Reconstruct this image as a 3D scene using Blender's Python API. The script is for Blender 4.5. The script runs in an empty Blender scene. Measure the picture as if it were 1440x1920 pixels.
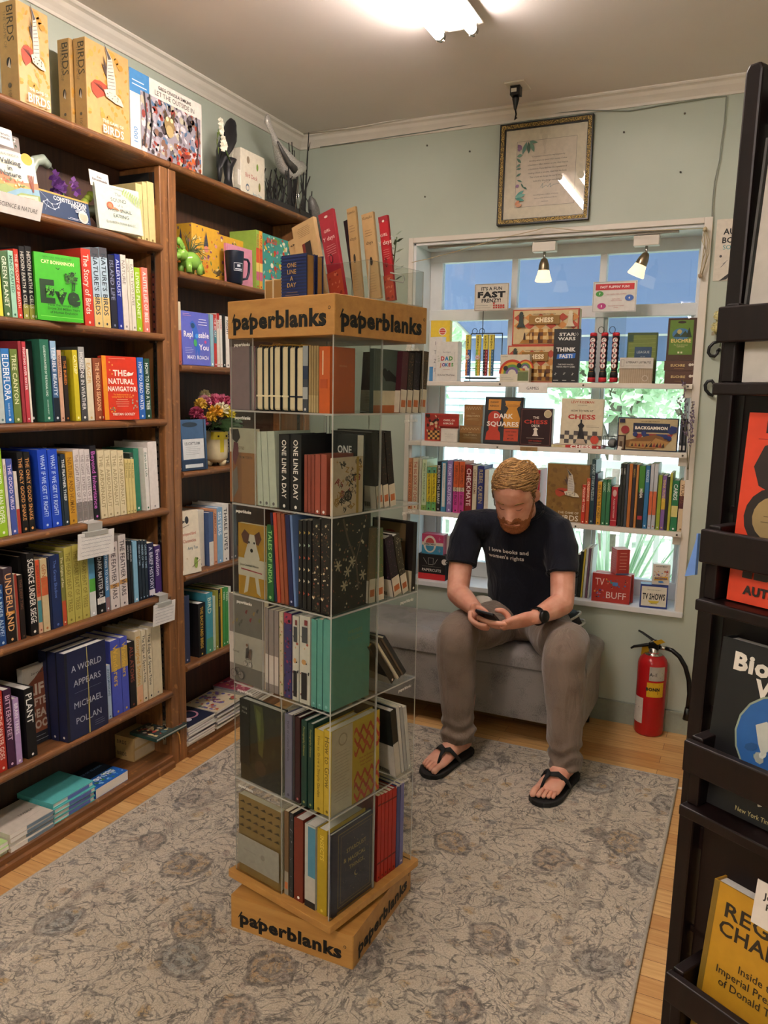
import bpy,bmesh,math,random
from math import sin,cos,pi,radians,sqrt
from mathutils import Vector,Matrix,noise
from mathutils.bvhtree import BVHTree

S = bpy.context.scene
COL = S.collection
random.seed(7)

# ------------------------------------------------------------------ camera
cam_d = bpy.data.cameras.new('camera')
cam = bpy.data.objects.new('camera',cam_d)
COL.objects.link(cam)
cam_d.sensor_fit = 'VERTICAL'
cam_d.sensor_height = 36.0
cam_d.lens = 36.0 * 1478.0 / 1920.0
cam_d.clip_start = .02
cam.matrix_world = Matrix.Translation((0,0,1.4)) @ Matrix((((.9056815,-.0794015,.416457),(.4235758,.1277253,-.8968109),(.018016,.9886261,.149311)))).to_4x4()
S.camera = cam

# ------------------------------------------------------------------ view
S.view_settings.view_transform = 'Standard'
S.view_settings.look = 'None'
S.view_settings.gamma = 1.0
S.view_settings.exposure = .6
S.view_settings.use_curve_mapping = False
S.cycles.max_bounces = 10
S.cycles.diffuse_bounces = 5
S.cycles.glossy_bounces = 4
S.cycles.transmission_bounces = 6
S.cycles.transparent_max_bounces = 40
S.cycles.caustics_reflective = False
S.cycles.caustics_refractive = False
S.cycles.sample_clamp_indirect = 6.0

# ------------------------------------------------------------------ world, sun
W = bpy.data.worlds.new('daylight')
S.world = W
W.use_nodes = True
bgn = W.node_tree.nodes['Background']
skyn = W.node_tree.nodes.new('ShaderNodeTexSky')
skyn.sky_type = 'HOSEK_WILKIE'
skyn.turbidity = 4.0
skyn.sun_direction = (-.5,-.5,.7)
mixn = W.node_tree.nodes.new('ShaderNodeMixRGB')
mixn.inputs[0].default_value = .75
mixn.inputs[2].default_value = (.82,.93,1.0,1)
W.node_tree.links.new(skyn.outputs[0],mixn.inputs[1])
W.node_tree.links.new(mixn.outputs[0],bgn.inputs[0])
bgn.inputs[1].default_value = 4.2
sd = bpy.data.lights.new('sun','SUN')
sd.energy = 9.0
sd.angle = .05
sun = bpy.data.objects.new('sun',sd)
COL.objects.link(sun)
sun.rotation_euler = Vector((.35,.75,-.75)).to_track_quat('-Z','Y').to_euler()
LAMP = 62.0          # brightness of the fluorescent tubes
FILL_LAMP = 105.0       # brightness of the unseen fill tubes added behind the camera

# ------------------------------------------------------------------ materials
def lin(h):
    h = h.lstrip('#')
    if len(h) == 3: h = ''.join(c * 2 for c in h)
    r = []
    for i in (0,2,4):
        c = int(h[i:i + 2],16) / 255.0
        r.append(c / 12.92 if c <= .04045 else ((c + .055) / 1.055) ** 2.4)
    return (r[0],r[1],r[2],1.0)

MC = {}
def nt(name):
    m = bpy.data.materials.new(name)
    m.use_nodes = True
    t = m.node_tree
    return m,t,t.nodes['Principled BSDF'],(lambda k: t.nodes.new('ShaderNode' + k)),t.links.new

def mat(col,rough=.55,var=.06,scale=60.0,metal=.0,spec=.4):
    key = (col,rough,var,metal)
    if key in MC:
        return MC[key]
    m,t,b,N,L = nt('print_' + col.strip('#'))
    c = lin(col)
    n = N('TexNoise'); n.inputs['Scale'].default_value = scale; n.inputs['Detail'].default_value = 3
    tc = N('TexCoord'); L(tc.outputs['Object'],n.inputs['Vector'])
    r = N('ValToRGB')
    r.color_ramp.elements[0].position = .3; r.color_ramp.elements[1].position = .7
    r.color_ramp.elements[0].color = (c[0] * (1 - var),c[1] * (1 - var),c[2] * (1 - var),1)
    r.color_ramp.elements[1].color = (min(1,c[0] * (1 + var)),min(1,c[1] * (1 + var)),min(1,c[2] * (1 + var)),1)
    L(n.outputs[0],r.inputs[0]); L(r.outputs[0],b.inputs['Base Color'])
    b.inputs['Roughness'].default_value = rough
    b.inputs['Metallic'].default_value = metal
    b.inputs['Specular IOR Level'].default_value = spec
    MC[key] = m
    return m

def wood(name,dark,light,axis=1,scale=6.0,rough=.45,stretch=14.0,wear=None):
    m,t,b,N,L = nt(name)
    tc = N('TexCoord'); mp = N('Mapping')
    sc = [stretch,stretch,stretch]; sc[axis] = 1.0
    mp.inputs['Scale'].default_value = sc
    L(tc.outputs['Object'],mp.inputs[0])
    n = N('TexNoise'); n.inputs['Scale'].default_value = scale; n.inputs['Detail'].default_value = 6; n.inputs['Roughness'].default_value = .65
    L(mp.outputs[0],n.inputs['Vector'])
    r = N('ValToRGB'); r.color_ramp.elements[0].position = .3; r.color_ramp.elements[1].position = .72
    r.color_ramp.elements[0].color = lin(dark); r.color_ramp.elements[1].color = lin(light)
    L(n.outputs[0],r.inputs[0])
    out = r.outputs[0]
    if wear:
        n2 = N('TexNoise'); n2.inputs['Scale'].default_value = 38; n2.inputs['Detail'].default_value = 4
        L(tc.outputs['Object'],n2.inputs['Vector'])
        r2 = N('ValToRGB'); r2.color_ramp.elements[0].position = .62; r2.color_ramp.elements[1].position = .72
        L(n2.outputs[0],r2.inputs[0])
        mx = N('MixRGB'); mx.inputs[2].default_value = lin(wear)
        L(r2.outputs[0],mx.inputs[0]); L(out,mx.inputs[1]); out = mx.outputs[0]
    L(out,b.inputs['Base Color'])
    b.inputs['Roughness'].default_value = rough
    bp = N('Bump'); bp.inputs['Strength'].default_value = .12; bp.inputs['Distance'].default_value = .002
    L(n.outputs[0],bp.inputs['Height']); L(bp.outputs[0],b.inputs['Normal'])
    return m

def fabric(name,a,c,scale=900.0,bump=.3,rough=.9,wrinkle=.0,sheen=.2):
    m,t,b,N,L = nt(name)
    tc = N('TexCoord')
    n = N('TexNoise'); n.inputs['Scale'].default_value = scale; n.inputs['Detail'].default_value = 2
    mp = N('Mapping'); mp.inputs['Scale'].default_value = (1,1,.35); L(tc.outputs['Object'],mp.inputs[0]); L(mp.outputs[0],n.inputs['Vector'])
    n2 = N('TexNoise'); n2.inputs['Scale'].default_value = 14; n2.inputs['Detail'].default_value = 3; L(tc.outputs['Object'],n2.inputs['Vector'])
    ad = N('Math'); ad.operation = 'ADD'; L(n.outputs[0],ad.inputs[0]); L(n2.outputs[0],ad.inputs[1])
    r = N('ValToRGB'); r.color_ramp.elements[0].position = .75; r.color_ramp.elements[1].position = 1.25
    hf = N('Math'); hf.operation = 'MULTIPLY'; hf.inputs[1].default_value = 1.0; L(ad.outputs[0],hf.inputs[0]); L(hf.outputs[0],r.inputs[0])
    r.color_ramp.elements[0].position = .6; r.color_ramp.elements[1].position = 1.0
    r.color_ramp.elements[0].color = lin(a); r.color_ramp.elements[1].color = lin(c)
    L(r.outputs[0],b.inputs['Base Color'])
    b.inputs['Roughness'].default_value = rough
    b.inputs['Sheen Weight'].default_value = sheen
    b.inputs['Specular IOR Level'].default_value = .2
    bp = N('Bump'); bp.inputs['Strength'].default_value = bump; bp.inputs['Distance'].default_value = .001
    L(n.outputs[0],bp.inputs['Height'])
    last = bp
    if wrinkle:
        wv = N('TexNoise'); wv.inputs['Scale'].default_value = 9; wv.inputs['Detail'].default_value = 3; wv.inputs['Distortion'].default_value = 1.6
        mp2 = N('Mapping'); mp2.inputs['Scale'].default_value = (1.6,1.6,.55); L(tc.outputs['Object'],mp2.inputs[0]); L(mp2.outputs[0],wv.inputs['Vector'])
        b2 = N('Bump'); b2.inputs['Strength'].default_value = wrinkle; b2.inputs['Distance'].default_value = .02
        L(wv.outputs[0],b2.inputs['Height']); L(bp.outputs[0],b2.inputs['Normal']); last = b2
    L(last.outputs[0],b.inputs['Normal'])
    return m

def clear(name,tint='#ffffff',refl=.9,rough=.02,ior=1.45):
    m,t,b,N,L = nt(name)
    t.nodes.remove(b)
    tr = N('BsdfTransparent'); tr.inputs[0].default_value = lin(tint)
    gl = N('BsdfGlossy'); gl.inputs['Roughness'].default_value = rough; gl.inputs[0].default_value = (refl,refl,refl,1)
    f0 = ((ior - 1) / (ior + 1)) ** 2
    lw = N('LayerWeight'); lw.inputs[0].default_value = .5
    pw = N('Math'); pw.operation = 'POWER'; pw.inputs[1].default_value = 5.0; L(lw.outputs['Facing'],pw.inputs[0])
    fr = N('Math'); fr.operation = 'MULTIPLY_ADD'; fr.inputs[1].default_value = 1 - f0; fr.inputs[2].default_value = f0; L(pw.outputs[0],fr.inputs[0])
    mx = N('MixShader'); L(fr.outputs[0],mx.inputs[0]); L(tr.outputs[0],mx.inputs[1]); L(gl.outputs[0],mx.inputs[2])
    L(mx.outputs[0],t.nodes['Material Output'].inputs[0])
    return m

def glow(name,col,strength):
    m,t,b,N,L = nt(name)
    b.inputs['Base Color'].default_value = lin(col)
    b.inputs['Emission Color'].default_value = lin(col)
    b.inputs['Emission Strength'].default_value = strength
    return m

WHITE = mat('#ddd8cc',.5,.03,8)
PAGES = mat('#e6dcc2',.8,.05,300)
PAGESW = mat('#e4e0d8',.8,.05,300)
BLACKM = mat('#0b0b0c',.35)
STEEL = mat('#b8b4ac',.25,.03,metal=1.0)
ACRYL = clear('clear_acrylic','#f3f5f3',.9,.03,1.35)
ACRYLE = clear('acrylic_edge','#d6d8d2',.9,.12,1.6)
def frost():
    t = ACRYLE.node_tree; o = t.nodes['Material Output']; src = o.inputs[0].links[0].from_socket
    d = t.nodes.new('ShaderNodeBsdfDiffuse'); d.inputs[0].default_value = (.8,.8,.76,1)
    x = t.nodes.new('ShaderNodeMixShader'); x.inputs[0].default_value = .42
    t.links.new(src,x.inputs[1]); t.links.new(d.outputs[0],x.inputs[2]); t.links.new(x.outputs[0],o.inputs[0])
frost()
GLASS = clear('window_glass','#eef4f6',.9,.01,1.45)
PGLASS = clear('picture_glass','#ffffff',.9,.01,1.5)
OAK = wood('bookcase_oak','#4b2f19','#875831',1,5.0,.42,wear='#9a6a3c')
OAKV = wood('bookcase_oak_upright','#59381e','#95653a',2,5.0,.42,wear='#9a6a3c')
OAKD = wood('bookcase_back','#2a180e','#4a2d1b',2,5.0,.6)
BEECH = wood('beech_veneer','#a8763a','#c4924f',0,4.0,.4,10)
MAHOG = wood('dark_mahogany','#070202','#150807',2,5.0,.45)
MAHOG.node_tree.nodes['Principled BSDF'].inputs['Specular IOR Level'].default_value = .25

# ------------------------------------------------------------------ glyphs (built-in font) as reusable flat outlines
GC = {}
def glyph(ch,bold):
    k = (ch,bold)
    if k in GC:
        return GC[k]
    def ev(s):
        cu = bpy.data.curves.new('t','FONT')
        cu.body = s; cu.size = 1.0; cu.resolution_u = 2; cu.offset = bold
        o = bpy.data.objects.new('t',cu)
        me = o.to_mesh()
        vs = [(v.co.x,v.co.y) for v in me.vertices]; fs = [tuple(p.vertices) for p in me.polygons]
        o.to_mesh_clear(); bpy.data.objects.remove(o); bpy.data.curves.remove(cu)
        return vs,fs
    vs,fs = ev(ch) if ch != ' ' else ([],[])
    if '|' not in GC:
        GC['|'] = max(v[0] for v in ev('|')[0])
    adv = max(v[0] for v in ev(ch + '|')[0]) - (GC['|'] + 2 * 0)
    GC[k] = (vs,fs,adv)
    return GC[k]

# ------------------------------------------------------------------ mesh builder
class MB:
    def __init__(s):
        s.v = []; s.f = []; s.mi = []; s.mats = []; s.sm = []
    def m(s,m):
        if isinstance(m,str): m = mat(m)
        if m not in s.mats: s.mats.append(m)
        return s.mats.index(m)
    def add(s,vs,fs,m,smooth=False,M=None):
        o = len(s.v); k = s.m(m)
        s.v += [tuple(M @ Vector(p)) if M is not None else tuple(p) for p in vs]
        for f in fs:
            s.f.append(tuple(i + o for i in f)); s.mi.append(k); s.sm.append(smooth)
        return s
    def box(s,a,b,m,M=None,skip=()):
        x0,y0,z0 = a; x1,y1,z1 = b
        vs = [(x0,y0,z0),(x1,y0,z0),(x1,y1,z0),(x0,y1,z0),(x0,y0,z1),(x1,y0,z1),(x1,y1,z1),(x0,y1,z1)]
        fs = {'-z': (0,3,2,1),'+z': (4,5,6,7),'-y': (0,1,5,4),'+x': (1,2,6,5),'+y': (2,3,7,6),'-x': (3,0,4,7)}
        return s.add(vs,[f for k,f in fs.items() if k not in skip],m,False,M)
    def rbox(s,a,b,r,m,M=None,n=3,axis=2):
        """box with its four edges along one axis rounded"""
        ax = [i for i in range(3) if i != axis]
        u0,u1,w0,w1 = a[ax[0]],b[ax[0]],a[ax[1]],b[ax[1]]
        pts = []
        for cx,cy,t0 in ((u1 - r,w1 - r,0),(u0 + r,w1 - r,pi / 2),(u0 + r,w0 + r,pi),(u1 - r,w0 + r,1.5 * pi)):
            for i in range(n + 1):
                t = t0 + i / n * pi / 2
                pts.append((cx + r * cos(t),cy + r * sin(t)))
        return s.prism(pts,a[axis],b[axis],m,axis,M)
    def prism(s,pts,z0,z1,m,axis=2,M=None,smooth=False):
        ax = [i for i in range(3) if i != axis]
        def P(p,z):
            q = [0,0,0]; q[ax[0]] = p[0]; q[ax[1]] = p[1]; q[axis] = z; return q
        n = len(pts)
        vs = [P(p,z0) for p in pts] + [P(p,z1) for p in pts]
        fs = [(i,(i + 1) % n,n + (i + 1) % n,n + i) for i in range(n)]
        fs += [tuple(range(n))[::-1],tuple(range(n,2 * n))]
        if axis == 1: fs = [f[::-1] for f in fs]
        return s.add(vs,fs,m,smooth,M)
    def tube(s,pts,r,m,n=8,M=None,smooth=True,flat=1.0,up=None):
        P = [Vector(p) for p in pts]; k = len(P)
        R = r if isinstance(r,(list,tuple)) else [r] * k
        vs = []; prev = None
        for i in range(k):
            d = (P[min(i + 1,k - 1)] - P[max(i - 1,0)])
            if d.length < 1e-9: d = Vector((0,0,1))
            d.normalize()
            a = prev if prev is not None else (Vector(up) if up else (Vector((0,0,1)) if abs(d.z) < .9 else Vector((1,0,0))))
            a = (a - d * a.dot(d)).normalized(); prev = a
            b = d.cross(a)
            for j in range(n):
                t = 2 * pi * j / n
                vs.append(P[i] + a * (R[i] * cos(t) * flat) + b * (R[i] * sin(t)))
        fs = [(i * n + j,i * n + (j + 1) % n,(i + 1) * n + (j + 1) % n,(i + 1) * n + j) for i in range(k - 1) for j in range(n)]
        fs += [tuple(range(n))[::-1],tuple(range((k - 1) * n,k * n))]
        return s.add(vs,fs,m,smooth,M)
    def lathe(s,prof,m,n=24,M=None,smooth=True):
        vs = []; k = len(prof)
        for r,z in prof:
            for j in range(n):
                t = 2 * pi * j / n; vs.append((r * cos(t),r * sin(t),z))
        fs = [(i * n + j,i * n + (j + 1) % n,(i + 1) * n + (j + 1) % n,(i + 1) * n + j) for i in range(k - 1) for j in range(n)]
        if prof[0][0] > 1e-6: fs.append(tuple(range(n))[::-1])
        if prof[-1][0] > 1e-6: fs.append(tuple(range((k - 1) * n,k * n)))
        return s.add(vs,fs,m,smooth,M)
    def ball(s,c,r,m,n=12,M=None,k=8,ns=.0):
        r3 = r if isinstance(r,(list,tuple)) else (r,r,r)
        vs = []; fs = []
        for i in range(k + 1):
            ph = pi * i / k
            for j in range(n):
                t = 2 * pi * j / n
                q = 1 + (random.random() - .5) * ns
                vs.append((c[0] + q * r3[0] * sin(ph) * cos(t),c[1] + q * r3[1] * sin(ph) * sin(t),c[2] - q * r3[2] * cos(ph)))
        fs = [(i * n + j,i * n + (j + 1) % n,(i + 1) * n + (j + 1) % n,(i + 1) * n + j) for i in range(k) for j in range(n)]
        return s.add(vs,fs,m,True,M)
    def loft(s,rings,m,M=None,smooth=True,caps=True):
        n = len(rings[0]); vs = [p for r in rings for p in r]; k = len(rings)
        fs = [(i * n + j,i * n + (j + 1) % n,(i + 1) * n + (j + 1) % n,(i + 1) * n + j) for i in range(k - 1) for j in range(n)]
        if caps: fs += [tuple(range(n))[::-1],tuple(range((k - 1) * n,k * n))]
        return s.add(vs,fs,m,smooth,M)
    def build(s,name,parent=None,bevel=.0,sub=0):
        me = bpy.data.meshes.new(name)
        me.from_pydata(s.v,[],s.f)
        for m in s.mats: me.materials.append(m)
        me.polygons.foreach_set('material_index',s.mi)
        me.polygons.foreach_set('use_smooth',s.sm)
        me.update()
        o = bpy.data.objects.new(name,me)
        COL.objects.link(o)
        if parent is not None: o.parent = parent
        if bevel:
            b = o.modifiers.new('bevel','BEVEL'); b.width = bevel; b.segments = 2; b.limit_method = 'ANGLE'
        if sub:
            b = o.modifiers.new('sub','SUBSURF'); b.levels = sub; b.render_levels = sub
        return o

class Cv:
    """flat printing area: 0..1 across U (width w) and 0..1 up V (height h)"""
    def __init__(s,mb,O,U,V,w,h,eps=.00022):
        s.mb = mb; s.O = Vector(O); s.U = Vector(U); s.V = Vector(V); s.N = s.U.cross(s.V)
        s.w = w; s.h = h; s.k = 0; s.eps = eps
    def P(s,x,y):
        return s.O + s.U * (x * s.w) + s.V * (y * s.h) + s.N * (s.eps * s.k)
    def face(s,pts,col):
        s.k += 1
        a = sum(pts[i][0] * pts[(i + 1) % len(pts)][1] - pts[(i + 1) % len(pts)][0] * pts[i][1] for i in range(len(pts)))
        if a < 0: pts = pts[::-1]
        s.mb.add([s.P(*p) for p in pts],[tuple(range(len(pts)))],col)
        return s
    def rect(s,x0,y0,x1,y1,col): return s.face([(x0,y0),(x1,y0),(x1,y1),(x0,y1)],col)
    def ell(s,cx,cy,rx,col,ry=None,n=18,a0=.0,a1=2 * pi):
        ry = rx * s.w / s.h if ry is None else ry
        return s.face([(cx + rx * cos(a0 + (a1 - a0) * i / n),cy + ry * sin(a0 + (a1 - a0) * i / n)) for i in range(n if abs(a1 - a0 - 2 * pi) < 1e-6 else n + 1)],col)
    def line(s,pts,wd,col):
        """polyline of width wd (metres)"""
        s.k += 1
        for (a,b) in zip(pts[:-1],pts[1:]):
            A = s.P(*a); B = s.P(*b); d = B - A
            if d.length < 1e-7: continue
            q = s.N.cross(d.normalized()) * wd / 2
            s.mb.add([A - q,B - q,B + q,A + q],[(0,1,2,3)],col)
        return s
    def frame(s,x0,y0,x1,y1,wd,col): return s.line([(x0,y0),(x1,y0),(x1,y1),(x0,y1),(x0,y0)],wd,col)
    def txt(s,t,x,y,size,col,al='c',bold=.0,fit=None,sx=1.0,rot=.0,mn=.84,fill=False):
        """size = letter height in metres, (x, y) = middle of the line in canvas units, fit = longest allowed length in canvas widths"""
        s.k += 1
        sc = size / .72
        adv = [glyph(c,bold)[2] for c in t]; wtot = sum(adv) * sc * sx
        if fit and fill: sx *= fit * s.w / wtot; wtot = fit * s.w
        if fit and wtot > fit * s.w * 1.0001:
            q = fit * s.w / wtot; lo = mn if q < mn else q
            sx *= lo; sc *= q / lo; size *= q / lo; wtot = fit * s.w
        p = {'c': -wtot / 2,'l': 0,'r': -wtot}[al]
        C = s.P(x,y); cr,sr = cos(rot),sin(rot); k = s.mb.m(col); o = s.mb
        for c,a in zip(t,adv):
            vs,fs,_ = glyph(c,bold)
            b = len(o.v)
            for gx,gy in vs:
                lx = p + gx * sc * sx; ly = gy * sc - size / 2
                o.v.append(tuple(C + s.U * (lx * cr - ly * sr) + s.V * (lx * sr + ly * cr)))
            for f in fs:
                o.f.append(tuple(i + b for i in f)); o.mi.append(k); o.sm.append(False)
            p += a * sc * sx
        return s
    def lines(s,x0,x1,y,n,dy,col,wd=.0012,al='l',seed=1):
        rnd = random.Random(seed)
        for i in range(n):
            e = rnd.uniform(.75,1.0)
            a,b = (x0,x0 + (x1 - x0) * e) if al == 'l' else ((x0 + x1) / 2 - (x1 - x0) * e / 2,(x0 + x1) / 2 + (x1 - x0) * e / 2)
            k = s.k; s.line([(a,y - i * dy),(b,y - i * dy)],wd,col); s.k = k
        s.k += 1
        return s
    def blobs(s,x0,y0,x1,y1,n,cols,r0,r1,seed=1):
        """many small round and leaf marks, as in a printed pattern"""
        rnd = random.Random(seed); k = s.k
        for i in range(n):
            s.k = k + i % 5
            x = rnd.uniform(x0,x1); y = rnd.uniform(y0,y1); r = rnd.uniform(r0,r1); a = rnd.uniform(0,2 * pi); e = rnd.uniform(.4,1)
            rx = r / s.w; ry = r / s.h
            s.face([(min(x1,max(x0,x + rx * (cos(t) * cos(a) - e * sin(t) * sin(a)))),min(y1,max(y0,y + ry * (cos(t) * sin(a) + e * sin(t) * cos(a))))) for t in [2 * pi * j / 7 for j in range(7)]],rnd.choice(cols))
        s.k = k + 6
        return s

# ------------------------------------------------------------------ things
USED = {}
def empty(name,label,cat,loc=(0,0,0),rot=(0,0,0),group=None):
    o = bpy.data.objects.new(name,None)
    o.empty_display_size = .02
    COL.objects.link(o)
    o.location = loc; o.rotation_euler = rot
    return tag(o,label,cat,group)
def tag(o,label,cat,group=None):
    o['label'] = label; o['category'] = cat
    if group: o['group'] = group
    USED.setdefault(label,[]).append(o.name)
    return o
def struct(o):
    o['kind'] = 'structure'
    return o

def spine_art(c,title,tcol,tw,bands=(),author=None,bold=.012,size=.6):
    """c: canvas running down the spine"""
    for (a,b,col) in bands: c.rect(a,0,b,1,col)
    if title:
        L = .62 if author else .78
        c.txt(title,.07,.5,min(c.h * size,.022),tcol,'l',bold,L,mn=.66)
    if author: c.txt(author,.73,.5,min(c.h * size * .55,.009),tcol,'l',.0,.18)
    if tw: c.ell(.955,.5,min(.2 * c.h,.004) / c.w,tcol)

def book(label,w,d,h,col,loc,rot,group=None,title='',tcol='#f0ece0',front=None,spine=None,back=None,
         hard=False,pages=None,bands=(),author=None,name='book',cat='book',logo=True,fore=False,rough=.45,parts=None,size=.6):
    """thickness w along X, spine on -Y, front cover on +X, stands on z = 0"""
    r = empty(name,label,cat,loc,rot,group)
    t = .0024 if hard else .0009
    ov = .003 if hard else .0006
    cm = mat(col,rough) if isinstance(col,str) else col
    mb = MB()
    mb.box((w / 2 - t,0,0),(w / 2,d,h),cm)
    mb.box((-w / 2,0,0),(-w / 2 + t,d,h),cm)
    mb.box((-w / 2 + t,0,0),(w / 2 - t,t,h),cm)
    sc = Cv(mb,(-w / 2,0,h),(0,0,-1),(1,0,0),h,w)
    if spine: spine(sc)
    else: spine_art(sc,title,tcol,logo and w > .012,bands,author,size=size)
    if front: front(Cv(mb,(w / 2,0,0),(0,1,0),(0,0,1),d,h))
    if back: back(Cv(mb,(-w / 2,d,0),(0,-1,0),(0,0,1),d,h))
    mb.build('cover',r)
    pm = pages or (PAGESW if hard else PAGES)
    MB().box((-w / 2 + t,t,ov),(w / 2 - t,d - ov,h - ov),pm).build('pages',r)
    if parts: parts(r)
    return r

def carton(label,w,d,h,col,loc,rot,group=None,front=None,side=None,right=None,top=None,name='game_box',cat='board game',rough=.4,split=None):
    """printed box: width w along X, front face on -Y at y = 0, depth d, height h"""
    r = empty(name,label,cat,loc,rot,group)
    cm = mat(col,rough) if isinstance(col,str) else col
    mb = MB()
    z1 = h if not split else h * split
    mb.rbox((-w / 2,0,0),(w / 2,d,z1),.0012,cm,n=1)
    if split: MB().rbox((-w / 2 - .001,-.001,z1 - .004),(w / 2 + .001,d + .001,h),.0012,cm,n=1).build('lid',r)
    if front: front(Cv(mb,(-w / 2,-.0002 - (.001 if split else 0),0),(1,0,0),(0,0,1),w,h))
    if side: side(Cv(mb,(-w / 2 - .0002,d,0),(0,-1,0),(0,0,1),d,h))
    if right: right(Cv(mb,(w / 2 + .0002,0,0),(0,1,0),(0,0,1),d,h))
    if top: top(Cv(mb,(-w / 2,0,h + .0002),(1,0,0),(0,1,0),w,d))
    mb.build('box_body',r)
    return r

# ================================================================== SETTING
def wallpaint():
    m,t,b,N,L = nt('sage_wall_paint')
    tc = N('TexCoord'); n = N('TexNoise'); n.inputs['Scale'].default_value = 2.2; n.inputs['Detail'].default_value = 5
    L(tc.outputs['Object'],n.inputs['Vector'])
    r = N('ValToRGB'); r.color_ramp.elements[0].position = .35; r.color_ramp.elements[1].position = .65
    r.color_ramp.elements[0].color = lin('#abb4a6'); r.color_ramp.elements[1].color = lin('#b3bcae')
    L(n.outputs[0],r.inputs[0]); L(r.outputs[0],b.inputs['Base Color'])
    b.inputs['Roughness'].default_value = .5
    n2 = N('TexNoise'); n2.inputs['Scale'].default_value = 120; L(tc.outputs['Object'],n2.inputs['Vector'])
    bp = N('Bump'); bp.inputs['Strength'].default_value = .08; bp.inputs['Distance'].default_value = .002
    L(n2.outputs[0],bp.inputs['Height']); L(bp.outputs[0],b.inputs['Normal'])
    return m
WALL = wallpaint()
CEIL = mat('#e4dcd6',.7,.02,4)
TRIM = mat('#d9d2c6',.45,.03,12)
FRAMEW = mat('#d6d8d8',.45,.05,14)

def floor_mat():
    m,t,b,N,L = nt('honey_oak_strip_floor')
    tc = N('TexCoord'); br = N('TexBrick')
    br.inputs['Scale'].default_value = 1.0; br.inputs['Brick Width'].default_value = .62; br.inputs['Row Height'].default_value = .064
    br.inputs['Mortar Size'].default_value = .0008; br.inputs['Color1'].default_value = lin('#c39157'); br.inputs['Color2'].default_value = lin('#e0b87c')
    br.inputs['Mortar'].default_value = lin('#6a431e'); br.offset = .37
    L(tc.outputs['Object'],br.inputs['Vector'])
    mp = N('Mapping'); mp.inputs['Scale'].default_value = (1.2,16,1); L(tc.outputs['Object'],mp.inputs[0])
    n = N('TexNoise'); n.inputs['Scale'].default_value = 6; n.inputs['Detail'].default_value = 6; L(mp.outputs[0],n.inputs['Vector'])
    r = N('ValToRGB'); r.color_ramp.elements[0].position = .3; r.color_ramp.elements[1].position = .7
    r.color_ramp.elements[0].color = lin('#d8c2a8'); r.color_ramp.elements[1].color = (1,1,1,1)
    L(n.outputs[0],r.inputs[0])
    mx = N('MixRGB'); mx.blend_type = 'MULTIPLY'; mx.inputs[0].default_value = .8
    L(br.outputs[0],mx.inputs[1]); L(r.outputs[0],mx.inputs[2]); L(mx.outputs[0],b.inputs['Base Color'])
    b.inputs['Roughness'].default_value = .33
    return m

YB = 3.404; XL = -2.055; ZC = 2.585; XR = 1.15; YF = -1.7
struct(MB().box((XL - .1,YF - .1,-.08),(XR + .1,YB + .25,0),floor_mat()).build('floor'))
struct(MB().box((XL - .1,YF - .1,ZC),(XR + .1,YB + .25,ZC + .08),CEIL).build('ceiling'))
struct(MB().box((XL - .1,YF - .1,0),(XL,YB,ZC),WALL).build('wall_left'))
struct(MB().box((XR,YF - .1,0),(XR + .1,YB,ZC),WALL).build('wall_right'))
struct(MB().box((XL,YF - .1,0),(XR,YF,ZC),WALL).build('wall_front'))
WX0,WX1,WZ0,WZ1 = -1.455,-.235,.525,2.07
mb = MB()
mb.box((XL - .1,YB,0),(WX0,YB + .25,ZC),WALL); mb.box((WX1,YB,0),(XR + .1,YB + .25,ZC),WALL)
mb.box((WX0,YB,0),(WX1,YB + .25,WZ0 - .022),WALL); mb.box((WX0,YB,WZ1),(WX1,YB + .25,ZC),WALL)
struct(mb.build('wall_back'))

# crown moulding (one profile swept along each wall), baseboard
PROF = [(0,-.055),(.006,-.055),(.008,-.046),(.016,-.036),(.026,-.026),(.034,-.014),(.040,-.011),(.046,-.009),(.050,-.004),(.050,0),(0,0)]
def crown(name,along,a,b):
    mb = MB()
    P = [((XL + d,z + ZC) if along == 'y' else (YB - d,z + ZC)) for d,z in PROF]
    if along == 'y': mb.prism(P,a,b,TRIM,1)
    else: mb.prism(P,a,b,TRIM,0)
    return struct(mb.build(name))
crown('trim_1','y',YF,YB); crown('trim_2','x',XL,XR)
mb = MB(); mb.box((XL + .2,YB - .013,0),(XR,YB,.085),mat('#8f978b',.5)); mb.box((XL + .2,YB - .017,.085),(XR,YB,.095),mat('#8f978b',.5))
struct(mb.build('baseboard_back'))

# nail holes left in the wall are pinned screws
for i,(x,z) in enumerate([
    (-1.4032,2.4816),
    (-1.2038,2.4362),
    (-1.4074,2.2666),
    (-.5603,2.4407),
    (-.3364,2.4828),
    (-.3369,2.2686),
]):
    mb = MB(); mb.lathe([(.004,0),(.004,.004),(.001,.007)],mat('#5d5a50',.4),8,Matrix.Translation((x,YB,z)) @ Matrix.Rotation(pi / 2,4,'X'))
    tag(mb.build('wall_screw'),'tiny dark screw left in the sage wall, ' + ('left of the picture frame, upper one','closest to the picture frame on its left','left of the picture frame, lower one','right of the picture frame, nearest to it','highest one right of the picture frame','right of the frame above the window corner')[i],'screw','screws in the back wall')

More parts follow.
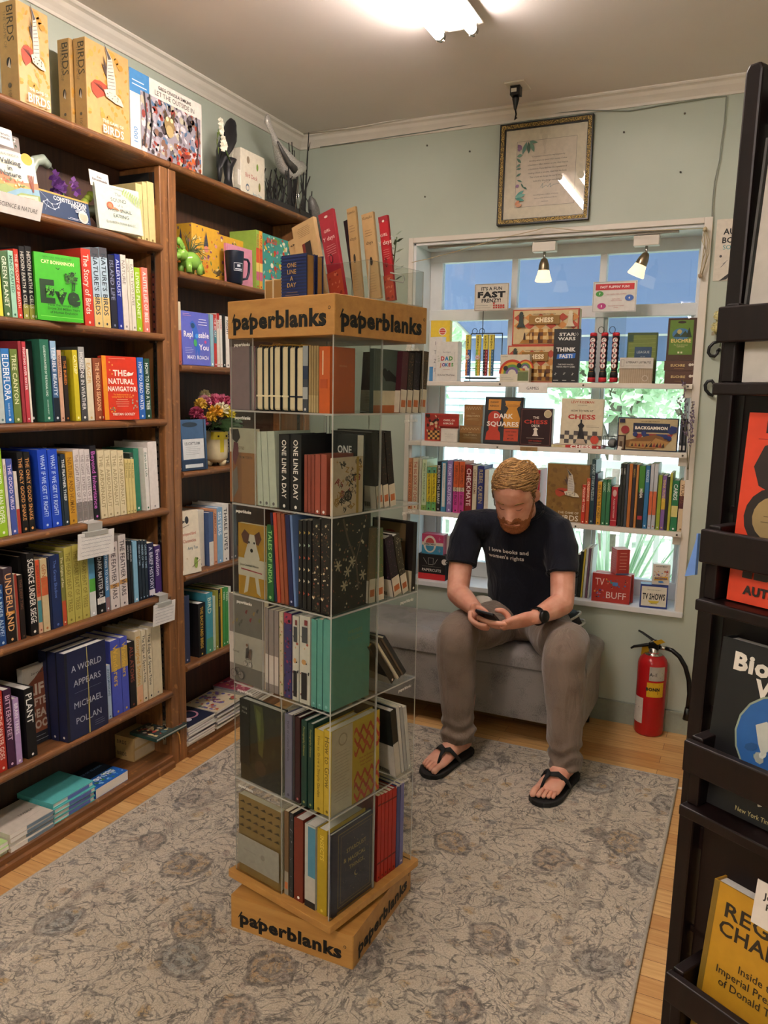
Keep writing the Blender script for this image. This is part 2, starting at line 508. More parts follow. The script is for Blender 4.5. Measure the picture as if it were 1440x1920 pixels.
# ------------------------------------------------------------------ window
win = struct(empty('window_1','white sash window with three columns of panes behind the game shelves','window',(0,0,0)))
mb = MB()
GY = 3.60
for x0,x1 in ((WX0,-1.385),(-1.05,-1.022),(-.658,-.628),(-.262,WX1)): mb.box((x0,GY - .012,WZ0),(x1,GY + .03,WZ1),FRAMEW)
mb.box((WX0,GY - .014,2.008),(WX1,GY + .032,WZ1),FRAMEW); mb.box((WX0,GY - .018,1.742),(WX1,GY + .032,1.793),FRAMEW)
mb.box((WX0,GY - .014,WZ0),(WX1,GY + .032,.60),FRAMEW)
for x0,x1 in ((-1.385,-1.36),(-1.062,-1.05),(-1.022,-1.012),(-.668,-.658),(-.628,-.612),(-.275,-.262)): mb.box((x0,GY,.6),(x1,GY + .024,1.742),FRAMEW)
mb.build('window_frame',win,.003)
for x0,x1 in ((-1.385,-1.05),(-1.022,-.658),(-.628,-.262)):
    for z0,z1 in ((.6,1.742),(1.793,2.008)):
        MB().box((x0,GY + .008,z0),(x1,GY + .012,z1),GLASS).build('pane',win)
mb = MB(); cw = .022
mb.box((WX0 - cw,YB - .012,WZ0 - .022),(WX0,YB,WZ1 + cw),TRIM); mb.box((WX1,YB - .012,WZ0 - .022),(WX1 + .03,YB,WZ1 + cw),TRIM)
mb.box((WX0,YB - .012,WZ1),(WX1,YB,WZ1 + cw),TRIM)
mb.box((WX0 - .001,YB,WZ0 - .02),(WX0 + .012,GY - .014,WZ1),FRAMEW); mb.box((WX1 - .006,YB,WZ0 - .02),(WX1 + .001,GY - .014,WZ1),FRAMEW)
mb.box((WX0,YB,WZ1 - .012),(WX1,GY - .014,WZ1),FRAMEW)
mb.build('casing',win,.002)
MB().box((WX0 - .02,YB - .02,WZ0 - .024),(WX1 + .03,GY + .03,WZ0),FRAMEW).build('window_sill',win,.003)

# hanging shelves across the window
SHZ = [1.457,1.1825,.8593]
for z,nm,ww in zip(SHZ,('white board shelf across the window carrying the top row of boxed games','white board shelf across the window carrying the chess books','white board shelf across the window carrying upright books'),(0,0,0)):
    r = empty('window_shelf',nm,'shelf',(0,0,z),group='boards hung across the window')
    MB().box((WX0 + .006,3.375,-.02),(WX1 + .002,3.56,0),TRIM).build('shelf_board',r,.002)
    for x in (WX1 - .012,):
        MB().box((x - .02,3.40,-.055),(x + .012,3.55,-.02),TRIM).build('bracket',r,.002)
    mb = MB()
    for x in (-1.02,-.66,-.25): mb.lathe([(.004,0),(.004,.003),(.0015,.005)],'#4a4438',8,Matrix.Translation((x,3.375,-.01)) @ Matrix.Rotation(pi / 2,4,'X'))
    mb.build('screw_heads',r)
# little tags clipped on the shelf edges
def shelf_tag(label,x0,x1,z0,z1,y,text,col='#e6e2da',tc='#4a4a4a'):
    mb = MB(); mb.box((x0,y,z0),(x1,y + .0015,z1),col)
    Cv(mb,(x0,y - .0002,z0),(1,0,0),(0,0,1),x1 - x0,z1 - z0).txt(text,.5,.5,(z1 - z0) * .3,tc,'c',0,.8)
    return tag(mb.build('shelf_label'),label,'label')
shelf_tag('small white paper label hanging from the top window shelf edge',*(-.9366,-.8093),SHZ[0] - .046,SHZ[0] - .004,3.372,'GAMES')
shelf_tag('narrow brown wooden letter strip under the chess shelf edge',*(-.9165,-.8401),SHZ[1] - .021,SHZ[1] - .003,3.371,'JOKES','#9a7a4e','#3a2a18')

# rail with two spot lamps under the window head
trk = empty('track_light','pale track with two spot lamps under the window head','track light',(0,3.44,0))
mb = MB(); mb.box((-1.40,-.012,2.048),(-.33,.012,2.066),mat('#8d877c',.35,metal=.6)); mb.build('track_rail',trk,.002)
for (x,z,tilt) in ((-.866,1.905,.0),(-.462,1.915,.42)):
    bx0 = x + (.012 if tilt else -.0)
    MB().box((bx0 - .05,-.02,2.005),(bx0 + .05,.02,2.045),TRIM).build('adapter',trk,.003)
    hd = MB()
    hd.tube([(bx0,0,2.005),(bx0,0,1.972)],.006,STEEL,8)
    T = Matrix.Translation((bx0,0,1.974)) @ Matrix.Rotation(tilt,4,'Y')
    hd.lathe([(.008,.006),(.014,0),(.021,-.02),(.024,-.042),(.0235,-.046)],mat('#8a7c66',.3,metal=.9),20,T)
    h = hd.build('lamp_head',trk)
    MB().lathe([(.0235,-.044),(.027,-.06),(.033,-.078),(.036,-.088),(.034,-.091),(0,-.086)],glow('spot_lamp_glass','#ffdfae',.9),20,T).build('lamp_shade',h)

# twine strung across the window and the hank tied in its right corner
def string(name,label,pts,r,col,cat='string',n=6):
    return tag(MB().tube(pts,r,col,n).build(name),label,cat)
TW = '#b7a784'
string('twine','thin jute twine strung across the top of the window',[
    (-1.4502,3.37,1.9817),
    (-1.3782,3.37,1.9918),
    (-1.2531,3.37,2.0146),
    (-1.1319,3.37,2.0411),
    (-1.0145,3.37,2.0646),
    (-.9003,3.37,2.0809),
    (-.8402,3.37,2.0918),
    (-.7227,3.37,2.0712),
    (-.5733,3.37,2.0592),
    (-.4297,3.37,2.0517),
    (-.3109,3.37,2.0478),
    (-.2377,3.37,2.0468),
],.0016,TW)
hk = empty('twine_hank','loose hank of jute twine hanging in the top right window corner','string',(0,0,0))
mb = MB()
for k,pts in enumerate([
    [(-.2296,3.372,2.0387),(-.2167,3.372,1.9927),(-.2169,3.372,1.9434),(-.2236,3.372,1.904),(-.2325,3.372,1.8686)],
    [(-.234,3.375,2.0435),(-.2284,3.375,1.9939),(-.2306,3.375,1.9446),(-.2334,3.375,1.9049),(-.2369,3.375,1.8732)],
    [(-.2262,3.378,2.0396),(-.2121,3.378,2.0033),(-.2104,3.378,1.9538),(-.2209,3.378,1.9147),(-.2294,3.378,1.8732)],
    [(-.2305,3.381,2.0444),(-.2392,3.381,2.0055),(-.2228,3.381,1.9649),(-.2331,3.381,1.9218),(-.2355,3.381,1.8759)],
]): mb.tube(pts,.0017,TW,6)
mb.build('cord',hk)
MB().ball((-.2299,3.372,2.0427),.009,TW,8,k=6,ns=.4).ball((-.2346,3.372,1.8707),.009,mat('#a8937a'),8,k=6,ns=.4).build('knot',hk)

# ------------------------------------------------------------------ outside
struct(MB().box((-9,3.66,-.5),(9,22,-.42),mat('#8f9a80',.9,.3,3)).build('ground_outside'))
AW = mat('#8b94a8',.8,.04,3)
aw = empty('awning','plain blue canopy projecting above the window outside','awning',(0,0,0))
mb = MB(); mb.add([(-2.3,3.72,2.62),(1.2,3.72,2.62),(1.2,5.1,1.78),(-1.75,5.1,1.78)],[(0,1,2,3)],AW); mb.add([(-1.75,5.1,1.78),(1.2,5.1,1.78),(1.2,5.11,1.62),(-1.75,5.11,1.62)],[(0,1,2,3)],AW)
o = mb.build('canopy',aw)
sf = o.modifiers.new('thick','SOLIDIFY'); sf.thickness = .004
mt = AW.node_tree; tl = mt.nodes.new('ShaderNodeBsdfTranslucent'); tl.inputs[0].default_value = lin('#98a2b8'); ad = mt.nodes.new('ShaderNodeMixShader'); ad.inputs[0].default_value = .6
mt.links.new(mt.nodes['Principled BSDF'].outputs[0],ad.inputs[1]); mt.links.new(tl.outputs[0],ad.inputs[2]); mt.links.new(ad.outputs[0],mt.nodes['Material Output'].inputs[0])
MB().tube([(-1.75,5.1,1.78),(-2.3,3.72,2.62)],.012,WHITE).tube([(-1.75,5.1,1.78),(1.2,5.1,1.78)],.012,WHITE).build('awning_frame',aw)
# clapboard house side, deck rail and trees
hs = empty('neighbour_house','pale clapboard house across the yard behind the window','house',(0,11,0))
mb = MB()
for i in range(26): mb.add([(-11,0,-.45 + i * .1),(-3.0,0,-.45 + i * .1),(-3.0,.02,-.35 + i * .1),(-11,.02,-.35 + i * .1)],[(0,1,2,3)],mat('#c9d6dc',.7))
mb.box((-11,.02,-.45),(-3.0,2,2.15),mat('#c9d6dc',.7)); mb.build('siding',hs)
MB().prism([(-11.3,2.15),(-2.7,2.15),(-4.5,3.6),(-9.5,3.6)],-.2,2.2,mat('#9a7f78',.8),1).build('roof',hs)
mb = MB(); mb.box((-5.4,-.04,.6),(-4.5,.01,1.8),WHITE); mb.box((-5.32,-.05,.68),(-4.58,-.04,1.72),mat('#7c8f9c',.2)); mb.build('house_window',hs)
for nm,lb,y,x0,x1,zt in (('deck_railing','white slatted deck railing just outside the lower panes',5.4,-3.4,-.35,.98),('garden_fence','white picket fence beyond the deck outside the window',7.6,-5.5,1.6,1.0)):
    r = empty(nm,lb,'railing',(0,y,0))
    mb = MB(); mb.box((x0,-.03,zt - .05),(x1,.03,zt),WHITE); mb.box((x0,-.03,.12),(x1,.03,.17),WHITE); mb.build('rails',r)
    mb = MB()
    n = int((x1 - x0) / .11)
    for i in range(n + 1): mb.box((x0 + i * .11,-.015,-.42),(x0 + i * .11 + .035,.015,zt - .02),WHITE)
    mb.build('balusters',r)
def leafmat(a,b_):
    m,t,b,N,L = nt('leaf_green')
    g = N('ObjectInfo'); n = N('TexNoise'); n.inputs['Scale'].default_value = 5; tc = N('TexCoord'); L(tc.outputs['Object'],n.inputs['Vector'])
    r = N('ValToRGB'); r.color_ramp.elements[0].position = .35; r.color_ramp.elements[1].position = .65; r.color_ramp.elements[0].color = lin(a); r.color_ramp.elements[1].color = lin(b_)
    L(n.outputs[0],r.inputs[0]); L(r.outputs[0],b.inputs['Base Color']); b.inputs['Roughness'].default_value = .6
    tl = N('BsdfTranslucent'); L(r.outputs[0],tl.inputs[0]); mx = N('MixShader'); mx.inputs[0].default_value = .5
    L(b.outputs[0],mx.inputs[1]); L(tl.outputs[0],mx.inputs[2]); L(mx.outputs[0],t.nodes['Material Output'].inputs[0])
    return m
LEAF = leafmat('#a3bf9a','#dbe8cc')
BARK = mat('#6e6258',.9,.2,30)
def tree(label,x,y,zc,rx,rz,n,seed,ls=.085):
    rnd = random.Random(seed)
    r = empty('tree',label,'tree',(x,y,-.42),group='trees in the yard beyond the window')
    MB().tube([(0,0,0),(.05,0,zc * .5),(-.05,.05,zc + .5)],[.13,.1,.04],BARK).tube([(.03,0,zc * .55),(rx * .5,.1,zc + .6)],[.06,.02],BARK).tube([(.02,0,zc * .5),(-rx * .5,-.1,zc + .5)],[.06,.02],BARK).build('trunk',r)
    mb = MB()
    for i in range(n):
        u = Vector((rnd.gauss(0,1),rnd.gauss(0,1),rnd.gauss(0,1))).normalized() * rnd.uniform(.45,1.0)
        c = Vector((u.x * rx,u.y * rx * .7,zc + .42 + u.z * rz)); a = Vector((rnd.uniform(-1,1),rnd.uniform(-1,1),rnd.uniform(-1,1))).normalized(); b = a.orthogonal().normalized()
        s = ls * rnd.uniform(.6,1.2)
        mb.add([c - a * s,c - b * s * .5,c + a * s,c + b * s * .5],[(0,1,2,3)],LEAF)
    mb.build('crown',r)
tree('leafy tree behind the left panes in front of the house',-4.3,8.6,2.3,1.6,1.25,3600,1)
tree('broad bright green tree behind the middle panes',-.9,14.6,2.2,2.0,1.3,4200,2)
tree('leafy tree behind the right panes nearest the fence',-1.5,9.6,2.1,1.15,1.0,3000,3)
tree('low bushy tree at the right edge of the window view',.9,10.6,1.7,1.5,1.2,3000,4)
def grass_plant(label,x,y,n,seed):
    rnd = random.Random(seed); mb = MB()
    r = empty('garden_plant',label,'plant',(x,y,-.42))
    for i in range(n):
        a = rnd.uniform(0,2 * pi); l = rnd.uniform(.7,1.25); s = rnd.uniform(.15,.5)
        mb.tube([(.05 * cos(a),.05 * sin(a),0),(s * .4 * cos(a),s * .4 * sin(a),l * .6),(s * cos(a),s * sin(a),l)],[.012,.01,.002],LEAF,4)
    mb.build('blades',r)
grass_plant('arching grassy plant outside behind the trivia boxes',-.72,4.75,34,5)
grass_plant('arching grassy plant outside near the left sill',-1.75,4.6,26,6)

# ------------------------------------------------------------------ fluorescent fixture, and an added fill light of the same build
def tube_fixture(label,x,y0,y1,strength,g,drop=.0):
    r = empty('fluorescent_fixture',label,'ceiling light',(x,0,-drop),group=g)
    mb = MB(); mb.prism([(-.085,2.562),(-.085,2.558),(-.03,2.55),(.03,2.55),(.085,2.558),(.085,2.562),(.045,ZC),(-.045,ZC)],y0 - .03,y1 + .03,TRIM,1)  # housing flared beyond its real width, to shade the ceiling round the tubes
    mb.build('housing',r,.004)
    if drop:  # rods belong to the added fill light only
        for y in (y0 + .2,y1 - .2): MB().tube([(0,y,2.58),(0,y,ZC + drop)],.004,STEEL,6).build('suspension_rod',r)
    gm = glow('fluorescent_tube','#fff0e9',strength)
    for sx in (-.055,.055):
        MB().tube([(sx,y0,2.535),(sx,y1,2.535)],.016,gm,12).build('tube',r)
        mb = MB()
        for y in (y0,y1):
            d = .02 if y == y1 else -.02
            mb.tube([(sx,y,2.535),(sx,y + d,2.535)],.0165,STEEL,12)
            mb.box((sx - .012,min(y + d * .5,y + d),2.52),(sx + .012,max(y + d * .5,y + d),2.585),TRIM)
        mb.build('tube_cap',r)
tube_fixture('twin tube fluorescent light on the ceiling above the wooden spinner',-.957,1.33,2.53,LAMP,'fluorescent fixtures')
tube_fixture('added unseen twin tube fill light suspended at the near end of the room',-.6,-1.25,-.05,FILL_LAMP,'fluorescent fixtures',.34)  # unseen fill light, added and hung low to brighten room and ceiling

# ceiling outlet with adapters
r = empty('ceiling_outlet','white ceiling outlet holding black plug adapters and a dangling cord','outlet',(-.937,3.1604,2.585))
MB().box((-.035,-.05,-.006),(.045,.05,0),TRIM).build('outlet_plate',r,.002)
mb = MB(); mb.box((-.018,-.02,-.04),(.02,.015,-.006),BLACKM); mb.box((-.014,-.0215,-.03),(.008,-.02,-.016),WHITE); mb.build('adapter',r,.003)
mb = MB(); mb.lathe([(.012,-.04),(.014,-.05),(.011,-.062),(.006,-.085),(.004,-.09)],BLACKM,12); mb.build('plug',r)
MB().tube([(0,0,-.088),(.004,0,-.105),(.0,0,-.125),(.008,0,-.118)],.0035,BLACKM,8).build('cord',r)

# cable along the crown and down to the window corner
string('wall_cable','thin grey cable tacked below the crown and dropping to the window corner',[
    (-1.9405,3.395,2.5301),
    (-1.4037,3.395,2.5367),
    (-1.0194,3.395,2.5495),
    (-.7211,3.395,2.5396),
    (-.5432,3.395,2.5154),
    (-.3849,3.395,2.5227),
    (-.2329,3.395,2.5259),
    (-.1921,3.395,2.5243),
    (-.1923,3.395,2.4302),
    (-.1977,3.395,2.3548),
    (-.199,3.395,2.2975),
    (-.2102,3.395,2.2215),
    (-.212,3.395,2.1439),
    (-.2092,3.395,2.081),
],.0022,mat('#7f857a',.5),'cable')
string('ceiling_cable','white cable lying along the top of the crown moulding',[
    (-1.9975,3.345,2.5834),
    (-1.747,3.345,2.5776),
    (-1.4852,3.345,2.5866),
    (-1.2631,3.345,2.5938),
    (-1.0755,3.345,2.5995),
    (-.9803,3.345,2.5975),
],.003,TRIM,'cable')

# framed quotation
fx0,fx1,fz0,fz1 = (-1.0649,-.6792,2.1152,2.5205)
pic = empty('framed_quotation','framed printed quotation in a speckled gold frame above the window','picture',((fx0 + fx1) / 2,YB,fz0),(radians(-.5),0,0))
fw,fh = fx1 - fx0,fz1 - fz0
def goldm():
    m,t,b,N,L = nt('speckled_gold_leaf')
    tc = N('TexCoord'); n = N('TexVoronoi'); n.inputs['Scale'].default_value = 260; L(tc.outputs['Object'],n.inputs['Vector'])
    r = N('ValToRGB'); r.color_ramp.elements[0].position = .25; r.color_ramp.elements[1].position = .55; r.color_ramp.elements[0].color = lin('#c9a95c'); r.color_ramp.elements[1].color = lin('#4a3c1c')
    L(n.outputs['Distance'],r.inputs[0]); L(r.outputs[0],b.inputs['Base Color']); b.inputs['Metallic'].default_value = .5; b.inputs['Roughness'].default_value = .35
    bp = N('Bump'); bp.inputs['Strength'].default_value = .6; bp.inputs['Distance'].default_value = .002; L(n.outputs['Distance'],bp.inputs['Height']); L(bp.outputs[0],b.inputs['Normal'])
    return m
GOLD = goldm()
def ring(mb,x0,z0,x1,z1,w,y0,y1,m):
    mb.box((x0,y0,z0),(x0 + w,y1,z1),m); mb.box((x1 - w,y0,z0),(x1,y1,z1),m); mb.box((x0 + w,y0,z0),(x1 - w,y1,z0 + w),m); mb.box((x0 + w,y0,z1 - w),(x1 - w,y1,z1),m)
mb = MB(); ring(mb,-fw / 2,0,fw / 2,fh,.005,-.024,0,BLACKM); ring(mb,-fw / 2 + .005,.005,fw / 2 - .005,fh - .005,.014,-.022,-.002,GOLD); ring(mb,-fw / 2 + .019,.019,fw / 2 - .019,fh - .019,.004,-.016,-.002,BLACKM)
mb.build('frame',pic)
mb = MB(); mb.box((-fw / 2 + .019,-.006,.019),(fw / 2 - .019,-.003,fh - .019),'#d8cfb8')
c = Cv(mb,(-fw / 2 + .02,-.0062,.02),(1,0,0),(0,0,1),fw - .04,fh - .04)
c.rect(.15,.14,.87,.86,'#d9cdbb'); c.frame(.15,.14,.87,.86,.0009,'#4d4a44')
Q = ['"Consumers control the marketplace by','deciding where to spend their money. If what','a bookstore offers matters to you, then shop at','a bookstore. If you feel that the experience of','reading a book is valuable, then read the book.','This is how we change the world: we grab','hold of it. We change ourselves."']
for i,l in enumerate(Q): c.txt(l,.535,.685 - i * .045,.0062,'#45403a','c',0,.6)
c.txt('bestselling author of State of Wonder',.53,.262,.005,'#6a645c','c',0,.44); c.txt('and co-owner of Parnassus Books',.53,.225,.005,'#6a645c','c',0,.42); c.txt('PARNASSUS',.52,.185,.004,'#6a645c','c',0,.15)
c.line([(.46,.34),(.49,.385),(.48,.33),(.53,.36),(.55,.34),(.58,.375),(.58,.335),(.62,.36),(.69,.362)],.0011,'#3b7a80'); c.line([(.50,.385),(.53,.40),(.55,.385),(.57,.405)],.0009,'#8a6a4a')
def leaf(c,x,y,l,w,a,col):
    p = []
    for i in range(13):
        t = i / 12; d = sin(pi * t) * w
        p.append((t * l,d))
    p += [(t * l,-sin(pi * t) * w) for t in [1 - i / 12 for i in range(1,12)]]
    k = c.h / c.w
    c.face([(x + (u * cos(a) - v * sin(a)),y + (u * sin(a) + v * cos(a)) / k) for u,v in p],col)
for (x,y,l,w,a,cl) in ((.16,.83,.08,.025,-.9,'#7d5a8a'),(.18,.8,.05,.02,-1.6,'#8f6f9a'),(.27,.85,.15,.022,-1.9,'#5f8c7a'),(.29,.85,.14,.022,-1.5,'#47705f'),(.31,.85,.14,.022,-1.15,'#6f9c86'),(.3,.85,.11,.015,-.2,'#5f8c7a'),(.155,.70,.07,.018,.2,'#74a08a'),(.155,.68,.08,.014,-.8,'#5f8c7a'),(.155,.58,.06,.012,.7,'#5b8476'),(.155,.56,.06,.012,.1,'#5b8476'),(.155,.48,.07,.012,.5,'#47705f'),(.17,.44,.07,.01,-.4,'#5b8476'),(.155,.36,.05,.02,.6,'#8f6f9a'),(.22,.40,.07,.01,-1.0,'#47705f'),(.25,.36,.06,.01,-.6,'#47705f'),(.155,.25,.13,.02,.6,'#5a9a90'),(.155,.25,.13,.02,.2,'#78b0a2'),(.155,.24,.12,.02,-.3,'#4a8a80'),(.155,.16,.08,.02,.8,'#c98a6a'),(.165,.15,.08,.02,.2,'#d09a7a')): leaf(c,x,y,l,w,a,cl)
mb.build('print',pic)
MB().box((-fw / 2 + .012,-.0125,.012),(fw / 2 - .012,-.011,fh - .012),PGLASS).build('picture_glass',pic)

# poster on the wall right of the window, iron scrolls, paper flowers
px0,px1,pz0,pz1 = (-.1908,-.0308,1.8523,2.0814)
mb = MB(); mb.box((px0,YB - .003,pz0),(px1,YB - .0005,pz1),'#d2cabb')
c = Cv(mb,(px0,YB - .0032,pz0),(1,0,0),(0,0,1),px1 - px0,pz1 - pz0)
c.txt('AU',.17,.80,.021,'#17181a','l',.03); c.txt('BO',.14,.66,.021,'#17181a','l',.03); c.txt('SO',.17,.545,.017,'#3f8f97','l',.0)
c.face([(.14,0),(.3,.02),(.55,.3),(.6,.26)],'#2a2a2c'); c.ell(.14,.40,.03,'#4a4a4a'); c.line([(.16,.22),(.26,.3)],.002,'#6a6a6a'); c.line([(.2,.27),(.3,.33)],.0015,'#6a6a6a')
tag(mb.build('poster'),'cream poster with bold black lettering on the wall right of the window','poster')
def scroll(label,pts):
    r = empty('wall_scroll',label,'wall hook',(0,0,0),group='black iron scrolls right of the window')
    MB().tube(pts,.0062,BLACKM,8).build('scroll',r)
    MB().lathe([(.008,0),(.008,.004),(.003,.03)],BLACKM,10,Matrix.Translation(Vector(pts[-1]) + Vector((.004,.013,0))) @ Matrix.Rotation(pi / 2,4,'X')).build('mount',r)
scroll('black iron scroll on the wall just below the cream paper flowers',[
    (-.1496,3.385,1.6219),
    (-.1684,3.385,1.616),
    (-.1826,3.385,1.5998),
    (-.185,3.385,1.5793),
    (-.1764,3.385,1.567),
    (-.1607,3.385,1.5649),
    (-.1519,3.385,1.5751),
    (-.151,3.385,1.5893),
])
scroll('black iron scroll on the wall, the lower of the two',[
    (-.1533,3.385,1.4125),
    (-.1693,3.385,1.4185),
    (-.1841,3.385,1.4349),
    (-.1874,3.385,1.4535),
    (-.1788,3.385,1.4681),
    (-.1634,3.385,1.4703),
    (-.1547,3.385,1.458),
    (-.1557,3.385,1.4456),
])
fl = empty('flower_spray','two cream yellow pompom flowers hung on the wall beside the dark rack','flowers',(0,0,0))
for (x,y,rr) in (( 1350,592,.022),(1347,613,.024)):
    pass
for p,rr in zip([
    (-.1527,3.375,1.718),
    (-.157,3.375,1.6739),
],(.022,.024)):
    mb = MB(); rnd = random.Random(3)
    for i in range(90):
        u = Vector((rnd.gauss(0,1),rnd.gauss(0,1),rnd.gauss(0,1))).normalized(); c0 = Vector(p) + u * rr * .8; t = u.orthogonal().normalized()
        mb.add([c0 - t * .005,c0 + u * .004 - t.cross(u) * .004,c0 + t * .005,c0 + u * .008],[(0,1,3),(1,2,3)],'#d9d29a')
    mb.ball(p,rr * .85,'#cfc78c',10,k=8); mb.build('flower_head',fl)
MB().tube([
    (-.1504,3.385,1.733),
    (-.1412,3.385,1.6623),
    (-.1443,3.385,1.6015),
],.002,'#5a6a3a',6).build('stem',fl)
MB().box(*((-.178,3.38,1.6442),(-.1673,3.376,1.658)),'#8f856a').build('price_tag',fl)

# ------------------------------------------------------------------ rug
def rugm():
    m,t,b,N,L = nt('distressed_floral_pile')
    tc = N('TexCoord')
    def noisen(sc,det=4,dist=.0,src=None,ro=.6):
        n = N('TexNoise'); n.inputs['Scale'].default_value = sc; n.inputs['Detail'].default_value = det; n.inputs['Distortion'].default_value = dist; n.inputs['Roughness'].default_value = ro
        L(src or tc.outputs['Object'],n.inputs['Vector']); return n
    def ramp(src,stops):
        r = N('ValToRGB'); e = r.color_ramp.elements
        while len(e) < len(stops): e.new(.5)
        for k,(p,cl) in zip(e,stops):
            k.position = p; k.color = lin(cl) if isinstance(cl,str) else (cl,cl,cl,1)
        L(src,r.inputs[0]); return r
    def mix(f,a,c,bt='MIX'):
        x = N('MixRGB'); x.blend_type = bt
        L(f,x.inputs[0]) if not isinstance(f,float) else setattr(x.inputs[0],'default_value',f)
        for i,s in ((1,a),(2,c)):
            if isinstance(s,str): x.inputs[i].default_value = lin(s)
            else: L(s,x.inputs[i])
        return x.outputs[0]
    def math(op,a,c=None):
        x = N('Math'); x.operation = op
        for i,s in ((0,a),(1,c)):
            if s is None: continue
            if isinstance(s,float): x.inputs[i].default_value = s
            else: L(s,x.inputs[i])
        return x.outputs[0]
    warp = noisen(5,2); vw = N('VectorMath'); vw.operation = 'SCALE'; vw.inputs[3].default_value = .10; L(warp.outputs['Color'],vw.inputs[0])
    va = N('VectorMath'); va.operation = 'ADD'; L(tc.outputs['Object'],va.inputs[0]); L(vw.outputs[0],va.inputs[1])
    base = ramp(noisen(9,3).outputs[0],[(.35,'#c3b6a4'),(.65,'#d8cbb8')]).outputs[0]
    # big flower heads: rings round scattered centres
    v = N('TexVoronoi'); v.inputs['Scale'].default_value = 4.3; v.inputs['Randomness'].default_value = .75; L(va.outputs[0],v.inputs['Vector'])
    petal = math('ADD',v.outputs['Distance'],math('MULTIPLY',noisen(26,2).outputs[0],.16))
    flower = ramp(petal,[(.0,0),(.17,0),(.20,1),(.235,1),(.25,0),(.30,0),(.33,1),(.36,1),(.39,0)])
    flower.color_ramp.interpolation = 'EASE'
    core = ramp(petal,[(.10,1),(.30,.9),(.38,0)])
    tint = N('ValToRGB'); L(v.outputs['Color'],tint.inputs[0]); e = tint.color_ramp.elements; e[0].position = .2; e[0].color = lin('#b08d5e'); e[1].position = .75; e[1].color = lin('#8f9696'); q = e.new(.5); q.color = lin('#b39a86')
    col = mix(math('MULTIPLY',core.outputs[0],.85),base,tint.outputs[0])
    col = mix(math('MULTIPLY',flower.outputs[0],.9),col,'#5c5654')
    # small leaves
    v2 = N('TexVoronoi'); v2.inputs['Scale'].default_value = 15; L(va.outputs[0],v2.inputs['Vector'])
    pt = math('ADD',v2.outputs['Distance'],math('MULTIPLY',noisen(60,2).outputs[0],.3))
    lf = ramp(pt,[(.36,1),(.44,0)])
    t2 = N('ValToRGB'); L(v2.outputs['Color'],t2.inputs[0]); e = t2.color_ramp.elements; e[0].position = .3; e[0].color = lin('#7f8080'); e[1].position = .7; e[1].color = lin('#b59563'); q = e.new(.52); q.color = lin('#a88f80')
    col = mix(math('MULTIPLY',lf.outputs[0],.8),col,t2.outputs[0])
    # winding outlines
    w = noisen(7.5,2,2.6,va.outputs[0]); wl = ramp(math('ABSOLUTE',math('SUBTRACT',w.outputs[0],.5)),[(.0,1),(.014,1),(.03,0)])
    col = mix(math('MULTIPLY',wl.outputs[0],.85),col,'#5f5b5a')
    w3 = noisen(17,2,2.0,va.outputs[0]); wl3 = ramp(math('ABSOLUTE',math('SUBTRACT',w3.outputs[0],.5)),[(.0,1),(.012,1),(.03,0)])
    col = mix(math('MULTIPLY',wl3.outputs[0],.8),col,'#6d6864')
    # border lines near the edges
    sx = N('SeparateXYZ'); L(tc.outputs['Object'],sx.inputs[0])
    d1 = math('SUBTRACT',math('ABSOLUTE',sx.outputs[0]),.62); bl = ramp(math('ABSOLUTE',d1),[(.0,1),(.008,1),(.016,0)])
    col = mix(math('MULTIPLY',bl.outputs[0],.55),col,'#857b72')
    # worn patches and pile speckle
    wear = ramp(noisen(38,5,1.2,None,.75).outputs[0],[(.42,0),(.6,1)])
    col = mix(math('MULTIPLY',wear.outputs[0],.55),col,'#d2c8b9')
    sp = noisen(210,3,0,None,.8)
    col = mix(.55,col,ramp(sp.outputs[0],[(.35,'#86807a'),(.62,'#f4f0ea')]).outputs[0],'MULTIPLY')
    L(col,b.inputs['Base Color']); b.inputs['Roughness'].default_value = .95; b.inputs['Sheen Weight'].default_value = .15; b.inputs['Specular IOR Level'].default_value = .1
    bp = N('Bump'); bp.inputs['Strength'].default_value = .7; bp.inputs['Distance'].default_value = .004; L(sp.outputs[0],bp.inputs['Height']); L(bp.outputs[0],b.inputs['Normal'])
    return m
rx0,rx1,ry0,ry1 = -1.775,-.152,.55,2.945
rug = empty('area_rug','large distressed floral area rug in cream, grey and ochre on the oak floor','rug',((rx0 + rx1) / 2,(ry0 + ry1) / 2,0))
hw,hl = (rx1 - rx0) / 2,(ry1 - ry0) / 2
MB().box((-hw,-hl,0),(hw,hl,.009),rugm()).build('rug_pile',rug,.003)
mb = MB(); mb.tube([(-hw,-hl,.006),(hw,-hl,.006),(hw,hl,.006),(-hw,hl,.006),(-hw,-hl,.006)],.006,mat('#a89f93',.9,.15,200),8); mb.build('binding',rug)
MB().box((hw - .004,hl - .06,.001),(hw + .02,hl - .045,.002),WHITE).build('care_label',rug)

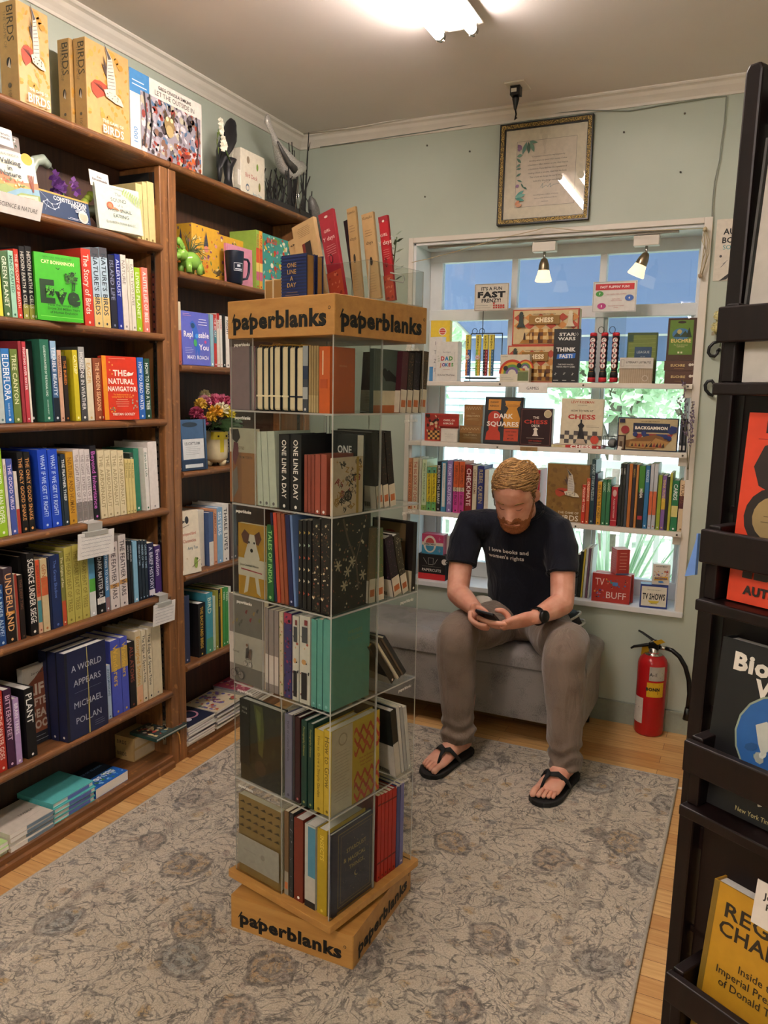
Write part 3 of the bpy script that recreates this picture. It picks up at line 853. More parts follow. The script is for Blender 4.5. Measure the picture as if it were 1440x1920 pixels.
# ------------------------------------------------------------------ bookcases
XFr = -1.873
ZA = [2.165,1.886,1.588,1.296,.980,.668,.296,.045]
ZBc = [2.165,1.812,1.487,1.103,.716,.366,.045]
def bookcase(label,y0,y1,zs):
    r = empty('bookcase',label,'bookcase',(XL,y0,0),group='oak bookcases along the left wall')
    w = y1 - y0; dp = XFr - XL; t = .04
    mb = MB(); mb.box((.001,t,0),(.008,w - t,2.14),OAKD); mb.build('back_panel',r)
    for a,b in ((0,t),(w - t,w)):
        mb = MB(); mb.box((.001,a,0),(dp,b,2.141),OAKV)
        mb.build('upright',r,.003)
    for s,a in ((1,t),(-1,w - t)):
        for xx in (dp - .035,):
            mb = MB(); mb.box((xx - .008,min(a,a + s * .003),.08),(xx + .008,max(a,a + s * .003),2.12),STEEL)
            for k in range(80): mb.box((xx - .003,min(a + s * .003,a + s * .0034),.1 + k * .025),(xx + .003,max(a + s * .003,a + s * .0034),.108 + k * .025),BLACKM)
            mb.build('pilaster_strip',r)
    for i,z in enumerate(zs):
        mb = MB()
        if i == 0:
            y_0,y_1,zz,th,xo = 0,w,z,.024,.012
        elif i == len(zs) - 1:
            y_0,y_1,zz,th,xo = t,w - t,z,.02,-.004
        else:
            y_0,y_1,zz,th,xo = t,w - t,z,.024,.010
        n = 8; pts = [(.001,zz),(.001,zz - th)]
        for k in range(n + 1):
            a = -pi / 2 + pi * k / n; pts.append((dp + xo - th / 2 + th / 2 * cos(a),zz - th / 2 + th / 2 * sin(a)))
        if i == len(zs) - 1:
            pts = [(.001,zz),(.001,0),(dp - .002,0),(dp + .012,.0),(dp + .012,.02),(dp + .002,.024),(dp + .002,zz - .004),(dp - .002,zz)]
            y_0,y_1 = 0,w
            mb.prism(pts,y_0 + t,y_1 - t,OAK,1)
        else: mb.prism(pts,y_0,y_1,OAK,1)
        mb.build('shelf',r)
        if 0 < i < len(zs) - 1:
            mb = MB()
            for a in (t + .003,w - t - .018): mb.box((dp - .045,a,zz - th - .008),(dp - .02,a + .015,zz - th),STEEL)
            mb.build('shelf_clip',r)
    return r
bookcase('worn oak bookcase on the left filled with science and nature books',1.285,2.236,ZA)
bookcase('worn oak bookcase in the corner beyond, partly hidden by the spinner',2.240,3.195,ZBc)

# ================================================================== BOOKS ON THE LEFT BOOKCASES
def clip(s,n=16):
    w = s.split()
    return ' '.join(w[:n])
def row(items,place,shelf,group,lean=.0,dmax=.15,name='book',cat='book',hard=()):
    """items: (a, b, height, colour, title, lettering colour, look, options) along a shelf"""
    ds = [it[6] for it in items]
    for i,it in enumerate(items):
        a,b,h,col,title,tcol,desc = it[:7]
        op = dict(it[7]) if len(it) > 7 else {}
        w = max(.006,b - a - .0012)
        L = next((d for d in ds[i - 1::-1] if d != desc),None) if i > 0 else None
        R = next((d for d in ds[i + 1:] if d != desc),None)
        run0 = i
        while run0 > 0 and ds[run0 - 1] == desc: run0 -= 1
        run1 = i
        while run1 < len(ds) - 1 and ds[run1 + 1] == desc: run1 += 1
        n = run1 - run0 + 1; k = i - run0
        pre = '' if n == 1 else {2: ('left','right'),3: ('left','middle','right'),4: ('leftmost','second','third','rightmost'),5: ('leftmost','second','third','fourth','rightmost'),6: ('leftmost','second','third','fourth','fifth','rightmost'),7: ('leftmost','second','third','fourth','fifth','sixth','rightmost')}[n][k] + ' '
        noun = name.replace('_',' ')
        if L and R: lb = f'{pre}{desc} {noun} between {L} and {R} ones, {shelf}'
        elif R: lb = f'{pre}{desc} {noun} left of the {R} one, {shelf}'
        else: lb = f'{pre}{desc} {noun} right of the {L} one, {shelf}'
        lb = clip(op.pop('label',lb))
        ln = radians(op.pop('lean',lean)); d = op.pop('d',min(dmax,h * .68)); fw = op.pop('fw',.0)
        loc,rz = place((a + b) / 2,fw)
        if w > .016 and 'hard' not in op and h > .2: op['hard'] = True
        book(lb,w,d,h,col,(loc[0],loc[1],loc[2] + .0006 + w / 2 * abs(sin(ln))),(0,ln,rz),group,title,tcol,name=name,cat=cat,**op)
XS = -1.888
def onA(z,xs=XS):
    return lambda c,fw: ((xs + fw,c,z),pi / 2)
def face_out(label,fa,z,col,front,w=.018,t=.0,back=4.0,group=None,**kw):
    """fa = (x, y, width, height) of the cover's near bottom edge; cover turned t degrees towards the viewer, leaning back"""
    x,y,wd,h = fa
    T = radians(t)
    # the spine-side bottom corner of the cover sits at (x, y)
    loc = (x - w / 2 * cos(T),y + w / 2 * sin(T),z + .001 + .0 * w)
    return book(label,w,wd,h,col,loc,(0,radians(-back),-T),group,front=front,**kw)

# ---- second shelf
g2 = 'books on the second shelf of the left bookcase'; s2 = 'second shelf, left bookcase'
R2a = [
    (1.5541,1.566,.1624,'#d9d94a','','#fff','yellow'),
    (1.5694,1.5936,.1743,'#4a6a42','GREEN PLANET','#dfe8d0','moss green'),
    (1.5954,1.613,.1793,'#9fd0b4','MIND CRAFTED','#2c5a46','mint green'),
    (1.6139,1.63,.1865,'#bb3a2a','THE BIOLOGY OF BREATH','#f4d9c8','brick red'),
    (1.6327,1.6527,.1971,'#171719','HIDDEN EARTH & CELLS','#c9c6b8','black speckled',{'bands': [(.8,1,'#8a8a3a')]}),
    (1.6536,1.6758,.2008,'#171719','HIDDEN EARTH & CELLS','#c9c6b8','black speckled',{'bands': [(.8,1,'#8a8a3a')]}),
]
R2b = [
    (1.8592,1.8985,.2288,'#c63c2c','The Story of Birds','#f6e2d4','vermilion',{'hard': True}),
    (1.8996,1.9332,.2381,'#b4cbd8',"NATURE'S BIRDS",'#2f3a44','sky and sand',{'bands': [(0,.12,'#4a4a50'),(.62,1,'#dcbf78')]}),
    (1.9343,1.9677,.2439,'#b4cbd8',"NATURE'S BIRDS",'#2f3a44','sky and sand',{'bands': [(0,.12,'#4a4a50'),(.62,1,'#dcbf78')]}),
    (1.9712,1.9994,.2283,'#20222f','ISLAND LIFE','#8a90a8','inky'),
    (2.0006,2.0246,.2343,'#1e2c80','ALLERTOUST','#d8dcf0','royal blue'),
    (2.0258,2.0503,.2367,'#ddd6ca','NATURE','#8a8478','ivory'),
    (2.0515,2.0639,.2281,'#dcd4c2','LIGHT','#7a766a','cream'),
    (2.0651,2.0852,.2291,'#e0dac8','EATER TWO LIVES','#8a8474','cream'),
    (2.0864,2.1132,.2056,'#98c324','LIVING PLANET','#e8f2c8','lime green'),
    (2.1145,2.1196,.2081,'#d9702a','','#fff','thin orange'),
    (2.1209,2.1497,.2107,'#de7f72','A LITTLE LIFE OF BEES','#fff0ea','coral pink'),
]
row(R2a,onA(1.588),s2,g2,-2.2); row(R2b,onA(1.588),s2,g2,-2.2)
def f_eve(c):
    D = '#16361a'
    c.txt('NEW YORK TIMES BESTSELLER',.5,.945,.006,'#2c6a1e','c',0,.62); c.txt('CAT BOHANNON',.5,.875,.017,'#e9f5b0','c',.02,.72)
    c.line([(.45,.80),(.5,.775),(.53,.80)],.002,D)
    c.txt('E',.24,.44,.062,D,'c',.05); c.txt('v',.54,.40,.048,D,'c',.04); c.txt('e',.82,.40,.052,D,'c',.06)
    for x,y,r in ((.72,.68,.06),(.80,.72,.065),(.86,.66,.06),(.78,.62,.05),(.70,.62,.04),(.66,.64,.035)): c.ell(x,y,r * .8,'#2f5a26')
    c.blobs(.62,.58,.92,.76,60,[D,'#3f7a30'],.001,.004,3)
    c.line([(.78,.6),(.79,.47)],.003,D); c.line([(.84,.6),(.82,.47)],.003,D)
    c.blobs(.2,.36,.36,.5,30,[D,'#5fb83c'],.001,.004,5); c.blobs(.48,.36,.58,.5,25,[D,'#5fb83c'],.001,.004,6)
    for i,s in enumerate(('How the Female Body','Drove 200 Million Years','of Human Evolution')): c.txt(s,.55,.235 - i * .055,.0072,'#1c4a1c','c',.012,.7)
    c.line([(.04,.06),(.96,.05)],.0012,'#8ee06a')
face_out('bright green paperback faced out with dark tree drawings, second shelf',(-1.872,1.6673,.1368,.1887),1.588,'#3fae27',f_eve,.022,17,3,g2)

# ---- third shelf
g3 = 'books on the third shelf of the left bookcase'; s3 = 'third shelf, left bookcase'
R3 = [
    (1.5355,1.5545,.202,'#b9c6c4','FLORA','#4a6a70','pale blue'),
    (1.5554,1.5827,.2048,'#2f73b4','ELDERFLORA','#f4f6f8','bright blue',{'size': .78,'author': 'DAVID BAKER'}),
    (1.5845,1.6097,.2049,'#65793a','TREE CANYON','#dfe3b8','olive green'),
    (1.6133,1.6243,.2283,'#8e2f38','','#fff','wine'),
    (1.6262,1.6401,.2277,'#b23a44','FIGHTING OVER WATER','#f4e8e4','raspberry'),
    (1.641,1.6476,.2076,'#e3dccf','','#888','white'),
    (1.6485,1.6607,.2082,'#b3242a','COME ALIVE','#e8a84a','scarlet',{'fw': -.02}),
    (1.6636,1.6885,.232,'#161a18','','#fff','black',{'fw': -.03}),
    (1.6885,1.7218,.2384,'#2a6752','CLOSE ENCOUNTERS OF THE FUNGAL KIND','#e4efe6','forest green',{'hard': True,'author': 'RICHARD FORTEY'}),
    (1.7258,1.7479,.2359,'#3d5f84','TERRIBLE BEAUTY','#e3ecf3','dusk blue',{'bands': [(0,.22,'#8fb3cf'),(.7,1,'#15202c')]}),
    (1.7499,1.7653,.2109,'#c89f84','WHALEFALL','#6a3a2a','peach'),
    (1.7683,1.7849,.1946,'#231a16','THE BURIED','#d9832f','dark brown'),
    (1.787,1.8059,.2083,'#6b681e','','#fff','dark olive',{'fw': -.03}),
    (1.808,1.8283,.2142,'#c8bb28','CATNIP','#f6f2c0','mustard yellow'),
    (1.8315,1.8565,.2253,'#3f4142','HORIZONS IN WEATHER','#e6e6e0','slate grey',{'bands': [(0,.3,'#9a9c9a')]}),
    (1.8576,1.8843,.1927,'#d8d0b4','EAGER','#c9a96a','cream'),
    (1.8888,1.9252,.1944,'#83452a','THE HIDDEN SEASONS','#efc79a','chestnut brown'),
    (2.0861,2.1161,.2051,'#2762b4','HOW TO READ WATER','#f0f4f8','cobalt blue'),
    (2.1174,2.1466,.203,'#17402f','HOW TO READ A TREE','#eef2ea','deep green'),
]
row(R3,onA(1.297),s3,g3,-1.8)
def f_nav(c):
    c.rect(0,0,.12,1,'#d98a1e'); c.lines(.2,.8,.965,1,.03,'#e8b8a0',.0012)
    c.txt('THE',.5,.74,.019,'#f5e6d8','c',.03); c.txt('NATURAL',.52,.61,.019,'#f5e6d8','c',.03,.74); c.txt('NAVIGATOR',.54,.49,.019,'#f5e6d8','c',.03,.84)
    c.face([(.68,.72),(.74,.76),(.82,.74),(.9,.76),(.86,.71),(.72,.69)],'#f5e6d8')
    c.txt('The Rediscovered Art of',.52,.40,.007,'#f0b840','c',0,.5); c.txt('Letting Nature Be Your Guide',.52,.365,.007,'#f0b840','c',0,.6)
    c.lines(.32,.72,.32,4,.035,'#e8b8a0',.0014,'c'); c.txt('TRISTAN GOOLEY',.54,.09,.014,'#f6e8d8','c',.02,.66)
    for x,y in ((.2,.9),(.28,.86),(.2,.78),(.26,.72)): c.ell(x,y,.022,'#d99a4a')
    c.blobs(.14,.12,.3,.2,14,['#5a8a6a','#e8a030'],.002,.004,3); c.blobs(.78,.15,.95,.4,10,['#d98a5a','#8fb0a0'],.002,.004,4)
face_out('red paperback faced out with white title and golden edge, third shelf',(-1.876,1.9164,.1285,.203),1.297,'#c8351f',f_nav,.02,12,3,g3)

# ---- fourth shelf
g4 = 'books on the fourth shelf of the left bookcase'; s4 = 'fourth shelf, left bookcase'
R4 = [
    (1.5154,1.5435,.2471,'#97c433','HEALTHIER   SUAN ROPER','#f2f8e2','lime green'),
    (1.5453,1.5551,.2176,'#d6cfc8','VERTICAL','#8a5a5a','white'),
    (1.556,1.5759,.2165,'#43549c','THE GOOD VIRUS','#e6d9ef','violet blue'),
    (1.5768,1.5887,.1805,'#d4cabf','','#fff','red footed white',{'bands': [(.6,1,'#a33a30')]}),
    (1.5933,1.6147,.2338,'#151314','THE ONLY GOOD SNAKE','#d99a5a','black'),
    (1.6166,1.6384,.2324,'#151314','THE ONLY GOOD SNAKE','#d99a5a','black'),
    (1.6413,1.6636,.2278,'#16307c','','#fff','dark blue',{'fw': -.03}),
    (1.6645,1.6992,.237,'#1a43b8','WHAT IF WE GET IT RIGHT?','#c9d9f6','cobalt blue',{'hard': True}),
    (1.7012,1.7378,.2349,'#1a43b8','WHAT IF WE GET IT RIGHT?','#c9d9f6','cobalt blue',{'hard': True}),
    (1.7399,1.7471,.2126,'#1d2a34','','#fff','slim slate'),
    (1.7482,1.766,.2182,'#22313b','THE FEATHER THIEF','#eef0ea','slate'),
    (1.7681,1.7969,.2231,'#bd8d2a','NATURE AND HUMAN','#7a5412','gold'),
    (1.798,1.8219,.2297,'#d8d1cf','THE LIGHT EATERS OF EARTH','#8a8082','pearl white',{'bands': [(.72,.98,'#77726e')]}),
    (1.823,1.8429,.2284,'#d8d1cf','THE LIGHT EATERS OF EARTH','#8a8082','pearl white',{'bands': [(.72,.98,'#77726e')]}),
    (1.844,1.8654,.2272,'#d8d1cf','THE LIGHT EATERS OF EARTH','#8a8082','pearl white',{'bands': [(.72,.98,'#77726e')]}),
    (1.8665,1.8928,.2376,'#17141a','Beyond Inheritance','#c86ac0','black pink lettered',{'size': .66}),
    (1.8975,1.9255,.2206,'#dccfa8','THE ARBORNAUT','#a3946c','butter cream'),
    (1.9267,1.953,.2189,'#dccfa8','THE ARBORNAUT','#a3946c','butter cream'),
    (1.9554,1.9834,.2172,'#dccfa8','THE ARBORNAUT','#a3946c','butter cream'),
    (1.9846,2.0119,.2155,'#dccfa8','THE ARBORNAUT','#a3946c','butter cream'),
    (2.0157,2.0296,.1856,'#d8c683','Field Notes','#7a6a34','straw yellow'),
    (2.0304,2.0441,.1846,'#d8c683','Field Notes','#7a6a34','straw yellow'),
    (2.0449,2.0591,.1836,'#d8c683','Field Notes','#7a6a34','straw yellow'),
    (2.0616,2.0786,.2023,'#2b3a34','PARK','#cfd6c0','dark green',{'fw': -.02}),
    (2.0799,2.105,.2155,'#2f7a62','','#fff','teal green',{'fw': -.02}),
    (2.1077,2.1265,.2178,'#e3e0da','Earth and Life','#3a6a52','white'),
    (2.1292,2.1746,.2363,'#e2dbd5','','#8a8a8a','tall flowered white',{'hard': True,'spine': None}),
]
row(R4,onA(.980),s4,g4,-2.4)
# ---- fifth shelf
g5 = 'books on the fifth shelf of the left bookcase'; s5 = 'fifth shelf, left bookcase'
R5 = [
    (1.4955,1.5186,.1759,'#1c4680','IS A RIVER ALIVE?','#bcd4ea','river blue'),
    (1.5222,1.5531,.2206,'#3c3038','UNDERLAND','#e6b077','dusky purple',{'hard': True,'size': .72,'bands': [(.62,1,'#17120f'),(.58,.62,'#c98a2f')]}),
    (1.5568,1.567,.1986,'#c9b8a6','','#a33','cream edged',{'bands': [(0,1,'#8c3426')]}),
    (1.5698,1.5867,.1922,'#1f1714','THE DEEP TIME','#6a4a3a','dark brown'),
    (1.5905,1.6019,.2409,'#121010','','#fff','plain black',{'fw': -.02}),
    (1.6038,1.6309,.2497,'#121010','SCIENCE UNDER SIEGE','#efe9e0','tall black',{'hard': True,'size': .78}),
    (1.6329,1.6476,.2248,'#c7a184','BEING CREATIVE','#8a3426','sand and teal',{'bands': [(0,.5,'#c9502c'),(.55,.85,'#3f7f86')]}),
    (1.6506,1.6756,.2237,'#c8b78e','GENTLE','#b06a3a','tan cream',{'bands': [(.25,.5,'#bb5a34')]}),
    (1.6787,1.6848,.2252,'#101a36','','#fff','thin navy'),
    (1.6858,1.723,.2277,'#16264f','The Great Shadow','#5f78b8','navy',{'hard': True,'size': .3}),
    (1.724,1.7398,.2327,'#77783a','The Origins of Sex','#e0d8b0','moss and rust',{'bands': [(.66,1,'#b24a2c')]}),
    (1.7419,1.772,.2434,'#b2a955','THE HEARTBEAT OF TREES','#7f7630','pale olive',{'hard': True}),
    (1.7731,1.8027,.2449,'#b2a955','THE HEARTBEAT OF TREES','#7f7630','pale olive',{'hard': True}),
    (1.8038,1.8341,.2431,'#b2a955','THE HEARTBEAT OF TREES','#7f7630','pale olive',{'hard': True}),
    (1.8364,1.8628,.2137,'#cfd3cf','','#fff','sky and meadow',{'bands': [(0,.42,'#4f8cb0'),(.42,.62,'#4f9a3a')]}),
    (1.8674,1.9027,.2039,'#121113','DARK MATTER TALES','#cfcfcf','black white banded',{'hard': True,'bands': [(.74,.84,'#e2ded6')]}),
    (1.9039,1.9218,.2203,'#4076a2','WITNESS TO WATER','#dbe8f0','water blue',{'bands': [(.78,1,'#8a6a6a')]}),
    (1.9267,1.9672,.2271,'#d6cdc8','THE FEATHER WARS','#4a4246','soft white',{'hard': True,'bands': [(.62,.68,'#b98a4a')]}),
    (1.9709,2.0062,.2457,'#d6cdc8','THE FEATHER WARS','#4a4246','soft white',{'hard': True,'bands': [(.62,.68,'#b98a4a')]}),
    (2.01,2.0203,.2214,'#19191b','WHITE HOLES','#c8c8c8','slim black'),
    (2.0216,2.0333,.2194,'#19191b','WHITE HOLES','#c8c8c8','slim black'),
    (2.0372,2.0581,.2142,'#7fb0cb','','#fff','ice blue'),
    (2.0621,2.0754,.2145,'#18242f','ORDER OF TIME','#9ab4c8','slim ink blue'),
    (2.0767,2.0915,.212,'#18242f','ORDER OF TIME','#9ab4c8','slim ink blue'),
    (2.0929,2.1078,.2093,'#18242f','ORDER OF TIME','#9ab4c8','slim ink blue'),
    (2.1105,2.1409,.1957,'#1e1f46','A BRIEF HISTORY','#c9c9dc','indigo',{'bands': [(.86,.96,'#cfcbd6')]}),
    (2.1451,2.1761,.1802,'#3a1c60','Evolution','#dcd2e8','purple'),
]
row(R5,onA(.668),s5,g5,-1.2)
# ---- sixth shelf
g6 = 'books on the sixth shelf of the left bookcase'; s6 = 'sixth shelf, left bookcase'
R6a = [
    (1.4719,1.498,.2424,'#ad2f20','WHERE THE WATER GOES','#f3d9cc','brick red'),
    (1.5008,1.5285,.2401,'#3f1f3c','BITTERSWEET','#d9b9d2','plum',{'fw': .0}),
    (1.5304,1.5511,.2034,'#b296c6','BRAIN TREES','#f3ecf7','lilac'),
    (1.5702,1.6054,.2182,'#100f10','PLANT','#f3f1ec','glossy black',{'hard': True,'size': .72,'d': .145}),
]
row(R6a,onA(.296),s6,g6,-1.2)
R6b = [
    (1.8974,1.9146,.1891,'#afc4dc','INTERMISSIONS','#4a6a8a','pale blue'),
    (1.9195,1.9647,.2657,'#4450b0','Wanderers','#d9b24a','periwinkle gold',{'hard': True,'bands': [(.12,.4,'#b99a4c')]}),
    (1.966,1.9982,.2657,'#4450b0','Wanderers','#d9b24a','periwinkle gold',{'hard': True,'bands': [(.12,.4,'#b99a4c')]}),
    (2.0021,2.0324,.2386,'#131214','ALL ATOMS','#8a4a3a','black'),
    (2.0351,2.0661,.2677,'#cdbd9a','Entangled Studies','#c9953a','parchment',{'hard': True,'bands': [(.75,1,'#d9a884')]}),
    (2.0675,2.0894,.264,'#d8ccae','The Edge of Space-Time','#22262a','ivory lettered'),
    (2.0949,2.1187,.2603,'#d8ccae','The Edge of Space-Time','#22262a','ivory lettered'),
    (2.1201,2.1673,.2642,'#cfc2a2','','#777','plain bone',{'hard': True}),
]
row(R6b,onA(.296),s6,g6,-1.2)
def f_life(c):
    c.face([(0,0),(1,0),(1,.9),(.75,.96),(.4,.84),(0,.74)],'#7e4632'); c.face([(0,.2),(1,.25),(1,.0),(0,0)],'#8d5138')
    c.txt('ZAK PODMORE',.55,.9,.009,'#3a3a3a','c',.01,.5)
    for t,y in (('LIFE',.70),('AFTER',.54),('DEAD',.39),('POOL',.25)): c.txt(t,.55,y,.034,'#c7b8a8','c',.04,.8)
    c.rect(0,0,1,.15,'#20242f'); c.lines(.1,.8,.10,2,.05,'#9aa0a8',.0016)
face_out('brown canyon cover faced out behind the black plant book, sixth shelf',(-1.945,1.6176,.107,.2518),.296,'#b9b3a8',f_life,.022,0,2,g6,hard=True)
def f_world(c):
    c.rect(0,0,.06,1,'#14161f')
    for t,y,b in (('A WORLD',.80,0),('APPEARS',.63,0),('MICHAEL',.38,0),('POLLAN',.20,0)): c.txt(t,.52,y,.021,'#b4b8c4','c',b,.74)
    c.line([(.2,.52),(.85,.52)],.0008,'#7a8094'); c.lines(.66,.92,.11,3,.025,'#8a8ea0',.0009)
    c.face([(.50,0),(.535,0),(.545,.5),(.53,1),(.515,1),(.52,.5)],'#9c8b3c'); c.line([(.52,0),(.53,.5),(.522,1)],.0016,'#d8cd8a')
for k,lb in ((2,'hindmost navy hardcover of the stack of three turned face out, sixth shelf'),(1,'middle navy hardcover of the stack of three turned face out, sixth shelf'),(0,'front navy hardcover with golden vertical streak faced out, sixth shelf')):
    face_out(lb,tuple(a - (.0345 * k if i == 0 else .004 * k if i == 1 else 0) for i,a in enumerate((-1.868,1.7043,.1713,.2884))),.296,'#1a2040',f_world,.033,0,.5,g6,hard=True)

# ---- bottom shelf stacks (lying flat)
def lying(label,w,d,t,col,loc,rz,group=None,top=None,edge=None,spine=None,hard=False,cat='book',name='book',pages=None):
    """flat on its back: w along X, d along Y, thickness t up; spine on the -X side"""
    r = empty(name,label,cat,loc,(0,0,rz),group)
    b = .0022 if hard else .0008; ov = .003 if hard else .0004
    mb = MB(); mb.box((0,0,0),(w,d,b),col); mb.box((0,0,t - b),(w,d,t),col); mb.box((0,0,b),(b,d,t - b),col)
    if top: top(Cv(mb,(0,0,t),(1,0,0),(0,1,0),w,d))
    if spine: spine(Cv(mb,(0,d,0),(0,-1,0),(0,0,1),d,t))
    mb.build('cover',r)
    MB().box((b,ov,b),(w - ov,d - ov,t - b),pages or PAGESW).build('pages',r)
    if edge: edge(r)
    return r
g7 = 'stacked books on the bottom shelf of the left bookcase'
Z7 = .0455
def f_note(c):
    c.txt('LIVERIA',.7,.45,.011,'#55504a','c',.01,.5); c.line([(.5,.2),(.9,.25)],.0006,'#8a8278')
def stripe(col):
    return lambda r: MB().box((.02,-.0006,.001),(.11,.0,.008),col).build('edge_band',r)
def stack(n,t,mk,z=Z7,jit=.004,seed=1):
    rnd = random.Random(seed)
    for k in range(n): mk(k,z + k * (t + .0006),rnd.uniform(-jit,jit),rnd.uniform(-.015,.015))
pos = ['lowest','second','third','fourth','fifth','topmost']
def P(n,k): return 'topmost' if k == n - 1 else pos[k]
# notebooks lie with their long side along the shelf front, fore edge outwards (+x)
def flat(label,y0,y1,dep,t,z,col,x1=-1.878,rz=.0,**kw):
    """lies on the shelf, outer long edge at x1, from y0 to y1"""
    return lying(label,y1 - y0,dep,t,col,(x1,y0,z),pi / 2 + rz,g7,**kw)
ya,yb,yc,yd,ye,yf,yg = [
    1.4481,
    1.4833,
    1.6432,
    1.6495,
    1.8204,
    1.8252,
    1.9796,
]
stack(3,.0125,lambda k,z,j,a: flat(f'{P(3,k)} pale green notebook of the stack at the far left, bottom shelf',1.335,yb - .003,.14,.0125,z,'#b7d68f',-1.882 + j,a,hard=False))
stack(4,.0135,lambda k,z,j,a: flat(f'{P(4,k)} cream notebook of the stack left of the teal ones, bottom shelf',yb,yc - .002,.145,.0135,z,'#cdc2b4',-1.878 + j,a,top=f_note if k == 3 else None,edge=lambda r: MB().box((.06,-.0008,.002),(.16,.0002,.0115),'#6f8496').build('belly_band',r)),seed=2)
stack(4,.0165,lambda k,z,j,a: flat(f'{P(4,k)} teal hardcover notebook of the stack beside the cream ones, bottom shelf',yd,ye,.155,.0165,z,'#59b5b4',-1.882 + j,a,hard=True,edge=lambda r: MB().box((.06,-.0008,.003),(.15,.0002,.0135),'#5a6ab0').build('belly_band',r)),seed=3)
def f_blue(c):
    c.rect(0,.0,1,.45,'#1c5cb0'); c.rect(0,.45,1,1,'#16202c'); c.blobs(.04,.05,.96,.42,40,['#8fc0e8','#d8e8f4','#3f7f4a','#2f7fd0'],.003,.009,8); c.txt('OF THE',.55,.3,.02,'#e8f0f8','c',.03,.6); c.txt('BATTLE OF ISLANDS',.5,.72,.016,'#5a7a9a','c',.02,.8)
flat('thick blue paperback lying flat between the teal notebooks and brown boxes',yf,yg - .002,.15,.034,Z7,'#2a6ac0',-1.885,.02,top=f_blue)
def f_kids(c):
    c.rect(0,.02,1,1,'#3a4540'); c.blobs(.08,.1,.92,.9,70,['#c9a878','#d8cfc0','#4a6a70','#b04a40','#e0c890','#2a3436'],.004,.014,4)
yh,yi = [
    2.0771,
    2.2498,
]
def birdsb(c):
    c.txt('BIRDS',.62,.5,.022,'#4a4030','c',.02,.3); c.txt('THE GAME OF',.28,.5,.009,'#6a5c46','c',0,.3)
for k in (0,1):
    mb_l = 'lower' if k == 0 else 'upper'
    r = carton(f'{mb_l} tan puzzle box lying under the picture book, bottom shelf',.16,.15,.045,'#b99b66',(-1.96,yh + .002 + (yi - yh) / 2,Z7 + k * .0456),(0,0,pi / 2 + .02 * k),None,name='puzzle_box',cat='puzzle',side=birdsb,front=lambda c: c.rect(.03,.1,.97,.9,'#c6b494'))
flat('picture book with green spine lying on the two tan puzzle boxes',yh + .02,yi + .012,.13,.012,Z7 + .0925,'#26443f',-1.862,-.04,top=f_kids,hard=True)
string('ribbon_marker','tan ribbon hanging over the front of the brown puzzle boxes',[(-1.90,yi - .045,Z7 + .09),(-1.878,yi - .03,Z7 + .088),(-1.868,yi - .022,Z7 + .07),(-1.866,yi - .018,Z7 + .03)],.0025,'#c99a55','ribbon')

# hand-written staff cards hung from the shelf edges on clear clips
def card(label,y,z,w,h,rot):
    r = empty('shelf_card',label,'label',(-1.853,y,z),(0,radians(rot[0]),radians(rot[1])),'handwritten staff cards on clips')
    mb = MB(); mb.box((0,-w / 2,-h),(.0015,w / 2,0),'#e4e2de')
    c = Cv(mb,(.0017,-w / 2,-h),(0,1,0),(0,0,1),w,h)
    for i in range(6): c.line([(.08 + .02 * (i % 2) + k * .021,.86 - i * .145 + (.018 if (k * 7 + i * 3) % 5 < 2 else -.014 if (k + i) % 3 else .004)) for k in range(36 + (i * 5) % 6)],.0007,'#5a6078')
    mb.build('card',r)
    mb = MB(); mb.box((-.012,-w * .32,-.004),(.004,w * .32,.002),ACRYLE); mb.box((.0022,-w * .32,-.012),(.0034,w * .32,.002),ACRYLE); mb.box((-.05,-w * .2,.026),(-.004,w * .2,.0272),ACRYLE); mb.box((-.006,-w * .2,-.002),(-.0045,w * .2,.027),ACRYLE)
    mb.build('clip',r)
cy1,cy2 = [
    1.8378,
    2.1465,
]
card('handwritten white card clipped below the fourth shelf of the left bookcase',cy1,.952,.142,.083,(4,-4))
card('handwritten white card clipped to the fifth shelf near the oak uprights',cy2,.648,.108,.078,(4,-3))

# ---- top shelf display
g1 = 'books on the top shelf of the left bookcase'
def f_walk(c):
    c.ell(.84,.93,.12,'#e0a63a',n=16); c.rect(0,0,1,.0,'#fff')
    c.face([(0,.56),(.2,.6),(.45,.5),(.7,.46),(1,.5),(1,0),(0,0)],'#d9855c'); c.face([(0,.45),(.35,.38),(.7,.42),(1,.3),(1,0),(0,0)],'#c9a75c')
    c.face([(0,.3),(.3,.36),(.6,.28),(1,.32),(1,0),(0,0)],'#8fa05a'); c.face([(.3,.2),(.6,.34),(1,.38),(1,.26),(.6,.25),(.4,.14)],'#7fa6b8'); c.face([(0,.22),(.25,.12),(.5,0),(0,0)],'#6f9a3c'); c.face([(.55,.2),(.95,.24),(.95,0),(.5,0)],'#e3cfae')
    for t,y in (('Walking',.80),('in',.68),('Nature',.57)): c.txt(t,.44,y,.0145,'#26323a','c',.012)
    c.lines(.6,.9,.17,5,.03,'#8a6a4a',.001,'c'); c.txt('WALK MINDFUL',.45,.93,.006,'#5a6a70','c',0,.6)
    for a in (-.5,-.2,.1,.4): c.line([(.86,.3),(.86 + .12 * sin(a),.62)],.003,'#8a4a34')
    c.blobs(.02,.34,.7,.5,26,['#b8503a','#f0d8a8','#5a7a4a'],.002,.005,9)
Z1 = 1.886
face_out('pale book faced out with landscape and sun on the top shelf',(-1.878,1.5451,.1393,.1468),Z1,'#dcdcc6',f_walk,.014,10,12,g1)
def f_holly(c): c.rect(0,.8,1,1,'#8a8078'); c.blobs(.1,.86,.9,.98,30,['#a02828','#2f4a30','#d0c8c0'],.003,.008,3)
face_out('white greeting book with holly berries behind the landscape book',(-1.945,1.6093,.1032,.2145),Z1,'#d6cfca',f_holly,.012,0,6,g1)
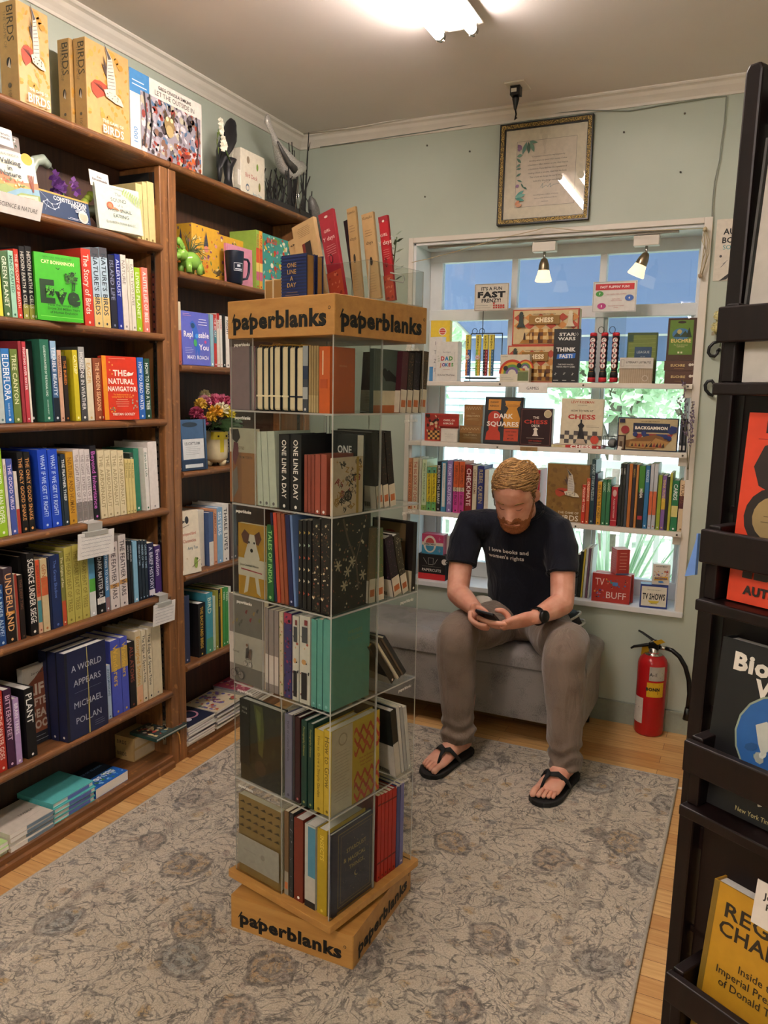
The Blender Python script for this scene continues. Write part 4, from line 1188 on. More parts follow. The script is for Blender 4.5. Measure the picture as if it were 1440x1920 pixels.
def tagcard(label,y0,y1,z0,z1,x,text,back=8):
    r = MB(); r.box((0,0,0),(.0014,y1 - y0,z1 - z0),'#e2ded8')
    c = Cv(r,(.0016,0,0),(0,1,0),(0,0,1),y1 - y0,z1 - z0)
    for i,t in enumerate(text): c.txt(t,.5,.66 - i * .2 if len(text) > 1 else .5,.008,'#4a4644','c',.01,.85)
    o = r.build('staff_pick_tag'); o.location = (x,y0,z0); o.rotation_euler = (0,radians(-back),0)
    return tag(o,label,'label')
tagcard('small white recommendation tag poking above the landscape book',*(1.6076,1.6574,2.0522,2.1007),-1.925,('recom-','mends'))
def f_const(c):
    c.rect(0,.93,1,1,'#c9a04a'); c.txt('CONSTELLATION',.62,.80,.012,'#eef0ee','c',.02,.66); c.txt('FINDER',.78,.66,.012,'#eef0ee','c',.02,.34)
    pts = [(.08,.5),(.16,.62),(.24,.5),(.34,.55),(.42,.68),(.36,.42),(.28,.3),(.16,.36),(.08,.5)]
    c.line(pts,.0014,'#c8d4e0'); c.line([(.24,.5),(.28,.3)],.0014,'#c8d4e0'); c.line([(.04,.9),(.18,.62),(.1,.2)],.001,'#9ab0c8')
    for p in pts: c.ell(p[0],p[1],.012,'#f0f4f8',n=8)
    c.ell(.84,.28,.1,'#d8d2c0'); c.ell(.84,.28,.075,'#bfb89e'); c.lines(.68,.92,.52,3,.05,'#dfe4e8',.0016,'c'); c.lines(.5,.95,.12,2,.05,'#c8d0d8',.0012,'c')
face_out('dark blue star finder book faced out in front of the swan',(-1.885,1.7045,.1904,.0705),Z1,'#1b3457',f_const,.012,0,8,g1)
def f_snail(c):
    c.txt('The',.5,.82,.010,'#5a6a62','c',0); c.txt('SOUND',.5,.69,.0115,'#4a5a54','c',0,.42); c.txt('of a',.52,.58,.009,'#5a6a62','c',0); c.txt('WILD SNAIL',.5,.47,.0115,'#4a5a54','c',0,.78); c.txt('EATING',.52,.34,.0115,'#4a5a54','c',0,.44); c.txt('ELISABETH TOVA BAILEY',.5,.18,.008,'#6a7a70','c',0,.66)
    c.lines(.28,.7,.93,1,.03,'#9aa89c',.001,'c'); c.ell(.29,.54,.075,'#b8502c'); c.ell(.29,.54,.045,'#d07a4a'); c.face([(.3,.50),(.4,.52),(.5,.45),(.3,.485)],'#a8754a'); c.line([(.5,.45),(.56,.49)],.0012,'#a8754a')
    for i in range(9): c.line([(.62 + i * .045,.90 - i * .024),(.66 + i * .045,.97 - i * .02)],.0035,'#8fae5a'); c.line([(.62 + i * .045,.90 - i * .024),(.60 + i * .045,.84 - i * .03)],.0035,'#a8c06a')
face_out('pale grey green book faced out with red snail on the top shelf',(-1.876,1.9207,.156,.1411),Z1,'#c3ccbb',f_snail,.014,14,9,g1)
tagcard('small white recommendation tag poking above the snail book',*(1.9178,1.9979,2.0164,2.0638),-1.905,('Alex','Recommends'))
R1 = [
    (2.11,2.1405,.1781,'#d6c589','','#6a5a2a','sand cream'),
    (2.1418,2.1637,.1895,'#d6c589','','#6a5a2a','sand cream'),
    (2.165,2.198,.1963,'#d6c589','','#6a5a2a','sand cream'),
    (2.2006,2.2194,.2339,'#151616','The Meaning of Insects','#d8d6d0','tall black',{'d': .165}),
]
row(R1,onA(Z1,-1.895),'top shelf, left bookcase',g1,-2)
# section sign on the shelf edge
mb = MB(); sy0,sy1 = 1.536,1.6797
mb.box((0,0,-.052),(.0015,sy1 - sy0,0),'#dedad4'); Cv(mb,(.0017,0,-.052),(0,1,0),(0,0,1),sy1 - sy0,.052).txt('SCIENCE & NATURE',.47,.45,.014,'#55524e','c',.0,.86)
o = mb.build('section_sign'); o.location = (-1.846,sy0,1.908); o.rotation_euler = (0,radians(18),0); tag(o,'white printed section sign stuck on the top shelf edge','sign')

# swan, orchid, foot of the swan stand
sw = empty('swan_figurine','pale green ceramic swan with curved neck behind the star finder book','figurine',(-1.97,1.8312,Z1))
CER = mat('#9aa596',.25)
mb = MB(); mb.ball((0,.02,.045),(.05,.10,.045),CER,16,k=10); mb.tube([(0,-.06,.05),(0,-.085,.09),(0,-.082,.135),(0,-.062,.168),(0,-.035,.178),(0,-.012,.166)],[.026,.02,.016,.015,.016,.012],CER,12); mb.tube([(0,.1,.05),(0,.16,.075),(0,.2,.02)],[.03,.018,.006],CER,10)
mb.build('body',sw); MB().tube([(0,-.014,.167),(0,.006,.158)],[.009,.002],mat('#4a4a44',.4),8).build('beak',sw)
orc = empty('orchid','purple orchid blossom with green buds behind the star finder book','flower',(-1.95,1.852,Z1))
mb = MB(); rnd = random.Random(4)
for i in range(16):
    c0 = Vector((rnd.uniform(-.02,.02),rnd.uniform(-.035,.04),.095 + rnd.uniform(-.035,.05)))
    for k in range(5):
        a = 2 * pi * k / 5 + rnd.random(); d = Vector((.4,cos(a),sin(a))).normalized(); q = d.orthogonal().normalized()
        mb.add([c0,c0 + d * .012 + q * .008,c0 + d * .021,c0 + d * .012 - q * .008],[(0,1,2,3)],['#4a2266','#6a3a84','#8a5aa0'][i % 3])
mb.build('petals',orc)
mb = MB(); mb.tube([(0,0,0),(0,0,.06),(0,.0,.12)],.003,'#4a6a2a',6); mb.tube([(0,0,.05),(0,.06,.07),(0,.085,.10)],.003,'#7a9a3a',6); mb.build('stem',orc)
mb = MB()
for k,(y,z) in enumerate(((.08,.085),(.095,.1),(.072,.075),(.105,.112))): mb.ball((.005,y,z),(.012,.013,.012),'#a9c04a',10,k=6)
mb.build('buds',orc)

# ---- on top of the left bookcase
ZT = 2.1655
def falcon(c,cx=.5,cy=.52,s=1.0):
    q = lambda x,y: (cx + x * s,cy + y * s)
    c.face([q(-.30,.03),q(-.38,-.02),q(-.36,-.10),q(-.26,-.14),q(-.1,-.08),q(-.05,.02),q(-.18,.04)],'#a8442c')
    for k in range(6): c.line([q(-.34 + k * .03,.0),q(-.12,-.05)],.0012,'#5a2418')
    c.face([q(-.05,.08),q(-.16,.22),q(-.10,.20),q(-.12,.30),q(0,.12)],'#4a3830')
    c.face([q(-.05,-.02),q(-.06,.15),q(-.04,.3),q(-.1,.42),q(.06,.3),q(.12,.1),q(.12,-.02)],'#cfc6b8'); c.face([q(-.1,.42),q(-.02,.28),q(.04,.30)],'#4a4440')
    for k in range(9): c.line([q(-.045,.0 + k * .032),q(.11 - k * .008,.02 + k * .032)],.0012,'#5a544c')
    c.face([q(-.14,-.03),q(.0,.0),q(.2,-.05),q(.27,-.12),q(.1,-.12),q(-.1,-.09)],'#d8cdb4'); c.blobs(max(.02,cx - .1 * s),cy - .1 * s,cx + .2 * s,cy - .03 * s,20,['#5a544c'],.001,.0025,5)
def f_birds(c,ts=.03):
    c.blobs(.02,.2,.98,.98,60,['#c2913a','#cc9c48','#b8862e'],.004,.012,12); falcon(c,.52,.56,1.12)
    c.txt('THE GAME OF',.55,.185,ts * .33,'#f3e6cc','c',.01,.6); c.txt('BIRDS',.55,.10,ts * .8,'#f6ead2','c',.015,.72)
def s_birds(c):
    c.txt('THE GAME OF',.36,.74,.011,'#8a7a5a','c',0,rot=-pi / 2); c.txt('BIRDS',.66,.79,.026,'#4a4638','c',0,rot=-pi / 2); c.ell(.5,.42,.13,'#2c2a28',.05); c.face([(.42,.38),(.6,.36),(.55,.46)],'#d8d0c0'); c.ell(.5,.2,.1,'#6a6250'); c.txt('1000',.5,.1,.012,'#8a7a5a','c',0,rot=-pi / 2)
def box_top(label,y0,y1,h,x1,thick,**kw):
    """box standing on the bookcase: broad face towards the room"""
    return carton(label,y1 - y0,thick,h,kw.pop('col'),(x1,(y0 + y1) / 2,ZT),(0,0,pi / 2),kw.pop('group',None),**kw)
XT = -1.895
tb = [
    1.6614,
    1.7692,
    1.906,
    2.0873,
]
gb = 'identical tan bird puzzle boxes on the bookcase top'
hb = 2.4327 - ZT
box_top('tan bird puzzle box standing alone at the left end of the bookcase top',tb[0],tb[1],hb * 1.0,XT,.07,col='#bf9c62',front=f_birds,side=s_birds,group=gb,name='puzzle_box',cat='puzzle')
bw = tb[3] - tb[2]
for nm,dx in (('front',0),('rear',-.052)):
    box_top(f'{nm} tan bird puzzle box of the pair left of the owl puzzle',tb[2] + (0 if not dx else -.012),tb[3] + (0 if not dx else -.012),hb,XT + dx,.048,col='#bf9c62',front=f_birds,side=s_birds,group=gb,name='puzzle_box',cat='puzzle')
def f_owl(c):
    c.rect(0,0,.12,1,'#d8d4cc'); c.rect(0,.72,.25,1,'#3f7fb4'); c.txt('1000',.06,.2,.018,'#5a8ab8','c',.02,rot=pi / 2); c.lines(.03,.22,.87,2,.05,'#dfe8f0',.003)
    c.txt('GREG CRAIOLA SIMKINS',.6,.93,.011,'#4a4644','c',.01,.62); c.txt('LET THE OUTSIDE IN',.6,.85,.016,'#6a6662','c',.0,.74)
    c.rect(.13,.02,.97,.78,'#8f8890'); c.blobs(.13,.02,.97,.78,240,['#5a5458','#a8a0a8','#c8c0c4','#7a5a48','#8a3a30','#4a6a8a','#b0a890','#3a3234'],.004,.016,21)
    c.blobs(.6,.02,.97,.3,60,['#a83a28','#c0602c','#6a2a24'],.004,.012,22)
    for x in (.17,.24,.90): c.line([(x,.78),(x + .03,.45),(x - .01,.1)],.006,'#3a3436')
    c.ell(.5,.5,.07,'#8a7348',.11); c.face([(.43,.56),(.44,.7),(.48,.62)],'#4a3c2a'); c.face([(.57,.56),(.57,.7),(.52,.62)],'#4a3c2a'); c.ell(.47,.57,.02,'#e0d0a0'); c.ell(.53,.57,.02,'#e0d0a0'); c.ell(.5,.42,.05,'#b09a68',.08)
tow = [
    2.0897,
    2.4565,
]
box_top('white puzzle box with owl picture and blue corner on the bookcase top',tow[0],tow[1],2.4139 - ZT,-1.895,.05,col='#d8d2c8',front=f_owl,name='puzzle_box',cat='puzzle',group='boxes and ornaments on the bookcase top')
# black bird ornament with blossom sprig
by = 2.6601
bb = empty('bird_ornament','matte black bird ornament with white blossom on the bookcase top','ornament',(-1.93,by,ZT),(0,0,radians(12)))
BK = mat('#1b1b1d',.45)
mb = MB()
rings = []
for t,(y,z,ry_,rx_) in enumerate([(-.085,.055,.004,.006),(-.075,.075,.012,.014),(-.055,.11,.022,.022),(-.03,.145,.036,.034),(-.005,.18,.040,.037),(.012,.21,.033,.032),(.02,.232,.027,.027),(.026,.25,.024,.025),(.03,.268,.017,.018),(.03,.279,.004,.004)]):
    rings.append([(rx_ * cos(2 * pi * k / 16),y + ry_ * sin(2 * pi * k / 16) * .8,z + ry_ * sin(2 * pi * k / 16) * .35) for k in range(16)])
mb.loft(rings,BK); mb.build('body',bb)
MB().tube([(0,.045,.255),(0,.062,.256),(0,.078,.258)],[.009,.006,.001],BK,8).build('beak',bb)
MB().tube([(0,-.055,.12),(0,-.075,.06),(0,-.08,.02)],[.012,.016,.010],BK,8,flat=.5).build('tail',bb)
MB().lathe([(.05,0),(.05,.008),(.02,.014),(.014,.05),(.02,.09),(.034,.12)],BK,16).build('stand',bb)
mb = MB(); mb.tube([(.02,-.02,.10),(.03,-.09,.13),(.03,-.15,.18)],.0025,'#5a7a3a',6)
mb.build('sprig',bb)
mb = MB(); rnd = random.Random(9)
for (y,z) in ((-.13,.15),(-.145,.18),(-.15,.205),(-.115,.135),(-.135,.125)):
    for k in range(6):
        a = 2 * pi * k / 6; d = Vector((.5,cos(a),sin(a))).normalized(); q = d.orthogonal(); c0 = Vector((.035,y,z)); mb.add([c0,c0 + d * .01 + q * .008,c0 + d * .02,c0 + d * .01 - q * .008],[(0,1,2,3)],'#dcd8c4')
mb.build('blossom',bb)
mb = MB()
for k,(y,z) in enumerate(((-.16,.17),(-.165,.145),(-.155,.12),(-.15,.18))):
    c0 = Vector((.03,y,z)); mb.add([c0,c0 + Vector((.01,-.012,-.008)),c0 + Vector((.004,-.006,-.03)),c0 + Vector((-.004,.008,-.014))],[(0,1,2,3)],'#8fb03a')
mb.build('leaves',bb)
MB().box((.052,-.03,.02),(.0535,-.006,.075),WHITE).build('price_tag',bb)
# bird card box
def f_bd(c):
    c.ell(.3,.8,.06,'#8a7a64',.08); c.ell(.68,.72,.04,'#6f8f3c',.08); c.txt('Bird Deck',.42,.47,.02,'#b06a60','c',.01,.5); c.ell(.26,.2,.07,'#5a6a7a',.08); c.ell(.26,.19,.05,'#d8cdb8',.05); c.ell(.76,.3,.045,'#7a7a3a',.1); c.txt('Amy Tan',.66,.1,.014,'#8aa0a8','c',.01,.4)
tbd = [
    2.7097,
    2.8768,
]
for k,lb in ((0,'front cream bird card box of three beside the black bird ornament'),(1,'middle cream bird card box beside the black bird ornament'),(2,'rear cream bird card box beside the black bird ornament')):
    box_top(lb,tbd[0] - k * .004,tbd[1] - k * .004,2.3408 - ZT,-1.905 - k * .036,.035,col='#d8d0bc',front=f_bd if k == 0 else None,name='card_box',cat='box',group='cream bird card boxes')
# twig basket with silver bird
TWG = mat('#2b2a28',.8,.2,80)
ny0,ny1 = [
    2.9289,
    3.2721,
]
nest = empty('twig_basket','dark basket of bare upright twigs at the corner end of the bookcase top','basket',(-1.955,(ny0 + ny1) / 2,ZT))
hwid = (ny1 - ny0) / 2 - .02
MB().box((-.05,-hwid,0),(.05,hwid,.035),mat('#2e2d2b',.8)).build('basket_base',nest)
rnd = random.Random(11)
mb = MB()
for i in range(34):
    y = -hwid + 2 * hwid * rnd.random(); x = rnd.choice((-.045,.045)) + rnd.uniform(-.008,.008); h = rnd.uniform(.13,.22)
    p = [(x,y,.03),(x + rnd.uniform(-.015,.015),y + rnd.uniform(-.02,.02),h * .5),(x + rnd.uniform(-.02,.02),y + rnd.uniform(-.03,.03),h)]
    mb.tube(p,[.0045,.004,.0025],TWG,6)
    if i % 2: mb.tube([p[1],(p[1][0] + rnd.uniform(-.02,.02),p[1][1] + rnd.uniform(-.04,.04),p[1][2] + .05)],[.003,.0015],TWG,5)
for (y,h,yo) in ((.13,.39,.165),(.03,.30,-.005),(.05,.31,.02),(.06,.28,.04),(.0,.26,.03)):
    mb.tube([(.03,y,.03),(.03,y + (yo - y) * .4,h * .5),(.03,yo,h)],[.005,.0045,.002],TWG,6); mb.tube([(.03,yo - .004,h * .8),(.03,yo + .012,h * .9)],[.003,.001],TWG,5)
mb.build('twigs',nest)
SILV = mat('#c3c1ba',.4,.3,220,metal=.25)
sb = empty('silver_bird','large silver feathered bird with long tail resting on the twig basket','ornament',(-1.93,3.0973,2.372))
rings = []
for (y,z,r_) in [(-.175,.148,.004),(-.165,.142,.022),(-.13,.105,.014),(-.10,.07,.017),(-.07,.04,.03),(-.03,.01,.045),(.02,-.01,.05),(.06,-.005,.043),(.09,.01,.036),(.115,.012,.028),(.13,.008,.014),(.155,.002,.002)]:
    rings.append([(r_ * cos(2 * pi * k / 16) * (.5 if y < -.1 else .9),y + .35 * r_ * sin(2 * pi * k / 16),z + r_ * sin(2 * pi * k / 16)) for k in range(16)])
MB().loft(rings,SILV).build('body',sb)
MB().tube([(.03,-.13,.06),(.035,-.06,.0),(.03,.0,-.02)],[.004,.012,.02],mat('#5a5956',.4,.2,120,metal=.5),8).build('wing',sb)
mb = MB(); mb.tube([(.05,.0,-.05),(.052,-.012,-.12),(.05,-.02,-.19)],.002,STEEL,6); mb.tube([(.05,.0,-.05),(.056,.0,-.15),(.05,.02,-.2),(.05,.03,-.17)],.002,STEEL,6); mb.build('wire_legs',sb)
sb2 = empty('silver_bird','smaller grey bird hanging tail down at the right end of the twigs','ornament',(-1.905,ny1 + .006,ZT + .06),(radians(-60),0,0))
rings = []
for (y,z,r_) in [(-.06,.0,.004),(-.04,.0,.018),(0,0,.026),(.05,.004,.022),(.1,.01,.012),(.15,.012,.008),(.17,.012,.002)]:
    rings.append([(r_ * cos(2 * pi * k / 12),y,z + r_ * sin(2 * pi * k / 12)) for k in range(12)])
MB().loft(rings,mat('#6e6d69',.5,.2,200,metal=.3)).build('body',sb2)

# ================================================================== CORNER BOOKCASE
gB = 'books and boxes on the corner bookcase'
# shelf 1: puzzle boxes, mug, dinosaur
def onB(px0,px1,z,x): pass
ZB1 = 1.812
def f_gnome(c,n=46,seed=31):
    c.blobs(.03,.03,.97,.97,n,['#b5492c','#5a7a4a','#7f6a50','#e3cf9a','#7a4a6a','#cf8f8f'],.003,.009,seed); c.face([(.4,.62),(.5,.92),(.58,.64)],'#3c3f48'); c.ell(.5,.58,.08,'#d98a7a',.06)
    for i in range(3): c.txt(('MUSH','ROOM','GNOME')[i],.3,.3 - i * .07,.008,'#d9652c','l',.01)
q = [
    2.4326,
    2.5979,
    2.6047,
    2.8344,
]
def onsh(label,y0,y1,h,x1,thick,z,**kw):
    return carton(label,y1 - y0,thick,h,kw.pop('col'),(x1,(y0 + y1) / 2,z + .0005),(0,0,pi / 2 + radians(kw.pop('t',0))),gB,**kw)
hY = 2.0057 - ZB1
onsh('yellow illustrated puzzle box nearest the oak upright, behind the green dinosaur',q[0],q[1],hY,-1.93,.10,ZB1,col='#d2a233',front=f_gnome,side=f_gnome,name='puzzle_box',cat='puzzle')
onsh('yellow illustrated puzzle box behind the navy mug and pink book',q[2],q[3] - .004,hY * .98,-1.955,.07,ZB1,col='#d2a233',front=lambda c: f_gnome(c,46,33),name='puzzle_box',cat='puzzle')
q2 = [
    2.6121,
    2.7866,
    2.7924,
    2.8136,
    2.8155,
    2.839,
    2.8429,
    3.1025,
]
face_out('plain pink notebook standing behind the navy mug',(-1.905,q2[0],q2[1] - q2[0],1.9629 - ZB1),ZB1,'#cf8aa0',lambda c: c.line([(.04,0),(.04,1)],.002,'#b8708a'),.012,0,1,gB,hard=True)
def rowB(lb,a,b,h,col,title,tcol,z,**kw): book(lb,b - a - .001,.13,h,col,(-1.892,(a + b) / 2,z + .0006),(0,radians(kw.pop('lean',0)),pi / 2),gB,title,tcol,**kw)
hP = 2.0447 - ZB1
for (a,b,cl,d) in ((2,3,'#8fae4a','green and orange'),(4,5,'#d9a23a','orange and lime')):
    rowB(f'slim {d} puzzle spine between pink book and turquoise puzzle box',q2[a],q2[b],hP,cl,'PUZZLE','#b0402c',ZB1,bands=[(.3,.55,'#c9502c'),(.55,.7,'#e3c46a'),(.7,.85,'#c0607a')],name='puzzle_box',cat='puzzle')
def f_turq(c):
    c.blobs(.02,.02,.98,.98,130,['#d9b23a','#b8402c','#e3dcc0','#2f5a5a','#c85a7a','#5f9a4a','#8fc0b0'],.004,.013,41); c.txt('BUGS!',.3,.9,.02,'#c9402c','c',.03); c.ell(.8,.55,.11,'#ead8d0'); c.lines(.74,.86,.58,3,.05,'#b0506a',.002,'c')
onsh('turquoise puzzle box crowded with colourful creatures, right of the mug',q2[6],q2[7],hP,-1.90,.055,ZB1,col='#3a8f86',front=f_turq,side=lambda c: c.rect(0,0,1,1,'#b8a24a'),name='puzzle_box',cat='puzzle')
# mug
my = 2.6368
mug = empty('mug','navy travel mug with framed white logo on the corner bookcase','mug',(-1.888,my,ZB1),(0,0,radians(-25)))
NV = mat('#111a2b',.4,.03)
MB().lathe([(.028,0),(.031,.002),(.038,.118),(.0385,.122),(.0365,.122),(.035,.118),(.029,.008),(0,.008)],NV,32).build('cup',mug)
MB().tube([(0,.037,.098),(0,.058,.098),(0,.066,.085),(0,.064,.05),(0,.055,.025),(0,.033,.02)],[.006] * 6,NV,10,flat=.8).build('handle',mug)
mb = MB()
for a0,a1,z0,z1 in ((-.55,.55,.074,.076),(-.55,.55,.046,.048),(-.56,-.53,.046,.076),(.53,.56,.046,.076),(-.2,.2,.061,.07),(-.42,.42,.051,.055)):
    n = 8
    for i in range(n):
        t0 = a0 + (a1 - a0) * i / n; t1 = a0 + (a1 - a0) * (i + 1) / n
        R = lambda z: .0313 + (z - .002) * (.007 / .116) + .0003
        mb.add([(R(z0) * cos(t0),R(z0) * sin(t0),z0),(R(z0) * cos(t1),R(z0) * sin(t1),z0),(R(z1) * cos(t1),R(z1) * sin(t1),z1),(R(z1) * cos(t0),R(z1) * sin(t0),z1)],[(0,1,2,3)],'#cfd4da')
mb.build('logo',mug)
# dinosaur planter
dy = 2.358
dn = empty('dinosaur_planter','glossy green dinosaur planter holding wiry air plants','planter',(-1.885,dy,ZB1))
DG = mat('#7fae4a',.12)
mb = MB(); mb.ball((0,.01,.045),(.03,.045,.033),DG,14,k=8); mb.ball((.005,-.045,.06),(.022,.024,.022),DG,12,k=8); mb.tube([(.005,-.06,.056),(.008,-.078,.045)],[.015,.007],DG,8); mb.tube([(0,.045,.04),(0,.07,.025),(0,.085,.012)],[.02,.011,.004],DG,10)
mb.build('body',dn)
mb = MB()
for i in range(9):
    a = -1.2 + 2.6 * i / 8; mb.ball((-.004,-.032 + .034 * cos(a + pi / 2) * .6,.07 + .036 * sin(a + .6)),(.008,.011,.013),DG,8,k=6)
mb.build('frill',dn)
for i,(y,h_) in enumerate(((-.025,.0),(.035,.0),(-.022,.0),(.036,.0))): MB().tube([((.018 if i < 2 else -.018),y,.035),((.02 if i < 2 else -.02),y,0)],[.012,.011],DG,8).build('leg',dn)
mb = MB()
for s in (-1,1): mb.tube([(.005 + s * .01,-.055,.075),(.007 + s * .012,-.072,.09)],[.005,.001],DG,6)
mb.build('horns',dn)
mb = MB(); rnd = random.Random(8)
for i in range(22):
    a = rnd.uniform(-.3,2.2); l = rnd.uniform(.05,.1); mb.tube([(0,.005,.07),(rnd.uniform(-.01,.02),.005 + .5 * l * cos(a),.07 + l * .6 * abs(sin(a)) + .01),(rnd.uniform(-.01,.03),.005 + l * cos(a),.075 + l * sin(a) * .9)],[.0018,.0014,.0006],'#4f5a35',4)
mb.build('air_plant',dn)
bf = empty('butterfly','small brown butterfly ornament on the shelf edge left of the mug','ornament',(-1.868,2.5052,ZB1 + .012),(radians(10),0,0))
mb = MB()
for s in (-1,1): mb.add([(0,0,0),(s * .008,-.02,.012),(s * .012,-.004,.022),(s * .01,.012,.012)],[(0,1,2,3)],'#5a4a2a')
mb.build('wings',bf); MB().tube([(0,-.012,-.002),(0,.012,.002)],.002,BLACKM,6).build('body',bf)

# shelf 2
ZB2 = 1.487
def f_rep(c):
    c.txt('Replaceable',.52,.58,.021,'#f2f0f4','c',.02,.92); c.txt('You',.78,.35,.021,'#f2f0f4','c',.02,.4); c.txt('MARY ROACH',.54,.15,.014,'#eef0f6','c',.012,.78)
    c.face([(.3,.78),(.4,.84),(.52,.76),(.6,.6),(.55,.45),(.62,.3),(.58,.1),(.52,.3),(.44,.08),(.46,.36),(.4,.5),(.38,.68)],'#2f5fb8'); c.ell(.4,.74,.07,'#24486a',.05); c.ell(.46,.42,.06,'#3f9a5a',.07); c.ell(.83,.45,.04,'#d0508a'); c.ell(.52,.55,.06,'#3f8fd8')
    c.lines(.06,.36,.95,2,.03,'#d8a0b8',.0015); c.lines(.58,.92,.87,3,.05,'#e6e8f4',.0022,'c'); c.lines(.08,.38,.32,4,.03,'#c8cce8',.001)
rB2 = [
    (2.293,2.3135,.2204,'#d8ccae','','#8a5a3a','cream floral',{'bands': [(.45,1,'#b8684a')]}),
    (2.4797,2.5011,.1936,'#8fb9c6','','#fff','aqua'),
    (2.5027,2.5194,.1956,'#b3322e','THE SECRET','#eee','crimson',{'bands': [(.3,.55,'#3a7a86')]}),
    (2.521,2.5379,.2013,'#d8d2c6','MATHS','#b3322e','red topped white',{'bands': [(0,.12,'#a82a2c')]}),
    (2.5413,2.5549,.1951,'#dcd8d0','STORIES','#b3322e','plain white'),
    (2.5566,2.5755,.2008,'#161616','','#ddd','black'),
    (2.5772,2.5999,.1948,'#dedad2','NIGHT','#555','ivory'),
]
row(rB2,onA(ZB2),'second shelf, corner bookcase',gB,-1)
face_out('periwinkle blue book faced out with white lettering, corner bookcase',(-1.88,2.3096,.141,.1912),ZB2,'#5a62b8',f_rep,.02,6,3,gB,hard=True)
# shelf 3: bouquet and notebook
ZB3 = 1.103
def f_leu(c):
    c.rect(0,0,1,.2,'#22364f'); c.rect(.05,.22,.88,.62,'#d3d6d6'); c.txt('LEUCHTTURM',.42,.53,.011,'#4a5258','c',.01,.6); c.lines(.15,.75,.46,5,.035,'#8a9498',.001); c.rect(0,.62,1,1,'#3d5a7c'); c.ell(.35,.9,.3,'#22303f',.05); c.line([(.90,0),(.90,1)],.004,'#16202c'); c.rect(.1,.05,.8,.12,'#c9cfd2')
face_out('dark blue notebook with white paper wrap in front of the flower vase',(-1.872,2.2851,.1346,.1864),ZB3,'#2f4a68',f_leu,.014,4,3,gB,hard=True)
vy = 2.5586
vs = empty('flower_vase','cream face vase holding a bouquet of yellow, white and pink chrysanthemums','vase',(-1.935,vy,ZB3))
CR = mat('#cfc39e',.3)
MB().lathe([(.0,.012),(.038,.014),(.05,.03),(.052,.07),(.05,.11),(.049,.135),(.046,.135),(.046,.11),(.044,.03),(0,.03)],CR,28).build('pot',vs)
for k in range(3):
    a = 2 * pi * k / 3 + .3; MB().lathe([(.012,0),(.018,.02),(.01,.024)],CR,12,Matrix.Translation((.03 * cos(a),.03 * sin(a),0))).build('foot',vs)
mb = MB()
YE = mat('#c9b82f',.4)
for i in range(10):
    a0 = -.95 + i * .17
    def Q(a,z): return (.0525 * cos(a - .25),.0525 * sin(a - .25),z)
    zl = .105 if i not in (4,5) else .055
    mb.add([Q(a0,zl),Q(a0 + .17,zl),Q(a0 + .17,.135),Q(a0,.135)],[(0,1,2,3)],YE)
for y in (-.026,.010): mb.ball((.0535 * cos(y / .05 - .25 + .1),.0535 * sin(y / .05 - .1),.118),.004,BLACKM,8,k=6)
mb.build('face_glaze',vs)
mb = MB(); rnd = random.Random(6)
for i in range(120):
    a = rnd.uniform(0,2 * pi); e = rnd.uniform(-.2,.7); R = rnd.uniform(.05,.1); c0 = Vector((R * cos(a) * cos(e) * .8,R * sin(a) * cos(e),.16 + R * .5 * sin(e))); d = Vector((cos(a),sin(a),rnd.uniform(-.6,.3))).normalized(); s_ = d.orthogonal().normalized()
    mb.add([c0,c0 + d * .02 + s_ * .009,c0 + d * .045,c0 + d * .02 - s_ * .009],[(0,1,2,3)],'#223a18')
mb.build('foliage',vs)
def mum(p,r,cols,seed):
    mb = MB(); rnd = random.Random(seed)
    for i in range(170):
        u = Vector((rnd.gauss(0,1),rnd.gauss(0,1),rnd.gauss(0,1))).normalized()
        if u.z < -.6: continue
        t = u.orthogonal().normalized() if i % 2 else u.cross(u.orthogonal()).normalized()
        c0 = Vector(p) + u * r * .45; mb.add([c0 - t * r * .1,c0 + u * r * .3 - t * r * .14,c0 + u * r * .58,c0 + u * r * .3 + t * r * .14],[(0,1,2,3)],cols[i % len(cols)])
    mb.ball(p,r * .5,cols[0],8,k=6); mb.build('blossom',vs)
for i,(y,z,x,r,cl) in enumerate(((-.11,.205,.0,.030,('#8f2f4e','#a8405f')),(-.07,.19,.035,.026,('#b58a1c','#c9a22f')),(-.045,.212,.04,.032,('#c9911f','#dba52f')),(-.005,.222,.04,.032,('#d8d0a8','#e6e0c4')),(.03,.205,.045,.032,('#d8c21f','#e6d63a')),(.005,.252,.0,.033,('#b9456a','#cf6a86')),(.055,.25,.005,.034,('#a83a5a','#c05a78')),(-.05,.25,-.01,.03,('#c06a88','#d8a0b0')),(-.085,.24,.0,.028,('#b08a28','#caa63a')),(-.10,.175,.02,.024,('#8f2f4e','#a8405f')),(.08,.21,.0,.03,('#b9456a','#a83a5a')),(-.03,.275,-.02,.024,('#d8d0a8','#cbbf8a')))):
    mum((x,y,z),r,cl,50 + i)
rB3 = [
    (2.6272,2.6488,.15,'#17181a','','#ddd','black'),
    (2.6506,2.678,.1491,'#20242a','THE LAST','#ccc','charcoal'),
]
row(rB3,onA(ZB3,-1.95),'behind the vase, corner bookcase',gB)
